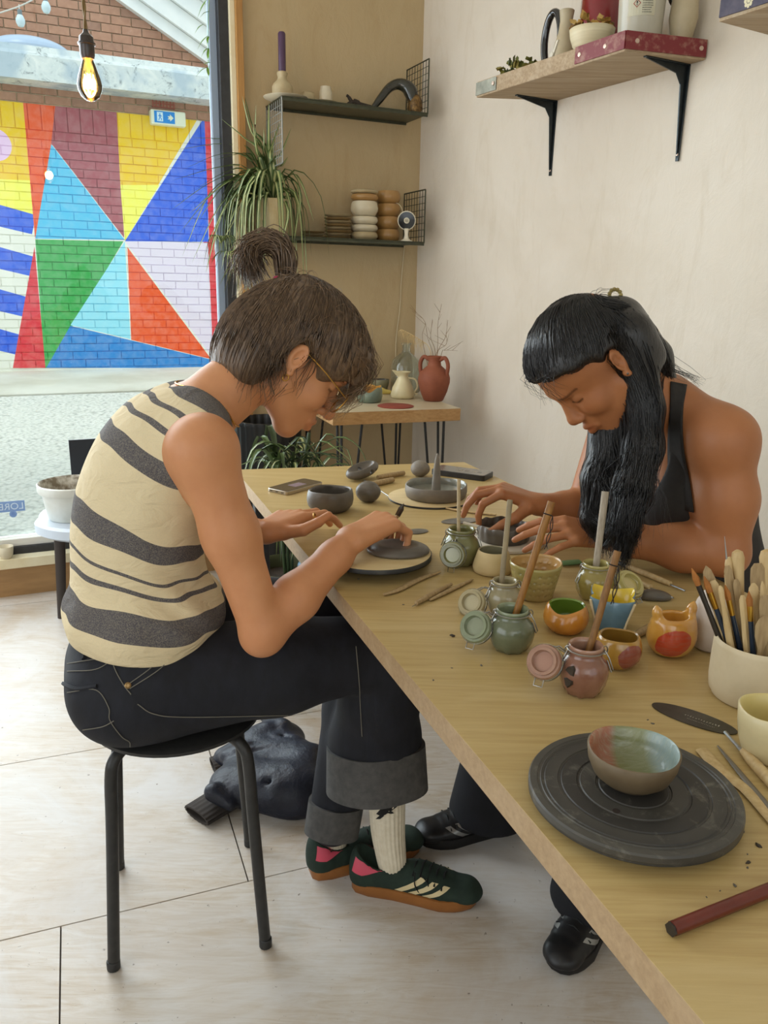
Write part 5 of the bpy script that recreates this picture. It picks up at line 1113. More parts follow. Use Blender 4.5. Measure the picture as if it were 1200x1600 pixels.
# ================================================================== side table in the corner
ZS = .81
sl_, sr_ = atz(520, 645, ZS), atz(720, 638, ZS); su = norm(sr_-sl_); su[2] = 0; sv = V(-su[1], su[0], 0); SL = np.linalg.norm(sr_-sl_)
dmax = min(float(np.dot(CORNER-sl_, FN)), float(np.dot(CORNER-sr_, FN)))-.03
m_sidet = oak('side_table_top', su, (204, 190, 160), (188, 170, 136), (214, 204, 182)); m_sidee = oak('end_grain_band', V(0, 0, 1), (182, 140, 88), (160, 116, 66), (192, 154, 104))
SIDE = thing('side_table', 'small wooden side table on black hairpin legs in the corner', 'table', V(*(sl_+su*SL/2+sv*dmax/2)[:2], 0))
b = MB(); b.par(sl_-V(0, 0, .05), su*SL, sv*dmax, V(0, 0, .0495)); b.build('top_slab', m_sidee, SIDE, smooth=0, bevel=.002)
b = MB(); b.par(sl_-V(0, 0, .0005), su*SL, sv*dmax, V(0, 0, .0005)); b.build('top_veneer', m_sidet, SIDE, smooth=0)
m_hp = mat('hairpin_steel', (34, 32, 30), .5)
for (u, w, sx, sy) in ((.05, .05, 1, 1), (SL-.05, .05, -1, 1), (.05, dmax-.05, 1, -1), (SL-.05, dmax-.05, -1, -1)):
    q = sl_+su*u+sv*w; q[2] = 0; f_ = q-su*sx*.0+V(0, 0, .008)
    b = MB(); top1 = q+su*sx*.085+V(0, 0, ZS-.054); top2 = q+sv*sy*.06+V(0, 0, ZS-.054); top3 = q+V(0, 0, ZS-.054)
    b.tube([top1, f_+su*sx*.004, f_-V(0, 0, .002), f_+sv*sy*.004, top2], .0055, 8); b.tube([top3, f_], .0055, 8); b.build('hairpin_leg', m_hp, SIDE)
    b = MB(); b.par(q-su*sx*.02-sv*sy*.02+V(0, 0, ZS-.0545), su*sx*.13, sv*sy*.10, V(0, 0, .004)); b.build('mount_plate', m_hp, SIDE, smooth=0)
def st(x, y): return atz(x, y, ZS)
m_terra = mat('terracotta', (142, 80, 54), .7, (124, 66, 44), 9, bump=.15, bscale=40)
TJ, p_, R_2, H_2 = vessel('terracotta_jug', 'terracotta jug with two loop handles and dried grasses', 'jug', 677, 626, 557, 50, [(.55, 0), (.62, .02), (.85, .22), (.99, .42), (1, .52), (.9, .64), (.62, .74), (.42, .8), (.38, .9), (.46, .97), (.48, 1)], m_terra, None, .004, z0=ZS)
PJ, RJ, HJ = p_, R_2, H_2
for (dx_, dy_) in ((-.75, .4), (.7, -.5)):
    e = norm(V(dx_, dy_, 0)); b = MB(); b.tube(spline([PJ+e*RJ*.38+V(0, 0, HJ*.93), PJ+e*RJ*.75+V(0, 0, HJ*.98), PJ+e*RJ*.98+V(0, 0, HJ*.82), PJ+e*RJ*.9+V(0, 0, HJ*.56)]), .0085, 10); b.build('handle', m_terra, TJ)
m_dry = mat('dried_grass', (206, 180, 128), .8); m_twig = mat('twig', (132, 104, 70), .8)
GR = thing('dried_grasses', 'feathery dried grasses and thin twigs standing in the terracotta jug', 'dried plant', PJ+V(0, 0, .02)); rg = np.random.default_rng(6)
b = MB(); pl_ = spline([PJ+V(-.005, 0, HJ*.3), atd(672, 548, depth(PJ)), atd(655, 530, depth(PJ)), atd(628, 515, depth(PJ))], 8); b.tube(pl_, .0014, 5); STEM = b.build('plume_stem', m_dry, GR)
b = MB()
for i in range(70):
    t = rg.uniform(.5, 1.0); o = pl_[min(len(pl_)-1, int(t*len(pl_)))]; d = V(rg.normal()*.35-.25, rg.normal()*.35, -1.0-rg.uniform(0, .6)); l = rg.uniform(.02, .05)*(1.25-t*.7); b.tube([o, o+d*l*.5+V(-.006, 0, .008), o+d*l], [.0009, .0007, .0003], 3, cap=False)
b.build('plume', m_dry, STEM)['kind'] = 'stuff'
for (x, y, x2, y2) in ((690, 475, 684, 540), (715, 548, 690, 552), (700, 500, 684, 550), (640, 480, 660, 530), (697, 520, 682, 552), (676, 500, 680, 550), (665, 505, 676, 552)):
    b = MB(); a_ = PJ+V(rg.uniform(-.01, .01), 0, HJ*.4); e = atd(x, y, depth(PJ)+rg.uniform(-.04, .05)); m_ = atd(x2, y2, depth(PJ)); ps = spline([a_, m_, (m_+e)/2+V(rg.normal()*.012, 0, rg.normal()*.006), e], 5); b.tube(ps, list(np.linspace(.0014, .0006, len(ps))), 4)
    for k in range(3): o = ps[len(ps)//2+2*k+1]; b.tube([o, o+V(rg.normal()*.03, rg.normal()*.01, .02+rg.uniform(0, .02))], [.0008, .0004], 4)
    b.build('twig', m_twig, GR)
WJ, p_, R_2, H_2 = vessel('white_jug', 'cream jug with pouring lip and loop handle, in front of the glass bottle', 'jug', 629, 622, 581, 38, [(.8, 0), (.95, .04), (1, .14), (.86, .4), (.58, .66), (.42, .8), (.44, .9), (.62, 1)], mat('cream_jug', (218, 206, 166), .4, (206, 192, 148), 8, coat=.2), None, .003, lambda r, z, t, R, H: (r*(1+(.5*max(0, math.cos(t-3.3))**4 if z > .85*H else 0)), z+(.06*H*max(0, math.cos(t-3.3))**4 if z > .9*H else 0)), z0=ZS)
b = MB(); b.tube(spline([p_+V(R_2*.4, -.003, H_2*.78), p_+V(R_2*1.0, -.006, H_2*.72), p_+V(R_2*1.2, -.006, H_2*.45), p_+V(R_2*.95, -.004, H_2*.22), p_+V(R_2*1.2, -.006, H_2*.16)]), .004, 8); b.build('handle', MATS['cream_jug'], WJ)
pg = st(633, 612); GBt = thing('glass_bottle', 'clear glass bottle with narrow neck behind the cream jug', 'bottle', pg); Hg = zat(pg, 536)-ZS; Rg = 23/pxm(pg); b = MB(); m_gb = mat('bottle_glass', (226, 230, 220), .02, trans=.95)
b.lathe([(.0001, 0), (Rg*.95, 0), (Rg, .006), (Rg, Hg*.52), (Rg*.9, Hg*.66), (Rg*.5, Hg*.76), (Rg*.28, Hg*.82), (Rg*.26, Hg*.95), (Rg*.36, Hg), (Rg*.2, Hg), (Rg*.2, Hg*.82), (Rg*.8, Hg*.65), (Rg*.93, Hg*.5), (Rg*.93, .01), (.0001, .008)], pg, 40, cap=False); b.build('glass', m_gb, GBt)
vessel('dark_bowl', 'small dark-lined bowl with pale drips behind the blue-green cup', 'bowl', 594, 613, 593, 28, [(.5, 0), (.75, .2), (.95, .7), (1, 1)], mat('olive_bowl', (120, 116, 88), .5), mat('dark_lining', (52, 48, 40), .3, (170, 160, 130), 30, lo=.55, hi=.6, coat=.4), .003, z0=ZS)
vessel('blue_green_cup', 'mottled blue-green cup with a bitten orange rim on the side table', 'cup', 577, 628, 604, 41, [(.75, 0), (.9, .06), (1, .4), (.98, .8), (.92, 1)], mat('mottled_blue_green', (124, 134, 112), .4, (98, 112, 100), 12, coat=.3), mat('orange_lining', (196, 146, 70), .4), .004, lambda r, z, t, R, H: (r*(1+.03*math.sin(3*t)), z-(.3*H*max(0, math.cos(t-4.7))**4 if z > .7*H else 0)+.05*H*math.sin(5*t)*(z > .8*H)), z0=ZS)
p = st(603, 616); fd_ = Field(p-V(.05, .04, .004), p+V(.05, .04, .05), .0025); fd_.cone(p+V(-.012, 0, .012), p+V(.018, 0, .010), .013, .009, 0); fd_.ell(p+V(-.02, 0, .018), (.014, .014, .012), None, .008); fd_.plane(p+V(0, 0, .0005), V(0, 0, -1), .002)
tag(solid('yellow_ornament', fd_, mat('pale_yellow_glaze', (206, 184, 96), .35, (190, 166, 80), 10, coat=.4), base=p), 'small pale yellow clay ornament beside the cream jug', 'ornament')
p = st(618, 635); b = MB(); b.lathe([(.0001, 0), (.072, 0), (.074, .003), (.07, .0045), (.0001, .0045)], p, 40, cap=False); tag(b.build('red_coaster', mat('brick_red_clay', (150, 72, 56), .7, (136, 62, 48), 12), base=p), 'flat round brick-red coaster at the front of the side table', 'coaster')
SG = leafclump('small_succulent', 'low yellow-green succulent at the end of the side table', 'plant', st(535, 628), 46, .055, .06, [mat('succulent_%d' % i, c, .5) for i, c in enumerate(((150, 146, 84), (120, 124, 70), (174, 166, 104)))], 8, lw=.008, ll=.04)

# ================================================================== plants
m_leafG = mat('leaf_green', (92, 112, 66), .4, (72, 94, 50), 12, coat=.2); m_leafC = mat('leaf_cream_stripe', (190, 194, 140), .4, (176, 182, 122), 10, coat=.2); m_leafD = mat('leaf_dark_green', (58, 74, 40), .45, (44, 60, 32), 12)
def leaf(par, P, w, two=True, m1=None, name='leaf', fold=.35, n=9):
    P = spline(P, max(2, n//(len(P)-1))); k = len(P); vs = []; fs = []; mi = []
    for i, p in enumerate(P):
        t = i/(k-1); tn = norm(P[min(i+1, k-1)]-P[max(i-1, 0)]); s = np.cross(tn, V(0, 0, 1)); s = norm(s) if np.linalg.norm(s) > .05 else norm(np.cross(tn, V(.4, .8, .1))); nn = np.cross(s, tn)
        ww = w*(min(1, .45+t*2.2))*max(.03, (1-t)**.55 if t > .5 else (.5**.55)+(1-.5**.55)*1)*(.9)
        vs += [p+s*ww+nn*ww*fold, p+s*ww*.38, p-s*ww*.38, p-s*ww+nn*ww*fold]
    b = MB(); b.v = [tuple(v) for v in vs]
    for i in range(k-1):
        for j in range(3): b.f.append((i*4+j, i*4+j+1, i*4+5+j, i*4+4+j)); b.mi.append(1 if (j == 1 and two) else 0)
    return b.build(name, [m1 or m_leafG, m_leafC], par, smooth=80)
pot0 = ws(A2_, 426, .13); Hp = zat(pot0, 313)-pot0[2]
SPN, PP, RP, HP = vessel('spider_plant_pot', 'cream textured pot on the lower wire shelf, holding the spider plant', 'plant pot', 0, 0, 0, 60, [(.8, 0), (.84, .02), (.92, .5), (1, 1)], mat('textured_cream_pot', (206, 192, 154), .8, (186, 168, 126), 10, (3, 3, 1), .5, 30), None, .005, base=pot0, hgt=Hp)
b = MB(); b.lathe([(.0001, HP*.84), (RP*.88, HP*.84)], PP, 28); b.build('soil', mat('potting_soil', (62, 50, 38), .95, (44, 36, 28), 40), SPN)
SPL = thing('spider_plant', 'large variegated spider plant spilling over the shelf towards the window', 'plant', PP+V(0, 0, HP*.85)); rg = np.random.default_rng(21); ctr = PP+V(0, 0, HP*.85); dC = depth(ctr)
targets = [(375, 127, 395, 200), (345, 185, 380, 215), (300, 215, 360, 220), (272, 235, 350, 225), (285, 265, 350, 240), (270, 282, 340, 262), (265, 330, 330, 285), (285, 400, 330, 300), (300, 410, 345, 320), (300, 300, 350, 270), (440, 185, 425, 230), (455, 200, 440, 240), (450, 245, 440, 260), (470, 330, 465, 290), (490, 345, 470, 285), (460, 375, 465, 320), (400, 165, 400, 220), (412, 200, 412, 240), (335, 250, 380, 240), (310, 345, 350, 290), (325, 380, 360, 310), (322, 425, 345, 340), (340, 330, 370, 290), (355, 360, 380, 300), (440, 380, 450, 330), (395, 190, 402, 240), (430, 205, 425, 250), (378, 150, 392, 205), (295, 335, 345, 292), (280, 365, 335, 300), (420, 160, 420, 220), (370, 230, 395, 250)]
for i, (x, y, mx_, my_) in enumerate(targets):
    d1 = dC+rg.uniform(-.18, -.02); leaf(SPL, [ctr+V(rg.normal()*.012, rg.normal()*.012, 0), atd((mx_+424)/2+rg.normal()*4, (my_+290)/2-12, dC+rg.uniform(-.03, .03)), atd(mx_, my_, (dC+d1)/2), atd(x, y, d1)], rg.uniform(.011, .016), n=14)
for i in range(85):      # drooping inner leaves
    a = rg.uniform(2.2, 4.6) if i % 3 else rg.uniform(0, 6.28); r = rg.uniform(.09, .24); h = rg.uniform(.02, .14); dr = rg.uniform(.10, .34)
    e = V(math.cos(a), -abs(math.sin(a))*.8 if i % 4 else -abs(math.sin(a))*.25, 0)
    leaf(SPL, [ctr, ctr+e*r*.4+V(0, 0, h), ctr+e*r*.85+V(0, 0, h*.5-.03), ctr+e*r+V(0, 0, -dr)], rg.uniform(.009, .013), n=10)
# hanging plantlets below the shelf
RUN = [(362, 405), (345, 380), (378, 430)]
for (x, y) in RUN:
    o = atd(x, y, dC-.1); b = MB(); b.tube(spline([ctr+V(-.03, -.05, .02), ctr+V(-.09, -.10, .03), (ctr+o)/2+V(-.05, -.04, 0), o]), .0016, 5); b.build('runner', m_leafC, SPL)
    for i in range(20): a = rg.uniform(0, 6.28); e = V(math.cos(a), math.sin(a)*.7, 0); r = rg.uniform(.04, .11); leaf(SPL, [o, o+e*r*.5+V(0, 0, .03), o+e*r+V(0, 0, -rg.uniform(.0, .09))], rg.uniform(.004, .006), n=6)
# big leafy plant on the floor behind the table
pot1 = atz(446, 905, .30); 
for _ in range(1): pot1 = atz(446, 893, .34)
fb_ = V(pot1[0], pot1[1], 0)
FPT, PQ, RQ, HQ = vessel('floor_planter', 'tall olive green planter standing on the floor behind the table', 'plant pot', 0, 0, 0, 108, [(.7, 0), (.74, .02), (.9, .5), (1, .97), (1.02, 1)], mat('olive_planter', (82, 84, 52), .6, (70, 72, 44), 8), None, .008, base=fb_, hgt=.36)
b = MB(); b.lathe([(.0001, .32), (RQ*.9, .32)], PQ, 28); b.build('soil', MATS['potting_soil'], FPT)
FPL = thing('leafy_floor_plant', 'bushy strap-leaved plant growing from the olive floor planter', 'plant', PQ+V(0, 0, .33)); c1 = PQ+V(0, 0, .33); zt1 = .86
for i in range(3): b = MB(); tp = c1+V(-.02+.05*i, .02*i, .36+.06*i); b.tube(spline([c1+V(.01*i, 0, -.01), c1+V(.02*i-.01, .01, .15), tp]), .006, 7); b.build('stem', m_leafD, FPL)
for i in range(95):
    a = rg.uniform(0, 6.28); k = i % 3; o = c1+V(-.02+.05*k, .02*k, rg.uniform(.12, .42)); r = rg.uniform(.10, .23); h = rg.uniform(.01, .10); e = V(math.cos(a), math.sin(a)*.8, 0)
    q = o+e*r+V(0, 0, -rg.uniform(-.02, .12))
    if proj(q)[0] < 372: e[0] = abs(e[0])
    leaf(FPL, [o, o+e*r*.45+V(0, 0, h), o+e*r*.8+V(0, 0, h*.6), o+e*r+V(0, 0, -rg.uniform(-.03, .12))], rg.uniform(.007, .013), two=(i % 3 != 0), m1=m_leafD if i % 2 else m_leafG, n=9)
p = c1+V(.09, -.03, .0); fd_ = Field(p-V(.08, .08, .02), p+V(.08, .08, .1), .004); fd_.ell(p+V(0, 0, .03), (.045, .04, .035), None, 0); fd_.ell(p+V(.02, .01, .055), (.03, .02, .02), None, .01); fd_.ell(p+V(-.025, .0, .045), (.02, .03, .018), None, .008)
tag(solid('blue_plastic_bag', fd_, mat('blue_bag', (96, 132, 160), .3, (140, 168, 188), 14, bump=.6, bscale=25), base=p), 'crumpled pale blue plastic bag tucked into the olive planter', 'bag')
# ribbed black bin
pbn = V(*(CORNER+FD*-.60-FN*.20)[:2], 0); 
q = atz(500, 700, .6); pbn = V(q[0]*0+(CORNER-FN*.20+FD*(-.80))[0], (CORNER-FN*.20+FD*(-.80))[1], 0)
b = MB(); b.lathe([(.13, 0), (.135, .01), (.14, .70), (.145, .705), (.145, .72), (.135, .72), (.13, .70), (.125, .05), (.0001, .05)], pbn, 96, wob=lambda r, z, t: (r*(1+.025*math.cos(24*t)), z)); tag(b.build('ribbed_bin', mat('black_ribbed_plastic', (26, 26, 26), .4), base=pbn, smooth=60), 'tall black ribbed bin against the wall beside the side table', 'bin')
# bamboo sprig hanging in front of the window
VN = thing('hanging_sprig', 'thin green sprig of bamboo leaves hanging beside the window frame', 'plant', onfar(326, 10, .12)); m_sprig = mat('bamboo_leaf', (132, 176, 72), .4, (108, 150, 58), 10)
b = MB(); b.tube([onfar(x, y, .12) for x, y in ((331, -45), (326, 10), (325, 60), (327, 100), (326, 122))], .0012, 5); b.build('stem', m_sprig, VN)
for (x0, y0, x1, y1) in ((323, 0, 308, 30), (327, 18, 312, 28), (318, 38, 304, 53), (325, 56, 308, 78), (326, 57, 324, 72), (326, 75, 314, 90), (326, 76, 325, 100), (324, 105, 306, 120), (324, 105, 327, 128), (328, 98, 318, 104)):
    a_, e_ = onfar(x0, y0, .12), onfar(x1, y1, .13); leaf(VN, [a_, (a_+e_)/2+V(0, -.004, .004), e_], .006, two=False, m1=m_sprig, n=6)

# ================================================================== by the window: basin on a plastic table
lf_ = atz(97, 965, 0); tz = zat(lf_, 838)
EL = atz(58, 795, tz+.05); Rt = .235; tc = V(EL[0], EL[1], 0)+RT*V(1, 1, 0)*Rt-FN*.07
PT = thing('plastic_table', 'low white plastic table with dark legs beside the window', 'table', tc); m_ptop = mat('pale_plastic', (206, 216, 226), .4, (196, 206, 218), 6)
b = MB(); b.lathe([(.0001, tz), (Rt*.92, tz), (Rt, tz+.012), (Rt, tz+.045), (Rt*.96, tz+.055), (Rt*.9, tz+.05), (.0001, tz+.05)], V(tc[0], tc[1], 0), 64, cap=False, wob=lambda r, z, t: (r*(1-.07*max(0, math.cos(3*t+2.4))**4), z)); b.build('top', m_ptop, PT)
for (dx_, dy_) in ((lf_[0]-tc[0], lf_[1]-tc[1]), (.13, -.10), (.08, .14), (-.12, .12)):
    q = V(tc[0]+dx_, tc[1]+dy_, 0); b = MB(); b.tube([q, q+V(-dx_*.12, -dy_*.12, tz+.002)], [.016, .021], 12); b.build('leg', mat('dark_leg', (54, 46, 42), .5), PT)
pbs = V(*(tc+V(-.07, -.04, 0))[:2], tz+.0505); s_ = pxm(pbs); m_bas = mat('white_basin', (222, 224, 218), .4, (206, 206, 196), 8); m_spl = mat('clay_splatter', (196, 190, 176), .7, (120, 108, 90), 26, lo=.4, hi=.6)
BS = thing('clay_basin', 'white plastic basin splashed with clay inside, on the low plastic table', 'basin', pbs); hB = zat(pbs+V(-.1, 0, 0), 752)-pbs[2]; Rb2 = 52/s_
b = MB(); b.lathe([(.0001, 0), (Rb2*.72, 0), (Rb2*.76, .006), (Rb2*.9, hB*.75), (Rb2*.98, hB*.76), (Rb2, hB*.8), (Rb2*1.0, hB*.97), (Rb2*.97, hB)], pbs, 48, cap=False); b.build('body', m_bas, BS)
b = MB(); b.lathe([(Rb2*.97, hB), (Rb2*.92, hB*.96), (Rb2*.86, hB*.7), (Rb2*.7, .02), (.0001, .018)], pbs, 48, cap=False); b.build('inside', m_spl, BS)
q = V(*(tc+V(.125, .07, 0))[:2], tz+.0505); hb3 = zat(q, 705)-q[2]; BK = thing('white_bucket', 'white bucket standing beside the clay basin on the plastic table', 'bucket', q); b = MB(); b.lathe([(.0001, 0), (.07, 0), (.074, .01), (.084, hb3*.93), (.09, hb3*.94), (.09, hb3), (.082, hb3), (.078, hb3*.9), (.068, .02), (.0001, .02)], q, 40, cap=False); b.build('body', m_bas, BK)
b = MB(); b.tube([q+V((.092)*math.cos(a), -.03+.092*math.sin(a)*.8, hb3*.9-.05+.04*abs(math.cos(a))) for a in np.linspace(math.pi, 2*math.pi, 14)], .003, 6); b.build('handle', m_wire, BK)
pp_ = onfar(137, 712, .015); wb = 26/pxm(pp_); b = MB(); zp0, zp1 = SILL, pp_[2]+26/pxm(pp_); cpt = V(pp_[0], pp_[1], 0); b.par(cpt-FD*wb+V(0, 0, zp0), FD*wb*3.0, FN*.010, V(0, 0, zp1-zp0)); tag(b.build('black_panel', mat('black_board', (34, 36, 42), .5), base=cpt+V(0, 0, zp0), smooth=0), 'flat black board leaning in the window behind the basin', 'board')
# small dish on the sill and the sticker on the glass
pd = onfar(10, 866, .02); pd[2] = PL0; vessel('sill_dish', 'small pale dish on the window sill', 'dish', 0, 0, 0, 24, [(.6, 0), (.85, .3), (1, 1)], m_plw, None, .003, base=V(*(CORNER+FD*float(np.dot(onfar(10, 866)-CORNER, FD))-FN*.035)[:2], PL0), hgt=.05)
m_stk = mat('sticker_blue', (128, 158, 206), .4); m_stw = mat('sticker_pale', (204, 220, 236), .4)
s0 = onplane(-8, 794, CORNER+FN*.044, FN); STK = thing('window_sticker', 'pale blue sticker with mirrored lettering on the window glass', 'sticker', s0); k_ = 1/pxm(s0)
b = MB(); b.par(s0-FD*43*k_-V(0, 0, 8*k_), FD*86*k_, FN*.0006, V(0, 0, 17*k_)); b.build('blue_band', m_stk, STK, smooth=0)
text_mesh('lettering', 'LOREX', 15*k_, s0-FN*.0008+FD*18*k_, -FD, V(0, 0, 1), m_stw, STK)
b = MB(); b.lathe([(5.5*k_, 0), (5.5*k_, .0008), (3*k_, .0008), (3*k_, 0)], s0+FD*25*k_-V(0, 0, 12*k_), 24, ax=-FN); b.build('round_mark', m_stk, STK)

# ================================================================== pendant bulb
db = 2.16; bt = atd(142, 160, db); bx, by = bt[0], bt[1]; zB, zC, zS = zat(bt, 159), zat(bt, 91), zat(bt, 46)
PB = thing('pendant_lamp', 'amber filament bulb hanging on a twisted cord by the window', 'lamp', V(bx, by, zB)); hb = zC-zB; m_bk = mat('bakelite', (48, 36, 28), .3, coat=.3)
tgl = NT('amber_glass'); tgl.n.remove(tgl.b); a1 = tgl.add('ShaderNodeBsdfTransparent'); a1.inputs[0].default_value = (1.0, .74, .36, 1); a2 = tgl.add('ShaderNodeBsdfGlossy'); a2.inputs['Roughness'].default_value = .03; fr2 = tgl.add('ShaderNodeFresnel'); mx2 = tgl.add('ShaderNodeMixShader')
tgl.link(fr2.outputs[0], mx2.inputs[0]); tgl.link(a1.outputs[0], mx2.inputs[1]); tgl.link(a2.outputs[0], mx2.inputs[2]); tgl.link(mx2.outputs[0], tgl.out.inputs[0])
b = MB(); b.lathe([(.0015, 0), (.012, .003), (.024, hb*.12), (.031, hb*.27), (.0325, hb*.38), (.029, hb*.55), (.021, hb*.78), (.0145, hb*.95), (.013, hb)], V(bx, by, zB), 32, cap=False); b.build('bulb', tgl.m, PB)
tem = NT('glowing_filament'); tem.b.inputs['Emission Color'].default_value = (1, .62, .22, 1); tem.b.inputs['Emission Strength'].default_value = 60; m_fil = tem.m
b = MB(); zf0, zf1 = zB+hb*.3, zB+hb*.62; pts = []
for k in range(8): a = k*math.pi/4; r = .011; pts += [V(bx+r*math.cos(a), by+r*math.sin(a), zf0 if k % 2 else zf1), V(bx+r*math.cos(a+.4), by+r*math.sin(a+.4), zf0 if k % 2 else zf1)]
b.tube(pts, .0016, 6); b.build('filament', m_fil, PB)
b = MB(); b.tube([V(bx, by, zB+hb*.98), V(bx, by, zB+hb*.45)], [.006, .002], 8); b.build('glass_stem', mat('amber_stem', (220, 180, 100), .2), PB)
hs2 = zS-zC; b = MB(); b.lathe([(.0001, -.002), (.0165, -.002), (.019, hs2*.1), (.0195, hs2*.45), (.023, hs2*.47), (.023, hs2*.53), (.0195, hs2*.55), (.018, hs2*.75), (.008, hs2*.88), (.006, hs2), (.0001, hs2)], V(bx, by, zC), 28, cap=False); b.build('socket', m_bk, PB)
for k in range(2): b = MB(); b.tube([V(bx+.0026*math.cos(t*60+k*math.pi), by+.0026*math.sin(t*60+k*math.pi), zS-.004+t) for t in np.linspace(0, CEIL-zS, 150)], .0028, 6); b.build('cord_strand', mat('bronze_flex', (122, 98, 56), .6), PB)
b = MB(); b.lathe([(.0001, CEIL-.03), (.045, CEIL-.03), (.05, CEIL-.001), (.0001, CEIL-.001)], V(bx, by, 0), 28, cap=False); b.build('ceiling_rose', m_bk, PB)
lp = bpy.data.lights.new('bulb_light', 'POINT'); lp.energy = 4; lp.color = (1, .68, .36); lp.shadow_soft_size = .02; lo_ = bpy.data.objects.new('bulb_light', lp); COL.objects.link(lo_); lo_.location = (bx, by, zB+hb*.45)
# ================================================================== outdoors: festoon bulbs and sign
FS = thing('festoon_lights', 'string of pale festoon bulbs outside above the painted wall', 'string light', atd(30, 10, 6.0)); m_fb = mat('frosted_bulb', (206, 226, 232), .2); m_fw = mat('festoon_wire', (214, 214, 206), .5)
def fo_(x, y): return atd(x, y, 6.0)
b = MB(); b.tube(spline([fo_(-60, 40), fo_(0, 20), fo_(32, 9), fo_(60, -6), fo_(110, -40)]), .005, 6); b.build('wire', m_fw, FS)
for (x, y) in ((72, 12), (32, 33), (-20, 60)):
    q = fo_(x, y); wq = fo_(x, 0 if x > 50 else 9+(32-x)*.28); b = MB(); b.tube([q+V(0, 0, .04), V(q[0], q[1], wq[2]+.0)], .004, 6); b.build('drop_wire', m_fw, FS)
    b = MB(); b.lathe([(.0001, -.042), (.02, -.036), (.032, -.012), (.033, .01), (.022, .036), (.014, .044)], q, 20, cap=False); b.build('bulb', m_fb, FS); b = MB(); b.lathe([(.015, .038), (.017, .042), (.016, .075), (.006, .08)], q, 16); b.build('lamp_holder', mat('grey_holder', (120, 132, 136), .5), FS)
qs = onmur(260, 187); k_ = 1/pxm(qs); SG_ = thing('exit_sign', 'white exit sign with running figure and arrow on blue, on the painted wall', 'sign', qs)
m_sw = mat('sign_white', (236, 240, 214), .4); m_sb = mat('sign_blue', (28, 140, 220), .4)
b = MB(); b.par(qs-FD*26*k_-V(0, 0, 10.5*k_), FD*53*k_, -FN*.10, V(0, 0, 21*k_)); b.build('box', m_sw, SG_, smooth=0, bevel=.012)
o = qs-FN*.1005; b = MB(); b.par(o-FD*21*k_-V(0, 0, 8*k_), FD*31*k_, -FN*.002, V(0, 0, 16.5*k_)); b.build('blue_panel', m_sb, SG_, smooth=0)
o = o-FN*.0025
b = MB(); b.prism([(-2.5, 2.2), (1.2, 2.2), (1.2, 5), (6.5, 0), (1.2, -5), (1.2, -2.2), (-2.5, -2.2), (-.5, 0)], o+FD*1.5*k_, FD*k_, V(0, 0, k_), -FN*.002); b.build('arrow', m_sw, SG_, smooth=0)
b = MB(); b.par(o-FD*17*k_-V(0, 0, 6*k_), FD*9*k_, -FN*.001, V(0, 0, 13*k_)); b.build('doorway', mat('sign_pale', (214, 242, 250), .4), SG_, smooth=0)
b = MB(); oo = o-FD*12.5*k_-FN*.0012; b.prism([(.9*math.cos(t), 4.2+.9*math.sin(t)) for t in np.linspace(0, 6.28, 10, endpoint=False)], oo, FD*k_, V(0, 0, k_), -FN*.001)
for poly in ([(-1, 3), (1, 3), (.8, -.5), (-.8, -.5)], [(-.8, -.3), (.3, -.3), (-1.8, -5), (-2.8, -5)], [(-.2, -.3), (.8, -.3), (2.6, -2.5), (2.0, -5), (1.2, -5), (1.4, -2.8)], [(.9, 3), (3, 1.2), (2.6, .6), (.6, 1.9)], [(-.9, 3), (-2.8, 1.4), (-2.3, .8), (-.5, 1.9)]): b.prism(poly, oo, FD*k_, V(0, 0, k_), -FN*.001)
b.build('running_figure', m_sb, SG_, smooth=0)

# ================================================================== jacket dropped on the floor
def fl_(x, y, z=0): return atz(x, y, z)
JK = thing('jacket', 'navy jacket with brown ribbed cuffs crumpled on the floor under the table', 'jacket', fl_(430, 1270))
m_nav = mat('navy_nylon', (20, 23, 34), .5, (32, 37, 52), 7, bump=.7, bscale=14, bdist=.012); m_ribk = mat('brown_rib_knit', (52, 46, 42), .85, (62, 55, 50), 20)
lo_p = fl_(330, 1300); hi_p = fl_(520, 1160); base_ = [fl_(380, 1250), fl_(420, 1255), fl_(460, 1262), fl_(400, 1215), fl_(445, 1210), fl_(480, 1230), fl_(430, 1180)]
allp = np.array(base_); fd_ = Field(np.r_[allp.min(0)[:2]-.16, -.01], np.r_[allp.max(0)[:2]+.16, .26], .005); rg = np.random.default_rng(31)
for i, p in enumerate(base_):
    fd_.ell(p+V(0, 0, .05), (.085, .075, .045+.012*(i % 3)), None, .03)
for i in range(14): p = base_[rg.integers(7)]+V(rg.normal()*.03, rg.normal()*.03, .055+rg.uniform(0, .03)); q = p+V(rg.normal()*.07, rg.normal()*.05, -.02); fd_.cone(p, q, .024, .016, .014)
for i in range(12): p = base_[rg.integers(7)]+V(rg.normal()*.05, rg.normal()*.04, .105+rg.uniform(0, .02)); q = p+V(rg.normal()*.08, rg.normal()*.06, -.03); fd_.cone(p, q, .004, .007, .010, 'sub')
for (x0, y0, x1, y1) in ((455, 1255, 372, 1250), (400, 1190, 352, 1200)): fd_.cone(fl_(x0, y0)+V(0, 0, .045), fl_(x1, y1)+V(0, 0, .03), .05, .032, .03)
fd_.plane(V(0, 0, .001), V(0, 0, -1), .004)
solid('nylon_shell', fd_, m_nav, JK, smooth_it=2)
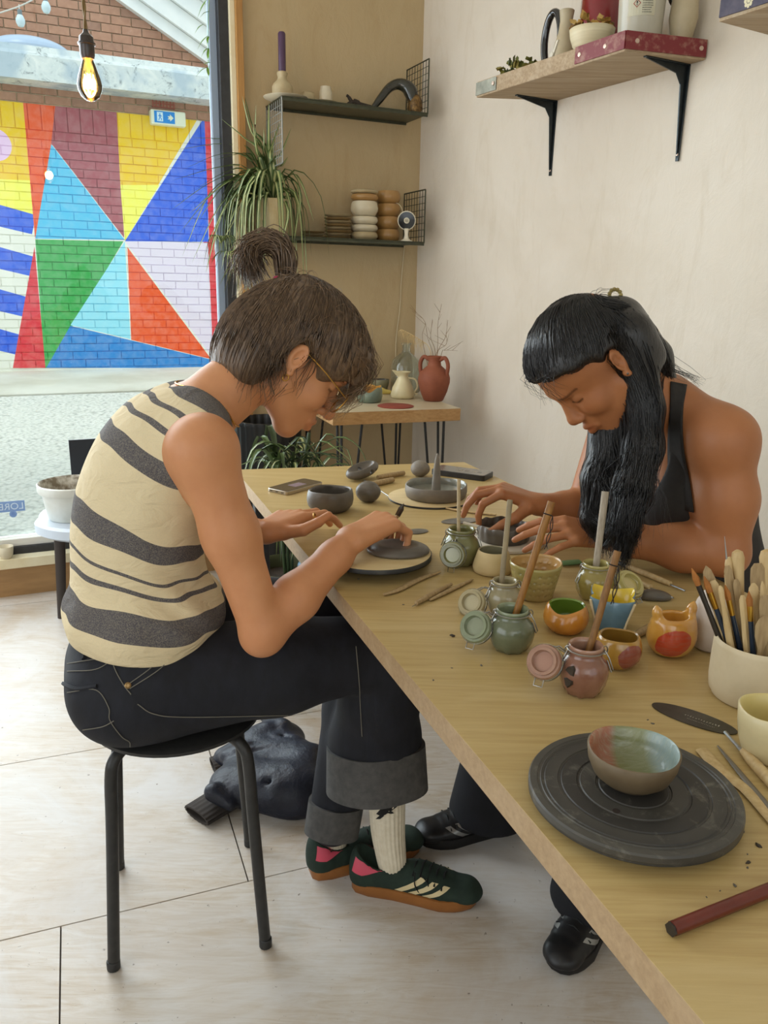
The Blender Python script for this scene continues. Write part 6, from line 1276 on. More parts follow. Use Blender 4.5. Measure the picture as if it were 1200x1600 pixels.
def cuff(x0, y0, x1, y1, w0, w1, hh):
    a, e = fl_(x0, y0)+V(0, 0, hh), fl_(x1, y1)+V(0, 0, hh*.75); u = norm(e-a); s = norm(np.cross(u, V(0, 0, 1))); nn = np.cross(s, u); vs = []; fs = []; n = 72; m_ = 9
    for i in range(m_):
        t = i/(m_-1); o = a+(e-a)*t; w = w0+(w1-w0)*t; h2 = hh*(1-.2*t)*.9
        for k in range(n): an = 2*math.pi*k/n; rp = 1+.045*math.cos(18*an); vs.append(o+s*math.cos(an)*w*rp+nn*math.sin(an)*h2*rp)
    for i in range(m_-1):
        for k in range(n): l = (k+1) % n; fs.append((i*n+k, i*n+l, (i+1)*n+l, (i+1)*n+k))
    # inner surface of the open end
    for i, (t, sc) in enumerate(((1.0, .86), (.75, .82))):
        o = a+(e-a)*t; w = (w0+(w1-w0)*t)*sc; h2 = hh*(1-.2*t)*.9*sc*.8
        for k in range(n): an = 2*math.pi*k/n; vs.append(o+s*math.cos(an)*w+nn*math.sin(an)*h2)
    B0 = (m_-1)*n
    for i in range(2):
        for k in range(n): l = (k+1) % n; fs.append((B0+i*n+k, B0+i*n+l, B0+(i+1)*n+l, B0+(i+1)*n+k))
    b = MB(); b.add(vs, fs); return b.build('ribbed_cuff', m_ribk, JK, smooth=80)
cuff(385, 1238, 307, 1283, .05, .047, .021); cuff(372, 1196, 333, 1206, .036, .034, .024)

# ================================================================== people
def skin_mat(name, c, c2):
    t = NT(name); t.b.inputs['Roughness'].default_value = .48; t.b.inputs['Specular IOR Level'].default_value = .4
    t.b.inputs['Subsurface Weight'].default_value = .12; t.b.inputs['Subsurface Radius'].default_value = (.012, .005, .003); t.b.inputs['Subsurface Scale'].default_value = .4
    v = t.coord('Object'); n = t.noise(v, 9, 5, .6); a = t.add('ShaderNodeAttribute', attribute_name='tint')
    c_ = t.ramp(n, [(.3, lin(c)), (.7, lin(c2))]); t.base(t.mix(1.0, c_, a.outputs['Color'], 'MULTIPLY')); t.bump(t.noise(v, 260, 3), .06, .001); return t.m
def head_frame(O, A, S_, U, k=1.0): return lambda a, s, u: O+(A*a+S_*s+U*u)*k
def add_head(fd, H, fr, k=1.0, nose=1.0):
    A, S_, U = fr; E = lambda c, r, kk=.012, op='add', f=None: fd.ell(H(*c), V(*r)*k, f or fr, kk, op); C = lambda p, q, r1, r2, kk=.012, op='add': fd.cone(H(*p), H(*q), r1*k, r2*k, kk, op)
    E((-.008, 0, .045), (.096, .074, .092), .0); E((.032, 0, .055), (.062, .064, .056), .03); E((.042, 0, -.022), (.054, .054, .068), .025)
    for s in (-1, 1):
        C((.012, .046*s, -.043), (.072, .016*s, -.084), .0225, .0175, .024); E((.066, .034*s, -.016), (.026, .022, .024), .018)
    E((.079, 0, -.087), (.020, .023, .018), .018); E((.074, 0, -.056), (.029, .031, .028), .016)
    C((.086, -.026, .037), (.086, .026, .037), .013, .013, .014)
    for s in (-1, 1): E((.101, .032*s, .016), (.016, .019, .0115), .012, 'sub')
    C((.087, 0, .030), (.087+.029*nose, 0, -.014), .0085, .0115, .010); E((.087+.032*nose, 0, -.019), (.0125, .0120, .0108), .008)
    for s in (-1, 1): E((.104, .0115*s, -.024), (.0095, .0075, .0075), .006); E((.109, .007*s, -.0315), (.004, .003, .003), .002, 'sub')
    for s in (-1, 1): E((.0775, .031*s, .016), (.0125, .0145, .0125), .002)
    E((.090, 0, -.045), (.016, .020, .014), .010)
    for s in (-1, 1):
        C((.108, .0*s, -.0475), (.098, .021*s, -.053), .0062, .0035, .004); C((.106, 0, -.0615), (.097, .020*s, -.0565), .0078, .0035, .005)
    for s in (-1, 1): C((.116, 0, -.0545), (.103, .022*s, -.0548), .0018, .0018, .003, 'sub')
    for s in (-1, 1):
        ea = norm(U*.95-A*.3); eb = norm(A*.75+S_*s*.45); ec = np.cross(ea, eb)
        fd.ell(H(-.006, .076*s, .004), V(.027, .0185, .0062)*k, (ea, eb, norm(ec)), .004)
        fd.ell(H(-.002, .084*s, .008), V(.016, .0095, .0062)*k, (ea, eb, norm(ec)), .003, 'sub'); fd.ell(H(.004, .077*s, -.022), V(.009, .008, .006)*k, None, .005)
def head_tint(O, fr, k, lip, brow):
    A, S_, U = fr
    def fn(P):
        d = (P-O)/k; a, s, u = d@A, d@S_, d@U; c = np.ones((len(P), 3)); near = (np.abs(a) < .16) & (np.abs(s) < .11) & (np.abs(u) < .16)
        w = near*np.exp(-((a-.103)/.012)**2-(s/.018)**2-((u+.0545)/.0085)**2); c = c*(1-w[:, None])+np.array(lip)*w[:, None]
        bu = .036-.10*np.abs(np.abs(s)-.030); w = near*(a > .05)*np.exp(-((u-bu)/.0032)**4)*((np.abs(s) > .012) & (np.abs(s) < .052))*.75; c = c*(1-w[:, None])+np.array(brow)*w[:, None]
        lu = .008+.35*(np.abs(np.abs(s)-.031))**1.0*.4; w = near*(a > .06)*np.exp(-((u-lu)/.0022)**4)*(np.abs(np.abs(s)-.031) < .0145)*.85; c = c*(1-w[:, None])+np.array(brow)*.6*w[:, None]
        w = near*np.exp(-((a-.07)/.03)**2-((np.abs(s)-.04)/.018)**2-((u+.015)/.02)**2)*.35; c = c*(1-w[:, None])+c*np.array([1.0, .84, .80])*w[:, None]
        w = near*np.exp(-((a-.118)/.012)**2-(s/.014)**2-((u+.02)/.012)**2)*.3; c = c*(1-w[:, None])+c*np.array([1.0, .82, .78])*w[:, None]
        return c
    return fn
def hand(fd, W, d, n, ts, curls, sc=1.0, spread=.10, thumb=((.55, .75, .35), (.75, .5, .4), (.9, .25, .4)), r=1.0):
    """W wrist, d towards the knuckles, n out of the palm, ts side of the thumb; curls: (mcp, pip, dip) degrees per finger. Returns finger tips."""
    d = norm(d); n = norm(n-d*np.dot(n, d)); t = norm(np.cross(d, n))*ts; tips = []
    for i, (o, L_) in enumerate(zip((.026, .0085, -.0095, -.0265), (.086, .089, .084, .076))):
        fd.cone(W+t*o*.55*sc, W+(d*L_+t*o)*sc, .0145*sc*r, .0108*sc*r, .012)
    for i, (o, L_, seg) in enumerate(zip((.027, .009, -.010, -.0275), (.088, .092, .086, .077), ((.043, .026, .021), (.047, .030, .022), (.043, .028, .021), (.034, .021, .019)))):
        p = W+(d*L_+t*o)*sc; an = 0; dd = d+t*(spread*(1.3-i)*.7); dd = norm(dd); rr = (.0092, .0094, .0088, .0078)[i]*sc*r; k0 = p
        for j in range(3):
            an += math.radians(curls[i][j]); q = p+(dd*math.cos(an)+n*math.sin(an))*seg[j]*sc
            fd.cone(p, q, rr*(1-.11*j), rr*(1-.11*(j+1)), .0022 if j else .005); p = q
        tips.append(p)
    p = W+(d*.024+t*.026+n*.006)*sc; rr = .0135*sc*r; fd.cone(W+t*.008*sc, p, .017*sc*r, .0145*sc*r, .012)
    for j, (v, l) in enumerate(zip(thumb, (.040, .031, .026))):
        q = p+norm(d*v[0]+t*v[1]+n*v[2])*l*sc; fd.cone(p, q, rr*(1-.15*j), rr*(1-.15*(j+1)), .006 if j == 0 else .003); p = q
    tips.append(p); return tips
def strands(name, parent, curves, r, m, seed=0, jit=.0):
    """hair strands: a bundle of thin tapering fibres; uncountable, one part"""
    n = len(curves); k = max(len(c) for c in curves); C3 = np.array([c if len(c) == k else np.array([np.interp(np.linspace(0, 1, k), np.linspace(0, 1, len(c)), np.array(c)[:, j]) for j in range(3)]).T for c in curves])
    T_ = np.gradient(C3, axis=1); T_ /= np.linalg.norm(T_, axis=2, keepdims=True)+1e-9
    ref = np.array([.31, .22, .92]); A_ = np.cross(T_, ref); A_ /= np.linalg.norm(A_, axis=2, keepdims=True)+1e-9; B_ = np.cross(T_, A_)
    rr = np.asarray(r, float).reshape(-1, 1)*np.ones((n, 1)) if np.ndim(r) else np.full((n, 1), r); tt = np.linspace(0, 1, k)[None, :]; rad = rr*(1-.75*np.maximum(0, tt-.35)/.65)
    ring = [C3+rad[..., None]*(A_*math.cos(a)+B_*math.sin(a)) for a in (0, 2.094, 4.189)]
    Vt = np.stack(ring, 2).reshape(-1, 3); idx = np.arange(n*k*3).reshape(n, k, 3); Fs = []
    for j in range(3): l = (j+1) % 3; Fs.append(np.stack([idx[:, :-1, j], idx[:, :-1, l], idx[:, 1:, l], idx[:, 1:, j]], -1).reshape(-1, 4))
    me, _ = np_mesh(name, Vt, np.concatenate(Fs), ORG[parent.name]); me.materials.append(m); o = link(bpy.data.objects.new(name, me)); o.parent = parent; ORG[o.name] = ORG[parent.name]; o['kind'] = 'stuff'; return o
def hair_mat(name, c, c2, rough=.38):
    t = NT(name); v = t.coord('Object', (60, 60, 9)); n = t.noise(v, 3.0, 4, .7); t.base(t.ramp(n, [(.35, lin(c)), (.68, lin(c2))])); t.b.inputs['Roughness'].default_value = rough; t.b.inputs['Specular IOR Level'].default_value = .55
    t.bump(n, .5, .004); return t.m
class Ctx: pass

# ------------------------------------------------------------------ person in the striped top
PS = V(-.402, 1.417, 0)
def L1(f, s, z): return PS+FB*f+RB*s+V(0, 0, z)
HK = 1.06
O1 = V(-.184, 1.514, 1.139); A1h = norm(V(.684, .182, -.707)); S1h = norm(V(.293, -.956, .037)); S1h = norm(S1h-A1h*np.dot(S1h, A1h)); U1h = np.cross(A1h, S1h); U1h = U1h if U1h[2] > 0 else -U1h
H1 = head_frame(O1, A1h, S1h, U1h, HK)
P1 = thing('person', 'person with brown half-up hair in a striped sleeveless top and dark jeans, bent over clay', 'person', V(PS[0], PS[1], 0))
m_skin1 = skin_mat('warm_skin', (206, 146, 102), (190, 128, 86))
shR, elR, wrR = L1(.052, .155, 1.005), L1(.135, .2, .695), atz(550, 843, .815); shL, elL, wrL = L1(.055, -.16, 1.01), L1(.04, -.27, .80), atz(412, 832, .776)
def torso1(fd, g=0.0, k=.05):
    fd.ell(L1(-.055, 0, .60), (.125+g, .165+g, .10), (FB, RB, V(0, 0, 1)), .0)
    for (f, z, rf, rs, rz) in ((-.055, .70, .108, .140, .11), (-.055, .80, .107, .132, .11), (-.035, .89, .112, .138, .11), (-.002, .97, .102, .145, .09), (.032, 1.02, .078, .130, .062)):
        fd.ell(L1(f, 0, z), (rf+g, rs+g, rz+g), (norm(FB+V(0, 0, -.3)), RB, norm(V(0, 0, 1)+FB*.3)), k)
    for s in (-1, 1): fd.cone(L1(.055, .05*s, 1.045), L1(.055, .135*s, 1.015), .045+g, .046+g, .04)
    fd.ell(L1(.075, .0, .93), (.055+g, .125+g, .06+g), (FB, RB, V(0, 0, 1)), .04)
fd = Field(V(-.66, 1.12, .55), V(.12, 1.84, 1.32), .0027)
torso1(fd)
fd.cone(L1(.06, 0, 1.04), L1(.125, 0, 1.085), .058, .050, .035); fd.cone(L1(.115, 0, 1.085), H1(-.028, 0, -.03), .052, .050, .03)
add_head(fd, H1, (A1h, S1h, U1h), HK)
fd.chain([shR, shR*.55+elR*.45, elR], [.052, .044, .037], .03); fd.ell(shR+V(0, 0, .004)+RB*.006, (.050, .045, .050), (FB, RB, V(0, 0, 1)), .03)
fd.chain([elR, elR*.65+wrR*.35, elR*.2+wrR*.8, wrR], [.038, .041, .030, .0235], .018); fd.ell(elR+V(-.004, 0, -.012), (.028, .028, .028), None, .02)
fd.chain([shL, elL], [.048, .036], .03); fd.chain([elL, elL*.6+wrL*.4, wrL], [.036, .037, .023], .02)
TK1 = atz(631, 787, .858)
tR = hand(fd, wrR, atz(618, 806, .838)-wrR, V(.25, .25, -.93), 1, ((38, 70, 34), (44, 74, 34), (48, 74, 30), (44, 66, 28)), 1.16, .10, ((.8, .5, .5), (.85, .1, .65), (.9, -.2, .5)))
tL = hand(fd, wrL, atz(468, 800, .795)-wrL, V(.1, .1, -1), 1 if np.dot(np.cross(norm(atz(468, 800, .795)-wrL), V(0, 0, -1)), V(0, -1, 0)) > 0 else -1, ((8, 34, 16), (14, 30, 14), (18, 28, 14), (20, 26, 12)), 1.12, .46, ((.40, .92, -.12), (.72, .62, -.30), (.90, .30, -.25)))
BODY1 = solid('body', fd, m_skin1, P1, smooth_it=1, attr={'tint': head_tint(O1, (A1h, S1h, U1h), HK, (.80, .42, .40), (.34, .26, .2))})
# carving tool held in the right hand (a thing of its own)
tl0 = tR[0]*.5+tR[4]*.5; KT = thing('carving_knife', 'small pointed steel carving tool gripped over the clay dish', 'clay tool', tl0); kd = norm(TK1-tl0); b = MB(); b.tube([tl0-kd*.012, TK1-kd*.028], .0036, 8); b.build('handle', m_boxd, KT)
b = MB(); blade(b, [TK1-kd*.03, TK1-kd*.012, TK1], [.0052, .0058, .0006], [.0018, .0014, .0004], np.cross(kd, FW)); b.build('blade', m_rib, KT, smooth=0)

# ---- striped sleeveless top
def stripe_zb(P):
    f = (P-PS)@FB; z = P[:, 2]; tn = np.interp(z, [.64, .72, .86, 1.2], [.10, .22, .56, .64])
    w = .004*np.sin(P[:, 0]*41+P[:, 1]*23)+.003*np.sin(P[:, 2]*57+P[:, 0]*31)+.002*np.sin(P[:, 1]*90)
    return z+(f+.17)*tn+w
t = NT('striped_linen'); a = t.add('ShaderNodeAttribute', attribute_name='zb'); CR, NV = lin((222, 204, 166)), lin((78, 75, 80))
mpv = t.math('DIVIDE', t.math('SUBTRACT', a.outputs['Fac'], .6), .7); bands = ((.700, .752), (.790, .800), (.827, .837), (.880, .926), (1.046, 1.094), (1.134, 1.146), (1.172, 1.184), (1.208, 1.248))
st_ = [(0.0, CR)]
for (a0, a1) in bands: st_ += [((a0-.6)/.7, NV), ((a1-.6)/.7, CR)]
col = t.ramp(mpv, st_, 'CONSTANT'); wv = t.noise(t.coord('Object', (160, 160, 160)), 3, 3, .7); col = t.mix(t.ramp(wv, [(.4, (0, 0, 0, 1)), (.7, (.32, .32, .32, 1))]), col, lin((196, 184, 158))); t.base(col); t.b.inputs['Roughness'].default_value = .85; t.b.inputs['Specular IOR Level'].default_value = .2
fw_ = t.noise(t.coord('Object', (1, 1, 2.2)), 14, 3, .5, 1.4); t.bump(fw_, .55, .012); m_stripe = t.m
fd = Field(V(-.66, 1.14, .58), V(-.10, 1.72, 1.15), .0027)
torso1(fd, .007)
fd.ell(L1(-.045, 0, .685), (.148, .176, .085), (FB, RB, V(0, 0, 1)), .03)                 # loose cloth above the waist
fd.plane(L1(0, 0, .632), V(0, 0, -1)-FB*.10, .004)
for s, sh, el in ((1, shR, elR), (-1, shL, elL)):
    dirn = norm(RB*s); c = sh+dirn*.015+FB*.010; fd.ell(c-V(0, 0, .016)+dirn*.035, (.070, .075, .092), (FB, RB, V(0, 0, 1)), .004, 'sub')
nc = L1(.125, 0, 1.095); fd.ell(nc, (.088, .082, .070), (norm(FB-V(0, 0, .5)), RB, norm(V(0, 0, 1)+FB*.5)), .004, 'sub')
def folds1(P):
    f = (P-PS)@FB; r_ = (P-PS)@RB; z = P[:, 2]; d = np.stack([(f+.04)*FB[0]+r_*RB[0], (f+.04)*FB[1]+r_*RB[1], 0*f], 1); d /= np.linalg.norm(d, axis=1, keepdims=True)+1e-6
    w = np.exp(-((z-.74)/.06)**2); a = .0045*np.sin((z*1.0+f*.9)*85+2*np.sin(r_*20))*w*np.clip((f+.10)/.1, .15, 1)+.002*np.sin(np.arctan2(r_, f+.04)*9+z*14)*np.exp(-((z-.70)/.05)**2)
    return d*a[:, None]
TOP1 = solid('striped_top', fd, m_stripe, P1, smooth_it=2, attr={'zb': stripe_zb}, warp=folds1)

# ---- jeans
m_den = mat('dark_denim', (17, 18, 25), .8, (25, 27, 36), 40, (1, 1, .4), .3, 260, bdist=.001); m_denin = mat('turned_up_denim', (84, 82, 80), .85, (70, 69, 68), 60, bump=.3, bscale=240, bdist=.001); m_stitch = mat('grey_stitching', (112, 108, 98), .8)
hipR, hipL = L1(-.03, .085, .565), L1(-.03, -.085, .565); knR, knL = V(.005, 1.462, .575), V(-.035, 1.625, .60)
ft1a, ft1b = V(-.052, 1.487, 0), V(.214, 1.432, 0); ft2a, ft2b = V(-.150, 1.512, 0), V(.095, 1.610, 0)
anR = ft1a+norm(ft1b-ft1a)*.070+V(0, 0, .13); anL = ft2a+norm(ft2b-ft2a)*.065+V(0, 0, .12)
cuR = knR*.36+anR*.64+V(0, 0, .01); cuL = knL*.30+anL*.70
cR0, cR1 = atd(588, 1226, depth(anR)), atd(586, 1152, depth(anR)-.01); cuL = atd(523, 1262, depth(anL)-.02); anL = V(anL[0], anL[1], .08)
fd = Field(V(-.66, 1.12, .06), V(.20, 1.86, .73), .0036)
fd.ell(L1(-.065, 0, .56), (.135, .175, .105), (FB, RB, V(0, 0, 1)), 0); fd.ell(L1(-.06, 0, .625), (.118, .152, .065), (FB, RB, V(0, 0, 1)), .03)
for s, hp, kn in ((1, hipR, knR), (-1, hipL, knL)):
    fd.chain([hp+V(0, 0, .002), hp*.5+kn*.5+V(0, 0, .004), kn], [.102, .090, .070], .035); fd.ell(hp-FB*.075+V(0, 0, -.012), (.085, .085, .085), None, .04)
fd.chain([knR, knR*.5+cR1*.5, cR1, cR0], [.071, .082, .096, .100], .02)
for i in range(6): p = L1(.03+.018*i, .17-.006*i, .60+.006*i); fd.cone(p, p+FB*(.10)-V(0, 0, .05+.012*i)-RB*.0, .0035, .0045, .010, 'sub')
fd.plane(V(0, 0, SEATZ+.0065), V(0, 0, -1), .0) if False else None
def cutseat(X, Y, Z): return np.maximum(np.maximum(Z-(SEATZ+.007), SEATZ-.16-Z), np.sqrt((X-PS[0])**2+(Y-PS[1])**2)-.205)
fd.func(lambda X, Y, Z: cutseat(X, Y, Z)+0*X+0*Y, 'sub', .006)
dR = norm(cR0-cR1); fd.plane(cR0-dR*.004, dR, .002); dL = norm(cuL-knL); fd.chain([knL, knL*.5+cuL*.5, cuL+dL*.03], [.068, .058, .054], .02)
fd2 = fd
JEANS = solid('jeans', fd, m_den, P1, smooth_it=2)
def ring_band(name, c0, c1, r0, r1, m, par, n=56, th=.005, squash=1.0):
    u = norm(c1-c0); s = norm(np.cross(u, V(0, 1, .2))); w = np.cross(u, s); b = MB(); vs = []; prof = [(0, r0), (1, r1), (1, r1-th), (0, r0-th)]; rg = 0
    for (t_, r) in prof:
        for k in range(n): a = 2*math.pi*k/n; rr = r*(1+.025*math.sin(3*a+1)+.015*math.sin(5*a)); vs.append(c0+(c1-c0)*t_+s*math.cos(a)*rr+w*math.sin(a)*rr*squash)
    fs = []
    for i in range(4):
        j = (i+1) % 4
        for k in range(n): l = (k+1) % n; fs.append((i*n+k, i*n+l, j*n+l, j*n+k))
    b.add(vs, fs); return b.build(name, m, par, smooth=50)
ring_band('turn_up', cR1+dR*.012, cR0+dR*.004, .1045, .1085, m_denin, JEANS, th=.012)
dL = norm(cuL-knL); ring_band('turn_up', cuL-dL*.015, cuL+dL*.056, .061, .060, m_denin, JEANS, th=.010)
# seams, belt loops, pockets: laid on the denim surface
from mathutils.bvhtree import BVHTree
def bvh_of(o): me = o.data; b0 = ORG[o.name]; return BVHTree.FromPolygons([tuple(np.array(v.co)+b0) for v in me.vertices], [tuple(p.vertices) for p in me.polygons])
BJ = bvh_of(JEANS)
def shot(bv, x, y, lift=.0012):
    d = ray(x, y); h = bv.ray_cast(Vector(CAM), Vector(d).normalized()); return None if h[0] is None else np.array(h[0])+np.array(h[1])*lift
def stitch(name, P, r, m, par, bv, n=8):
    pts = []
    for (x, y) in spline([V(p[0], p[1], 0) for p in P], n) and [(q[0], q[1]) for q in spline([V(p[0], p[1], 0) for p in P], n)]:
        q = shot(bv, x, y)
        if q is not None and (not pts or np.linalg.norm(q-pts[-1]) < .06): pts.append(q)
    if len(pts) > 2: b = MB(); b.tube(pts, r, 5); return b.build(name, m, par)
for P in (((105, 1008), (170, 1012), (250, 990)), ((106, 1037), (176, 1026)), ((106, 1049), (150, 1046), (178, 1030)), ((174, 1010), (178, 1040), (192, 1068), (205, 1085)), ((106, 1082), (150, 1078), (170, 1105), (172, 1125), (190, 1150), (203, 1160), (200, 1178)), ((130, 1140), (160, 1135), (178, 1126)), ((197, 1072), (240, 1040), (268, 1008)), ((203, 1076), (250, 1045), (270, 1020)), ((215, 1100), (240, 1115), (290, 1120), (450, 1117)), ((556, 1010), (562, 1080), (566, 1150)), ((200, 1037), (230, 1020), (262, 1004)), ((196, 1008), (208, 1005), (206, 1025), (200, 1030))):
    stitch('seam', P, .0009, m_stitch, JEANS, BJ)
q = shot(BJ, 200, 1071, .001)
if q is not None: b = MB(); b.lathe([(.0055, 0), (.0055, .002), (.0035, .003), (.003, .0015), (.0001, .0015)], q, 16, ax=norm(CAM-q)); b.build('rivet', mat('brass_rivet', (150, 122, 82), .35, metal=.9), JEANS)
stitch('belt_loop', ((133, 975), (134, 1000), (133, 1030)), .0055, m_den, JEANS, BJ)
stitch('pocket_edge', ((100, 1068), (120, 1076), (152, 1072)), .004, m_den, JEANS, BJ)

# ---- socks and trainers
m_sock = None
t = NT('ribbed_white_sock'); v = t.coord('Object'); sxx = t.add('ShaderNodeSeparateXYZ'); t.link(v, sxx.inputs[0]); t.base(t.ramp(t.noise(v, 60, 3), [(.3, lin((222, 212, 190))), (.7, lin((206, 194, 170)))])); t.b.inputs['Roughness'].default_value = .9; m_sock = t.m
def sock(a, fwd, top, r0, name='sock'):
    b = MB(); n = 96; vs = []; fs = []; path = [a+V(0, 0, .018), a+V(0, 0, .075)-fwd*.004, a*.5+(top)*.5+V(0, 0, .02)-fwd*.004, top]; rr = [r0*.55, r0*.78, r0*.90, r0*1.0]; path = spline(path, 6); rr = np.interp(np.linspace(0, 1, len(path)), np.linspace(0, 1, 4), rr); s = V(-fwd[1], fwd[0], 0)
    for p, r in zip(path, rr):
        for k in range(n): an = 2*math.pi*k/n; q = r*(1+.028*math.cos(24*an)); vs.append(p+fwd*math.cos(an)*q*1.1+s*math.sin(an)*q*.92)
    for i in range(len(path)-1):
        for k in range(n): l = (k+1) % n; fs.append((i*n+k, i*n+l, (i+1)*n+l, (i+1)*n+k))
    fs.append(tuple((len(path)-1)*n+k for k in range(n))); b.add(vs, fs); return b.build(name, m_sock, P1, smooth=80)
m_gum = mat('gum_sole', (150, 96, 46), .45, (132, 82, 38), 14); m_sued = mat('dark_green_suede', (30, 44, 36), .85, (38, 54, 44), 30, bump=.25, bscale=200, bdist=.001); m_pinkl = mat('pink_heel_tab', (206, 76, 98), .5); m_crs = mat('cream_stripe', (214, 196, 152), .6); m_lace = mat('black_lace', (18, 20, 20), .8)
def trainer(a, e, par=None, z0=0.0, near=1, ms=None):
    """low trainer from heel point a to toe point e on the floor"""
    par = par or P1; m_s, m_u, m_p, m_c = ms or (m_gum, m_sued, m_pinkl, m_crs)
    u = norm(V(e[0]-a[0], e[1]-a[1], 0)); w = V(-u[1], u[0], 0); Ls = np.linalg.norm(e-a); zz = V(0, 0, 1); o = V(a[0], a[1], z0)
    G = lambda x, y, z: o+u*x*Ls+w*y+zz*(z)
    def half(x): return .001+.042*(np.interp(x, [0, .04, .15, .35, .55, .72, .88, .97, 1.0], [.35, .66, .82, .80, .92, 1.06, .90, .56, .2]))
    sh = link(bpy.data.objects.new('trainer', None)); sh.parent = par; ORG[sh.name] = ORG[par.name]
    xs = np.r_[np.linspace(0, .1, 6), np.linspace(.15, .85, 12), np.linspace(.9, 1, 7)]
    b = MB(); ring = [(x, half(x)) for x in xs]+[(x, -half(x)) for x in xs[::-1]]; n = len(ring)
    lev = [(0, .0, .95), (.004, 0, 1.02), (.014, 0, 1.05), (.026, 0, 1.0), (.028, 0, .9)]
    for (hz, _, sc) in lev:
        for (x, y) in ring: b.v.append(tuple(G(.5+(x-.5)*(1+.02*(sc-1)), y*sc, hz+.012*max(0, x-.8)/.2*.5)))
    for i in range(len(lev)-1):
        for k in range(n): l = (k+1) % n; b.f.append((i*n+k, i*n+l, (i+1)*n+l, (i+1)*n+k)); b.mi.append(0)
    b.f += [tuple(range(n))[::-1], tuple((len(lev)-1)*n+k for k in range(n))]; b.mi += [0, 0]
    b.build('sole', m_s, sh, smooth=45)
    top = lambda x: float(np.interp(x, [0, .06, .2, .35, .45, .55, .7, .85, .95, 1.0], [.086, .090, .076, .068, .075, .078, .062, .050, .042, .028]))
    fdS = Field(np.minimum(G(-.1, -.06, 0), G(1.1, .06, 0)) - V(.06, .06, .0), np.maximum(G(-.1, -.06, 0), G(1.1, .06, 0))+V(.06, .06, .12), .0026)
    for i in range(len(xs)):
        x = xs[i]; hw = half(x)*.93; tz = top(x); cz = .022; fdS.ell(G(np.clip(x, .05, .955), 0, cz+(tz-cz)*.35), (Ls*.055, hw, (tz-cz)*.66), (u, w, zz), .018)
    fdS.plane(G(0, 0, .022), -zz, .002); fdS.ell(G(.235, 0, .096), (Ls*.20, .032, .042), (norm(u-zz*.05), w, zz), .004, 'sub')
    up = solid('upper', fdS, m_u, sh, smooth_it=2); bv = bvh_of(up)
    def on(x, z, sgn, lift=.001):
        q = G(x, sgn*.12, z); h = bv.ray_cast(Vector(q), Vector(-w*sgn)); return None if h[0] is None else np.array(h[0])+w*sgn*lift
    def patch(nm, corners, m, sgn, nu=8, nv=6, lift=.0012):
        vs = []; fs = []
        for i in range(nu+1):
            for j in range(nv+1):
                s_, t_ = i/nu, j/nv; c = [(1-s_)*(1-t_)*corners[0][k]+s_*(1-t_)*corners[1][k]+s_*t_*corners[2][k]+(1-s_)*t_*corners[3][k] for k in (0, 1)]; q = next((h for h in (on(c[0], c[1]-.002*kk, sgn, lift) for kk in range(24)) if h is not None), None)
                if q is None: return None
                vs.append(q)
        for i in range(nu):
            for j in range(nv): a_ = i*(nv+1)+j; fs.append((a_, a_+nv+1, a_+nv+2, a_+1))
        bb = MB(); bb.add(vs, fs); return bb.build(nm, m, sh, smooth=80)
    for sgn in (-1, 1):
        for k in range(3): x0 = .36+.112*k; patch('stripe', ((x0, .031), (x0+.062, .030), (x0+.255-.02*k, .064-.006*k), (x0+.205-.02*k, .067-.006*k)), m_c, sgn)
        patch('heel_tab', ((.012, .058), (.10, .055), (.26, .066), (.035, .088)), m_p, sgn, 10, 8, .0014)
    b = MB()
    for k in range(5): x = .50+.058*k; b.tube([q for q in (on(x, top(x)-.010, -1), G(x+.01, 0, top(x)+.0045), on(x+.02, top(x)-.012, 1)) if q is not None], .0022, 6)
    b.build('laces', m_lace, sh)['kind'] = 'stuff'
    tq = on(.52, .066, -near); 
    if tq is not None: b = MB(); wn = -w*near; b.tube(spline([tq+zz*.012, tq+wn*.010-zz*.012+u*.002, tq+wn*.008-zz*.034+u*.018, tq+wn*.006-zz*.010+u*.03, tq+zz*.008+u*.014], 6), .0014, 5); b.build('lace_loop', m_lace, sh)
    return sh
w1 = V(-(ft1b-ft1a)[1], (ft1b-ft1a)[0], 0)
trainer(ft1a, ft1b); trainer(ft2a, ft2b)
f1d = norm(ft1b-ft1a); f2d = norm(ft2b-ft2a)
SK1 = sock(ft1a+f1d*.088, f1d, atd(604, 1232, depth(anR)), .037); SK2 = sock(ft2a+f2d*.06, f2d, cuL+dL*.0, .034)
# leaping cat emblem on the sock, as a flat knit mark
BS_ = bvh_of(SK1); m_mark = mat('black_knit_mark', (26, 24, 24), .9)
def mark(poly, nm='sock_emblem'):
    vs = [shot(BS_, x, y, .0022) for x, y in poly]
    if any(v is None for v in vs): return
    b = MB(); b.add(vs, [tuple(range(len(vs)))]); b.build(nm, m_mark, SK1, smooth=0)
for poly in (((588, 1271), (594, 1264), (601, 1263), (609, 1261), (616, 1256), (622, 1254), (620, 1260), (611, 1267), (602, 1272), (596, 1275)), ((587, 1279), (596, 1271), (600, 1274), (594, 1279)), ((614, 1258), (625, 1249), (627, 1251), (620, 1260)), ((604, 1269), (610, 1266), (615, 1270), (611, 1271))):
    mark(poly)
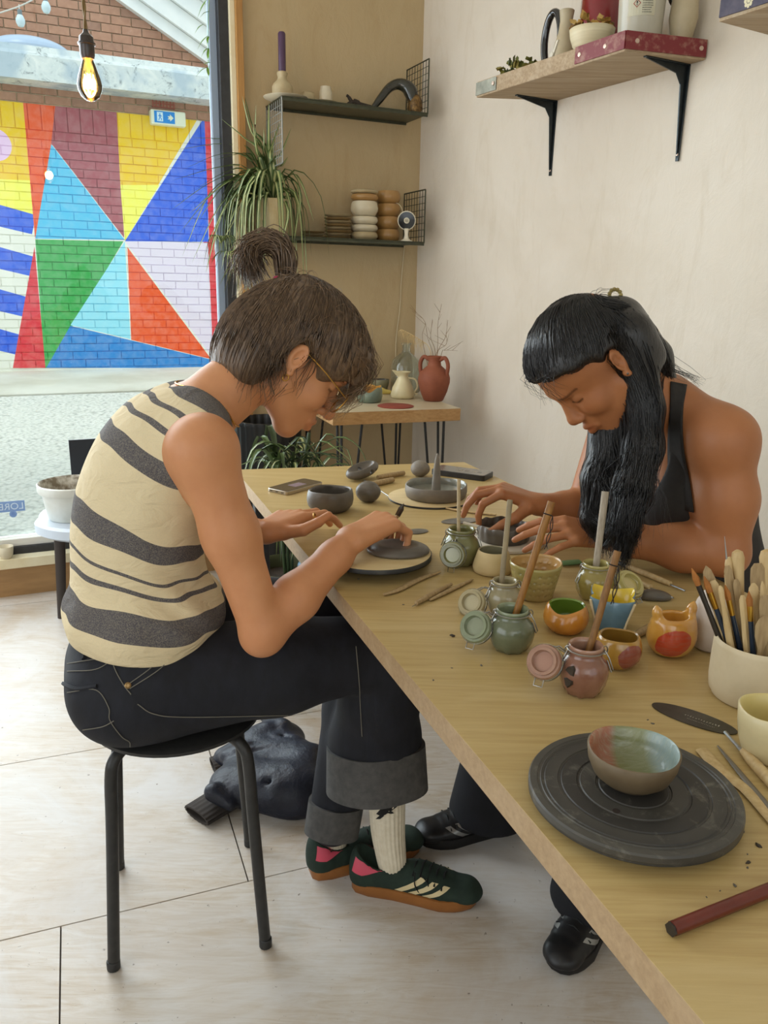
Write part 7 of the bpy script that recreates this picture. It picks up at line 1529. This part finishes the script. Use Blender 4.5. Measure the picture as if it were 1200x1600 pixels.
# ---- hair: cap, bob, strands, top knot
m_hair1 = hair_mat('brown_hair', (72, 54, 39), (122, 96, 70)); m_hair1b = hair_mat('light_brown_strands', (150, 120, 88), (104, 80, 58))
fd = Field(O1-V(.2, .2, .2), O1+V(.22, .22, .22), .003)
frh = (A1h, S1h, U1h); E1 = lambda c, r, k=.015, op='add': fd.ell(H1(*c), V(*r)*HK, frh, k, op)
E1((-.012, 0, .050), (.105, .087, .095), 0); E1((.03, 0, .082), (.072, .076, .056), .03); E1((-.07, 0, -.005), (.062, .080, .078), .03); E1((-.062, 0, -.058), (.046, .070, .050), .03)
for s in (-1, 1): E1((-.045, .052*s, -.035), (.032, .030, .062), .02); E1((.058, .052*s, .058), (.034, .022, .042), .02)
E1((.082, 0, .088), (.034, .058, .028), .02); E1((.105, .018, .060), (.016, .034, .036), .015)
E1((.108, 0, -.02), (.058, .11, .068), .008, 'sub')
for s in (-1, 1): E1((.028, .085*s, -.028), (.046, .034, .056), .006, 'sub'); E1((-.004, .093*s, .003), (.024, .028, .038), .005, 'sub')
E1((.0, 0, -.085), (.075, .055, .055), .006, 'sub')
HAIR1 = solid('hair', fd, m_hair1, P1, smooth_it=2)
BH = bvh_of(HAIR1); rg = np.random.default_rng(41)
def snap(p, lift):
    h = BH.find_nearest(Vector(p)); return np.array(h[0])+np.array(h[1])*lift
tie = snap(atd(440, 432, depth(O1)+.02), .004); cur = []
for i in range(620):       # drawn up to the tie
    ph = rg.uniform(-2.5, 2.5); cz = .03+.05*abs(math.cos(ph*.5)); e = H1(.115*math.cos(ph)-.01, .088*math.sin(ph), cz+rg.normal()*.02-(.05 if abs(ph) > 2 else 0)); lf_2 = rg.uniform(.0004, .003); c = []
    for t_ in np.linspace(0, 1, 9):
        p = e*(1-t_)+tie*t_+U1h*.05*math.sin(math.pi*t_); c.append(snap(p, lf_2) if t_ < .93 else p*.6+tie*.4)
    cur.append(c)
for i in range(760):       # hanging bob
    ph = math.pi+rg.uniform(-1.75, 1.75); r0 = H1(.10*math.cos(ph)-.015, .085*math.sin(ph), .045+rg.normal()*.025); out = norm(A1h*math.cos(ph)*.9+S1h*math.sin(ph)); ln = rg.uniform(.09, .155); c = [snap(r0, .001)]
    for t_ in np.linspace(.15, 1, 7):
        p = r0+(V(0, 0, -.55)-U1h*.55+out*.10)*ln*t_+out*.012*math.sin(t_*3); q = BH.find_nearest(Vector(p)); c.append(np.array(q[0])+np.array(q[1])*rg.uniform(.0006, .003) if t_ < .75 else p*.5+(np.array(q[0])+np.array(q[1])*.003)*.5+V(*rg.normal(size=3))*.0015)
    cur.append(c)
strands('hair_strands', P1, cur, rg.uniform(.0005, .0011, len(cur)), m_hair1)
cur = []
for i in range(260):       # loose fringe over the brow and flyaways
    s0 = rg.uniform(-.055, .06); p0 = H1(.085, s0, .092+rg.normal()*.012); d1 = A1h*.05+V(0, 0, -.01); ln = rg.uniform(.06, .125); cur.append([p0, p0+A1h*.03-U1h*.01+V(*rg.normal(size=3))*.004, p0+A1h*.042-U1h*ln*.45+V(*rg.normal(size=3))*.006, p0+A1h*.032-U1h*ln*.8+V(*rg.normal(size=3))*.010, p0+A1h*.02-U1h*ln*1.05+V(*rg.normal(size=3))*.014])
for i in range(90): ph = rg.uniform(-3.1, 3.1); p0 = snap(H1(.1*math.cos(ph), .085*math.sin(ph), .09+rg.normal()*.04), .0); n_ = norm(p0-O1); tg_ = norm(np.cross(n_, rg.normal(size=3))); q = p0+n_*rg.uniform(.004, .013); cur.append([p0, q+tg_*.012, q+tg_*.03, p0+tg_*.05+n_*.004])
strands('flyaway_strands', P1, cur, .00055, m_hair1b)
# top knot looped over the tie
kn0 = atd(432, 434, depth(tie)); kc = atd(418, 402, depth(tie)); k_ = 1/pxm(tie); lat = S1h; KC = []
def kp(x, y): return atd(x, y, depth(tie))
cur = []
for i in range(760):
    o = V(*rg.normal(size=3))*.0075; w = rg.uniform(-1, 1); sd = S1h*w*.024
    c = [tie-V(0, 0, .012)+o*.5+sd*.4, kp(446, 415)+o+sd*.8, kp(441, 390)+o+sd, kp(420, 377)+o+sd*1.1+V(0, 0, rg.uniform(-.008, .006)), kp(396, 385)+o+sd+V(0, 0, rg.uniform(-.008, .005)), kp(387, 402)+o*1.6+sd, kp(391+rg.normal()*5, 425+rg.normal()*6)+o*2.2+sd*.8]
    cur.append(spline(c, 3))
strands('top_knot', P1, cur, rg.uniform(.0010, .0019, len(cur)), m_hair1)
b = MB(); tc_ = tie+V(0, 0, .004); b.tube([tc_+S1h*.017*math.cos(a)+norm(A1h*.6+RT*.8)*.017*math.sin(a) for a in np.linspace(0, 2*math.pi, 20, endpoint=False)], .0045, 8, closed=True); b.build('hair_tie', mat('pink_elastic', (200, 40, 96), .6), P1)
# ---- glasses, necklace, earring, rings
m_gold = mat('gold', (196, 150, 74), .25, metal=1)
GLS = link(bpy.data.objects.new('glasses', None)); GLS.parent = P1; ORG[GLS.name] = ORG[P1.name]
for s in (-1, 1):
    b = MB(); b.tube([H1(-.006, .081*s, .024), H1(.05, .077*s, .022), H1(.108, .060*s, .018)], .0013, 6); b.build('temple', m_gold, GLS)
    b = MB(); b.tube([H1(.112-.010*abs(math.sin(a))*0+.004*math.cos(a)*-s*0, .035*s+.025*math.cos(a), .006+.021*math.sin(a)) for a in np.linspace(0, 2*math.pi, 26, endpoint=False)], .0013, 6, closed=True); b.build('rim', m_gold, GLS)
b = MB(); b.tube([H1(.113, -.011, .012), H1(.119, 0, .015), H1(.113, .011, .012)], .0012, 6); b.build('bridge', m_gold, GLS)
BB = bvh_of(BODY1); pts = []
for a in np.linspace(0, 2*math.pi, 72, endpoint=False):
    c = L1(.085+.060*math.cos(a), .062*math.sin(a), 1.066-.052*math.cos(a)*1.0); h = BB.find_nearest(Vector(c)); pts.append(np.array(h[0])+np.array(h[1])*.0018)
b = MB(); b.tube(pts, .0016, 6, closed=True)
for i in range(0, 72, 2): b.lathe([(.0001, -.0022), (.0024, 0), (.0001, .0022)], pts[i], 6)
b.build('necklace', m_gold, P1)['kind'] = 'stuff'
b = MB(); q = H1(.004, .083, -.032); b.tube([q+A1h*.005*math.cos(a)+U1h*.006*math.sin(a) for a in np.linspace(0, 6.28, 14, endpoint=False)], .001, 6, closed=True); b.build('earring', m_gold, P1)
dl = norm(atz(468, 800, .795)-wrL); tl_ = norm(np.cross(dl, V(.1, .1, -1)))
def ring_on(p, axis, r): b = MB(); e = norm(np.cross(axis, V(.2, .3, .9))); g = np.cross(axis, e); b.tube([p+e*r*math.cos(a)+g*r*math.sin(a) for a in np.linspace(0, 6.28, 16, endpoint=False)], .0013, 6, closed=True); b.build('finger_ring', m_gold, P1)
ring_on(tL[4]-norm(tL[4]-(wrL+dl*.03))*.030, norm(tL[4]-(wrL+dl*.03)), .0115)

# ------------------------------------------------------------------ person in the dark tank top
Q2 = V(.77, 1.70, 0)
def L2(f, s, z): return Q2-FB*f+RB*s+V(0, 0, z)
O2 = V(.395, 1.512, 1.143); A2h = norm(V(-.500, -.170, -.82)); S2h = V(.223, -.973, .064); S2h = norm(S2h-A2h*np.dot(S2h, A2h)); U2h = np.cross(A2h, S2h); U2h = U2h if np.dot(U2h, V(-.847, -.161, .507)) > 0 else -U2h
HK2 = 1.0; H2 = head_frame(O2, A2h, S2h, U2h, HK2); fr2 = (A2h, S2h, U2h)
P2 = thing('person', 'person with long black clipped-back hair in a dark tank top, pinching a clay dish', 'person', V(Q2[0], Q2[1], 0))
m_skin2 = skin_mat('tan_skin', (176, 116, 74), (160, 102, 64))
F2v = -FB; fz = (norm(F2v-V(0, 0, .45)), RB, norm(V(0, 0, 1)+F2v*.45))
sh2, el2, wr2 = L2(.205, .158, 1.005), atz(1132, 868, .790)+RB*.0, atz(950, 838, .800); sh3, el3, wr3 = L2(.21, -.165, 1.0), atz(912, 800, .785), atz(842, 788, .820)
def torso2(fd, g=0.0, k=.05):
    fd.ell(L2(.0, 0, .54), (.125+g, .175+g, .10), (F2v, RB, V(0, 0, 1)), .0)
    for (f, z, rf, rs, rz) in ((.045, .64, .110, .148, .11), (.085, .74, .106, .138, .11), (.125, .84, .110, .142, .10), (.165, .92, .106, .148, .09), (.195, .98, .080, .135, .065)):
        fd.ell(L2(f, 0, z), (rf+g, rs+g, rz+g), fz, k)
    for s in (-1, 1): fd.cone(L2(.215, .05*s, 1.03), L2(.21, .135*s, 1.01), .046+g, .046+g, .04); fd.ell(L2(.225, .068*s, .875), (.062+g, .066+g, .062+g), fz, .035)
fd = Field(V(.10, 1.26, .50), V(1.02, 2.02, 1.32), .0028)
torso2(fd)
fd.cone(L2(.215, 0.01, 1.03), L2(.29, .03, 1.075), .056, .048, .03); fd.cone(L2(.285, .03, 1.075), H2(-.03, 0, -.028), .050, .048, .03)
add_head(fd, H2, fr2, HK2, .72)
fd.ell(sh2+V(0, 0, -.006), (.052, .046, .054), (FB, RB, V(0, 0, 1)), .04); fd.chain([sh2, sh2*.5+el2*.5+FB*.006, el2+V(0, 0, .008)], [.050, .051, .043], .035); fd.cone(L2(.235, .03, 1.065), sh2+V(0, 0, .006), .044, .042, .05)
fd.chain([el2+V(0, 0, .004), el2*.65+wr2*.35, el2*.2+wr2*.8, wr2], [.043, .043, .031, .024], .02)
fd.chain([sh3, el3+V(0, 0, .01)], [.052, .040], .03); fd.chain([el3+V(0, 0, .006), el3*.6+wr3*.4, wr3], [.040, .038, .024], .02)
kd2 = atz(868, 826, .822)-wr2; kd3 = atz(790, 768, .848)-wr3
t2 = hand(fd, wr2, kd2, V(-.15, .45, -.88), -1, ((26, 18, 10), (22, 20, 10), (20, 20, 10), (20, 18, 10)), 1.04, .24, ((.62, .55, .4), (.85, .25, .4), (.95, .1, .25)))
t3 = hand(fd, wr3, kd3, V(-.25, .1, -.95), 1, ((48, 46, 24), (34, 40, 20), (30, 38, 18), (34, 36, 18)), 1.06, .26, ((.55, .55, .62), (.7, .2, .75), (.6, .1, .8)))
BODY2 = solid('body', fd, m_skin2, P2, smooth_it=1, attr={'tint': head_tint(O2, fr2, HK2, (.72, .42, .40), (.20, .16, .14))})
# brush held in the far hand
bt0 = t3[0]*.5+t3[4]*.5; btip = atz(806, 837, T+.030); BP = thing('fine_brush', 'fine white-handled brush held over the fluted dish', 'paintbrush', bt0); bd_ = norm(bt0-btip); b = MB(); b.tube([btip+bd_*.016, bt0+bd_*.05], [.0026, .0034], 8); b.build('handle', mat('white_handle', (214, 206, 188), .4), BP)
b = MB(); b.tube([btip+bd_*.008, btip+bd_*.017], [.0022, .0027], 8); b.build('ferrule', m_steel, BP); b = MB(); b.tube([btip, btip+bd_*.009], [.0005, .002], 6); b.build('bristles', m_blackh, BP)
# tank top
m_tank = mat('charcoal_jersey', (38, 34, 32), .8, (46, 42, 39), 60, bump=.15, bscale=160, bdist=.001)
fd = Field(V(.30, 1.40, .52), V(1.02, 1.98, 1.10), .0032); torso2(fd, .006)
fd.plane(L2(0, 0, .545), V(0, 0, -1), .003)
for s in (-1, 1): fd.ell(L2(.20, .204*s, .985), (.110, .092, .130), fz, .006, 'sub')
fd.ell(L2(.325, .012, .965), (.125, .080, .150), (norm(F2v-V(0, 0, .25)), RB, norm(V(0, 0, 1)+F2v*.25)), .006, 'sub'); fd.ell(L2(.20, 0, 1.075), (.10, .066, .060), fz, .006, 'sub'); fd.ell(L2(.10, 0, 1.03), (.06, .06, .07), fz, .006, 'sub')
TK2 = solid('tank_top', fd, m_tank, P2, smooth_it=2); BB2 = bvh_of(BODY2)
def ribbon(name, Lp, Rp, m, par, bv, lift=.003):
    a_, c_ = [[(q[0], q[1]) for q in spline([V(p[0], p[1], 0) for p in P_], 5)] for P_ in (Lp, Rp)]; vs = []; fs = []; nk = 6
    for (x0, y0), (x1, y1) in zip(a_, c_):
        row = [shot(bv, x0+(x1-x0)*k/nk, y0+(y1-y0)*k/nk, lift) for k in range(nk+1)]
        if any(r is None for r in row): continue
        vs += row
    n = len(vs)//(nk+1)
    for i in range(n-1):
        for k in range(nk): q = i*(nk+1)+k; fs.append((q, q+1, q+nk+2, q+nk+1))
    if n > 1: b = MB(); b.add(vs, fs); o = b.build(name, m, par, smooth=80); md = o.modifiers.new('thick', 'SOLIDIFY'); md.thickness = .002; md.offset = 0
ribbon('shoulder_strap', ((1046, 597), (1046, 640), (1045, 700), (1044, 745), (1040, 790)), ((1072, 603), (1068, 640), (1070, 700), (1080, 755), (1086, 800)), m_tank, TK2, BB2)
# wide black trousers and shoes
m_blk2 = mat('black_trousers', (13, 13, 17), .85, (20, 20, 26), 20)
hn, hf = L2(.02, .09, .52), L2(.02, -.09, .52)
toeN, heN = atz(868, 1522, 0), None; dN = norm(V(-.62, -.78, 0)); heN = toeN-dN*.265; toeF = atz(655, 1318, 0); dF = norm(V(-.95, -.31, 0)); heF = toeF-dF*.265
knN, knF = heN+dN*.02+V(.02, .03, .49), heF+dF*.05+V(.03, .02, .50)
fd = Field(V(.02, 1.15, .03), V(1.02, 2.05, .66), .0045)
fd.ell(L2(0, 0, .53), (.135, .180, .10), (F2v, RB, V(0, 0, 1)), 0)
for hp, kn, he, dd in ((hn, knN, heN, dN), (hf, knF, heF, dF)):
    fd.chain([hp, hp*.5+kn*.5, kn], [.10, .086, .072], .03); hem = he+dd*.085+V(0, 0, .055); fd.chain([kn, kn*.45+hem*.55, hem], [.073, .086, .098], .02)
fd.func(lambda X, Y, Z: np.maximum(np.maximum(Z-.453, .29-Z), np.sqrt((X-S2[0])**2+(Y-S2[1])**2)-.2)+0*X, 'sub', .006)
fd.plane(V(0, 0, .048), V(0, 0, -1), .003); fd.plane(V(0, 0, T-TT-.012), V(0, 0, 1), .003) if False else None
TR2 = solid('trousers', fd, m_blk2, P2, smooth_it=2)
m_bs = mat('black_shoe', (20, 20, 22), .4, (28, 28, 30), 30); m_bsole = mat('black_sole', (26, 25, 25), .6); m_refl = mat('silver_line', (150, 150, 148), .3, metal=.5)
for he, toe in ((heN, toeN), (heF, toeF)): trainer(he, toe, P2, 0.0, 1, (m_bsole, m_bs, m_bs, m_refl))
# ---- long black hair
m_hair2 = hair_mat('black_hair', (13, 11, 11), (30, 26, 25), .3)
fd = Field(V(.24, 1.36, .72), V(.72, 1.74, 1.30), .0032); E2 = lambda c, r, k=.015, op='add': fd.ell(H2(*c), V(*r)*HK2, fr2, k, op)
E2((-.004, 0, .050), (.094, .083, .093), 0); E2((.03, 0, .076), (.070, .074, .052), .03); E2((-.055, 0, .0), (.056, .072, .076), .03)
for s in (-1, 1): E2((.055, .054*s, .062), (.036, .022, .040), .02); E2((-.056, .050*s, -.03), (.032, .026, .056), .02)
E2((.126, .012, .006), (.072, .12, .088), .010, 'sub')
E2((.088, .062, .050), (.034, .045, .030), .010, 'sub'); E2((.056, .092, .018), (.046, .036, .048), .010, 'sub')
for s in (-1, 1): E2((.038, .088*s, -.028), (.056, .044, .066), .006, 'sub'); E2((-.004, .095*s, .003), (.028, .032, .036), .004, 'sub')
dH = depth(O2)
def hx(x, y, dd=0.0): return atd(x, y, dH+dd)
fd.chain([H2(-.062, .040, .0), hx(1006, 640, -.01), hx(1006, 700, -.015), hx(988, 770, -.025), hx(974, 830, -.03), hx(977, 866, -.03)], [.044, .035, .034, .033, .024, .008], .02)
fd.chain([H2(-.05, -.05, -.02), hx(955, 690, .05), hx(940, 750, .05), hx(932, 810, .05), hx(945, 850, .04)], [.045, .040, .037, .028, .008], .02)
fd.chain([H2(-.085, 0, .01), hx(1020, 560, .04), hx(1045, 600, .06)], [.045, .034, .018], .02)
HAIR2 = solid('hair', fd, m_hair2, P2, smooth_it=2); BH = bvh_of(HAIR2)
clip = snap(hx(950, 470, .02), .004); cur = []
for i in range(700):
    ph = rg.uniform(-2.2, 2.2); e = H2(.112*math.cos(ph)-.008, .088*math.sin(ph), .035+.05*abs(math.cos(ph*.5))+rg.normal()*.018); lf_2 = rg.uniform(.0004, .0022)
    cur.append([snap(e*(1-t_)+clip*t_+U2h*.05*math.sin(math.pi*t_), lf_2) for t_ in np.linspace(0, 1, 9)])
def fall(P, n, w, lift=.003):
    for i in range(n):
        o = rg.normal(size=3)*w; o[1] -= abs(rg.normal())*w*.8; c = []
        for j, p in enumerate(spline(P, 3)):
            q = BH.find_nearest(Vector(p+o*min(1, .5+j*.06))); c.append(np.array(q[0])+np.array(q[1])*rg.uniform(.0005, lift)+rg.normal(size=3)*.0008*j*.3)
        e = c[-1]; c.append(e+V(rg.normal()*.006, rg.normal()*.004, -rg.uniform(.004, .03))); cur.append(c)
fall([H2(-.04, .05, .03), hx(1000, 630, -.05), hx(1003, 700, -.06), hx(985, 770, -.06), hx(972, 830, -.06), hx(972, 862, -.05)], 520, .020)
fall([H2(-.04, -.04, .0), hx(955, 690, .02), hx(940, 750, .02), hx(932, 810, .02), hx(940, 845, .02)], 300, .016)
fall([H2(-.06, .02, .06), hx(1010, 540, .0), hx(1030, 585, .02), hx(1046, 610, .02)], 160, .012)
strands('hair_strands', P2, cur, rg.uniform(.0005, .0011, len(cur)), m_hair2)
cur = []
for i in range(26):        # loose ends over the shoulder and by the cheek
    p = hx(1050+rg.normal()*8, 575, .03); cur.append([hx(1000, 520, .03), p+rg.normal(size=3)*.004, hx(1080+rg.normal()*10, 592+rg.normal()*3, .03), hx(1094+rg.normal()*10, 600+rg.normal()*5, .03)])
for i in range(34):
    x = rg.uniform(1000, 1045); cur.append([hx(1005, 650, -.03), hx(1015+rg.normal()*8, 720, -.05), hx(x, 780, -.06), hx(x+rg.normal()*12, 800+rg.uniform(0, 50), -.06)])
for i in range(16): s0 = rg.uniform(-.06, .06); p0 = H2(.080, s0, .092); cur.append([p0, p0+A2h*.018+rg.normal(size=3)*.004, p0+A2h*.024-U2h*.03+rg.normal(size=3)*.005, p0+A2h*.02-U2h*.06+rg.normal(size=3)*.007])
for i in range(40): ph = rg.uniform(-3, 3); p0 = snap(H2(.1*math.cos(ph), .085*math.sin(ph), .09), 0.); n_ = norm(p0-O2); tg_ = norm(np.cross(n_, rg.normal(size=3))); q = p0+n_*rg.uniform(.003, .010); cur.append([p0, q+tg_*.012, q+tg_*.03, p0+tg_*.048])
strands('flyaway_strands', P2, cur, .0004, m_hair2)
# beaded claw clip
m_clip = mat('olive_gold_beads', (134, 116, 62), .3, (160, 142, 84), 20, coat=.4); c0 = hx(961, 461, -.02); CLP = link(bpy.data.objects.new('hair_clip', None)); CLP.parent = P2; ORG[CLP.name] = ORG[P2.name]
for i in range(11):
    a = 2*math.pi*i/11; b = MB(); p = c0+RT*.0105*math.cos(a)+UP*.0105*math.sin(a); b.lathe([(.0001, -.0042), (.003, -.003), (.0042, 0), (.003, .003), (.0001, .0042)], p, 10); b.build('bead', m_clip, CLP)
b = MB(); b.tube(spline([c0-UP*.012, hx(948, 474, -.03), hx(935, 470, -.03), hx(922, 466, -.02)]), [.003]*6+[.004]*6+[.003]*7, 7); b.build('claw', m_clip, CLP)
b = MB(); b.lathe([(.0001, -.0016), (.0016, 0), (.0001, .0016)], H2(.104, .0135, -.022), 10); b.build('nose_stud', m_steel, P2)
b = MB(); b.lathe([(.0001, -.0028), (.0028, 0), (.0001, .0028)], H2(.006, .083, -.020), 10); b.build('earring', m_steel, P2)
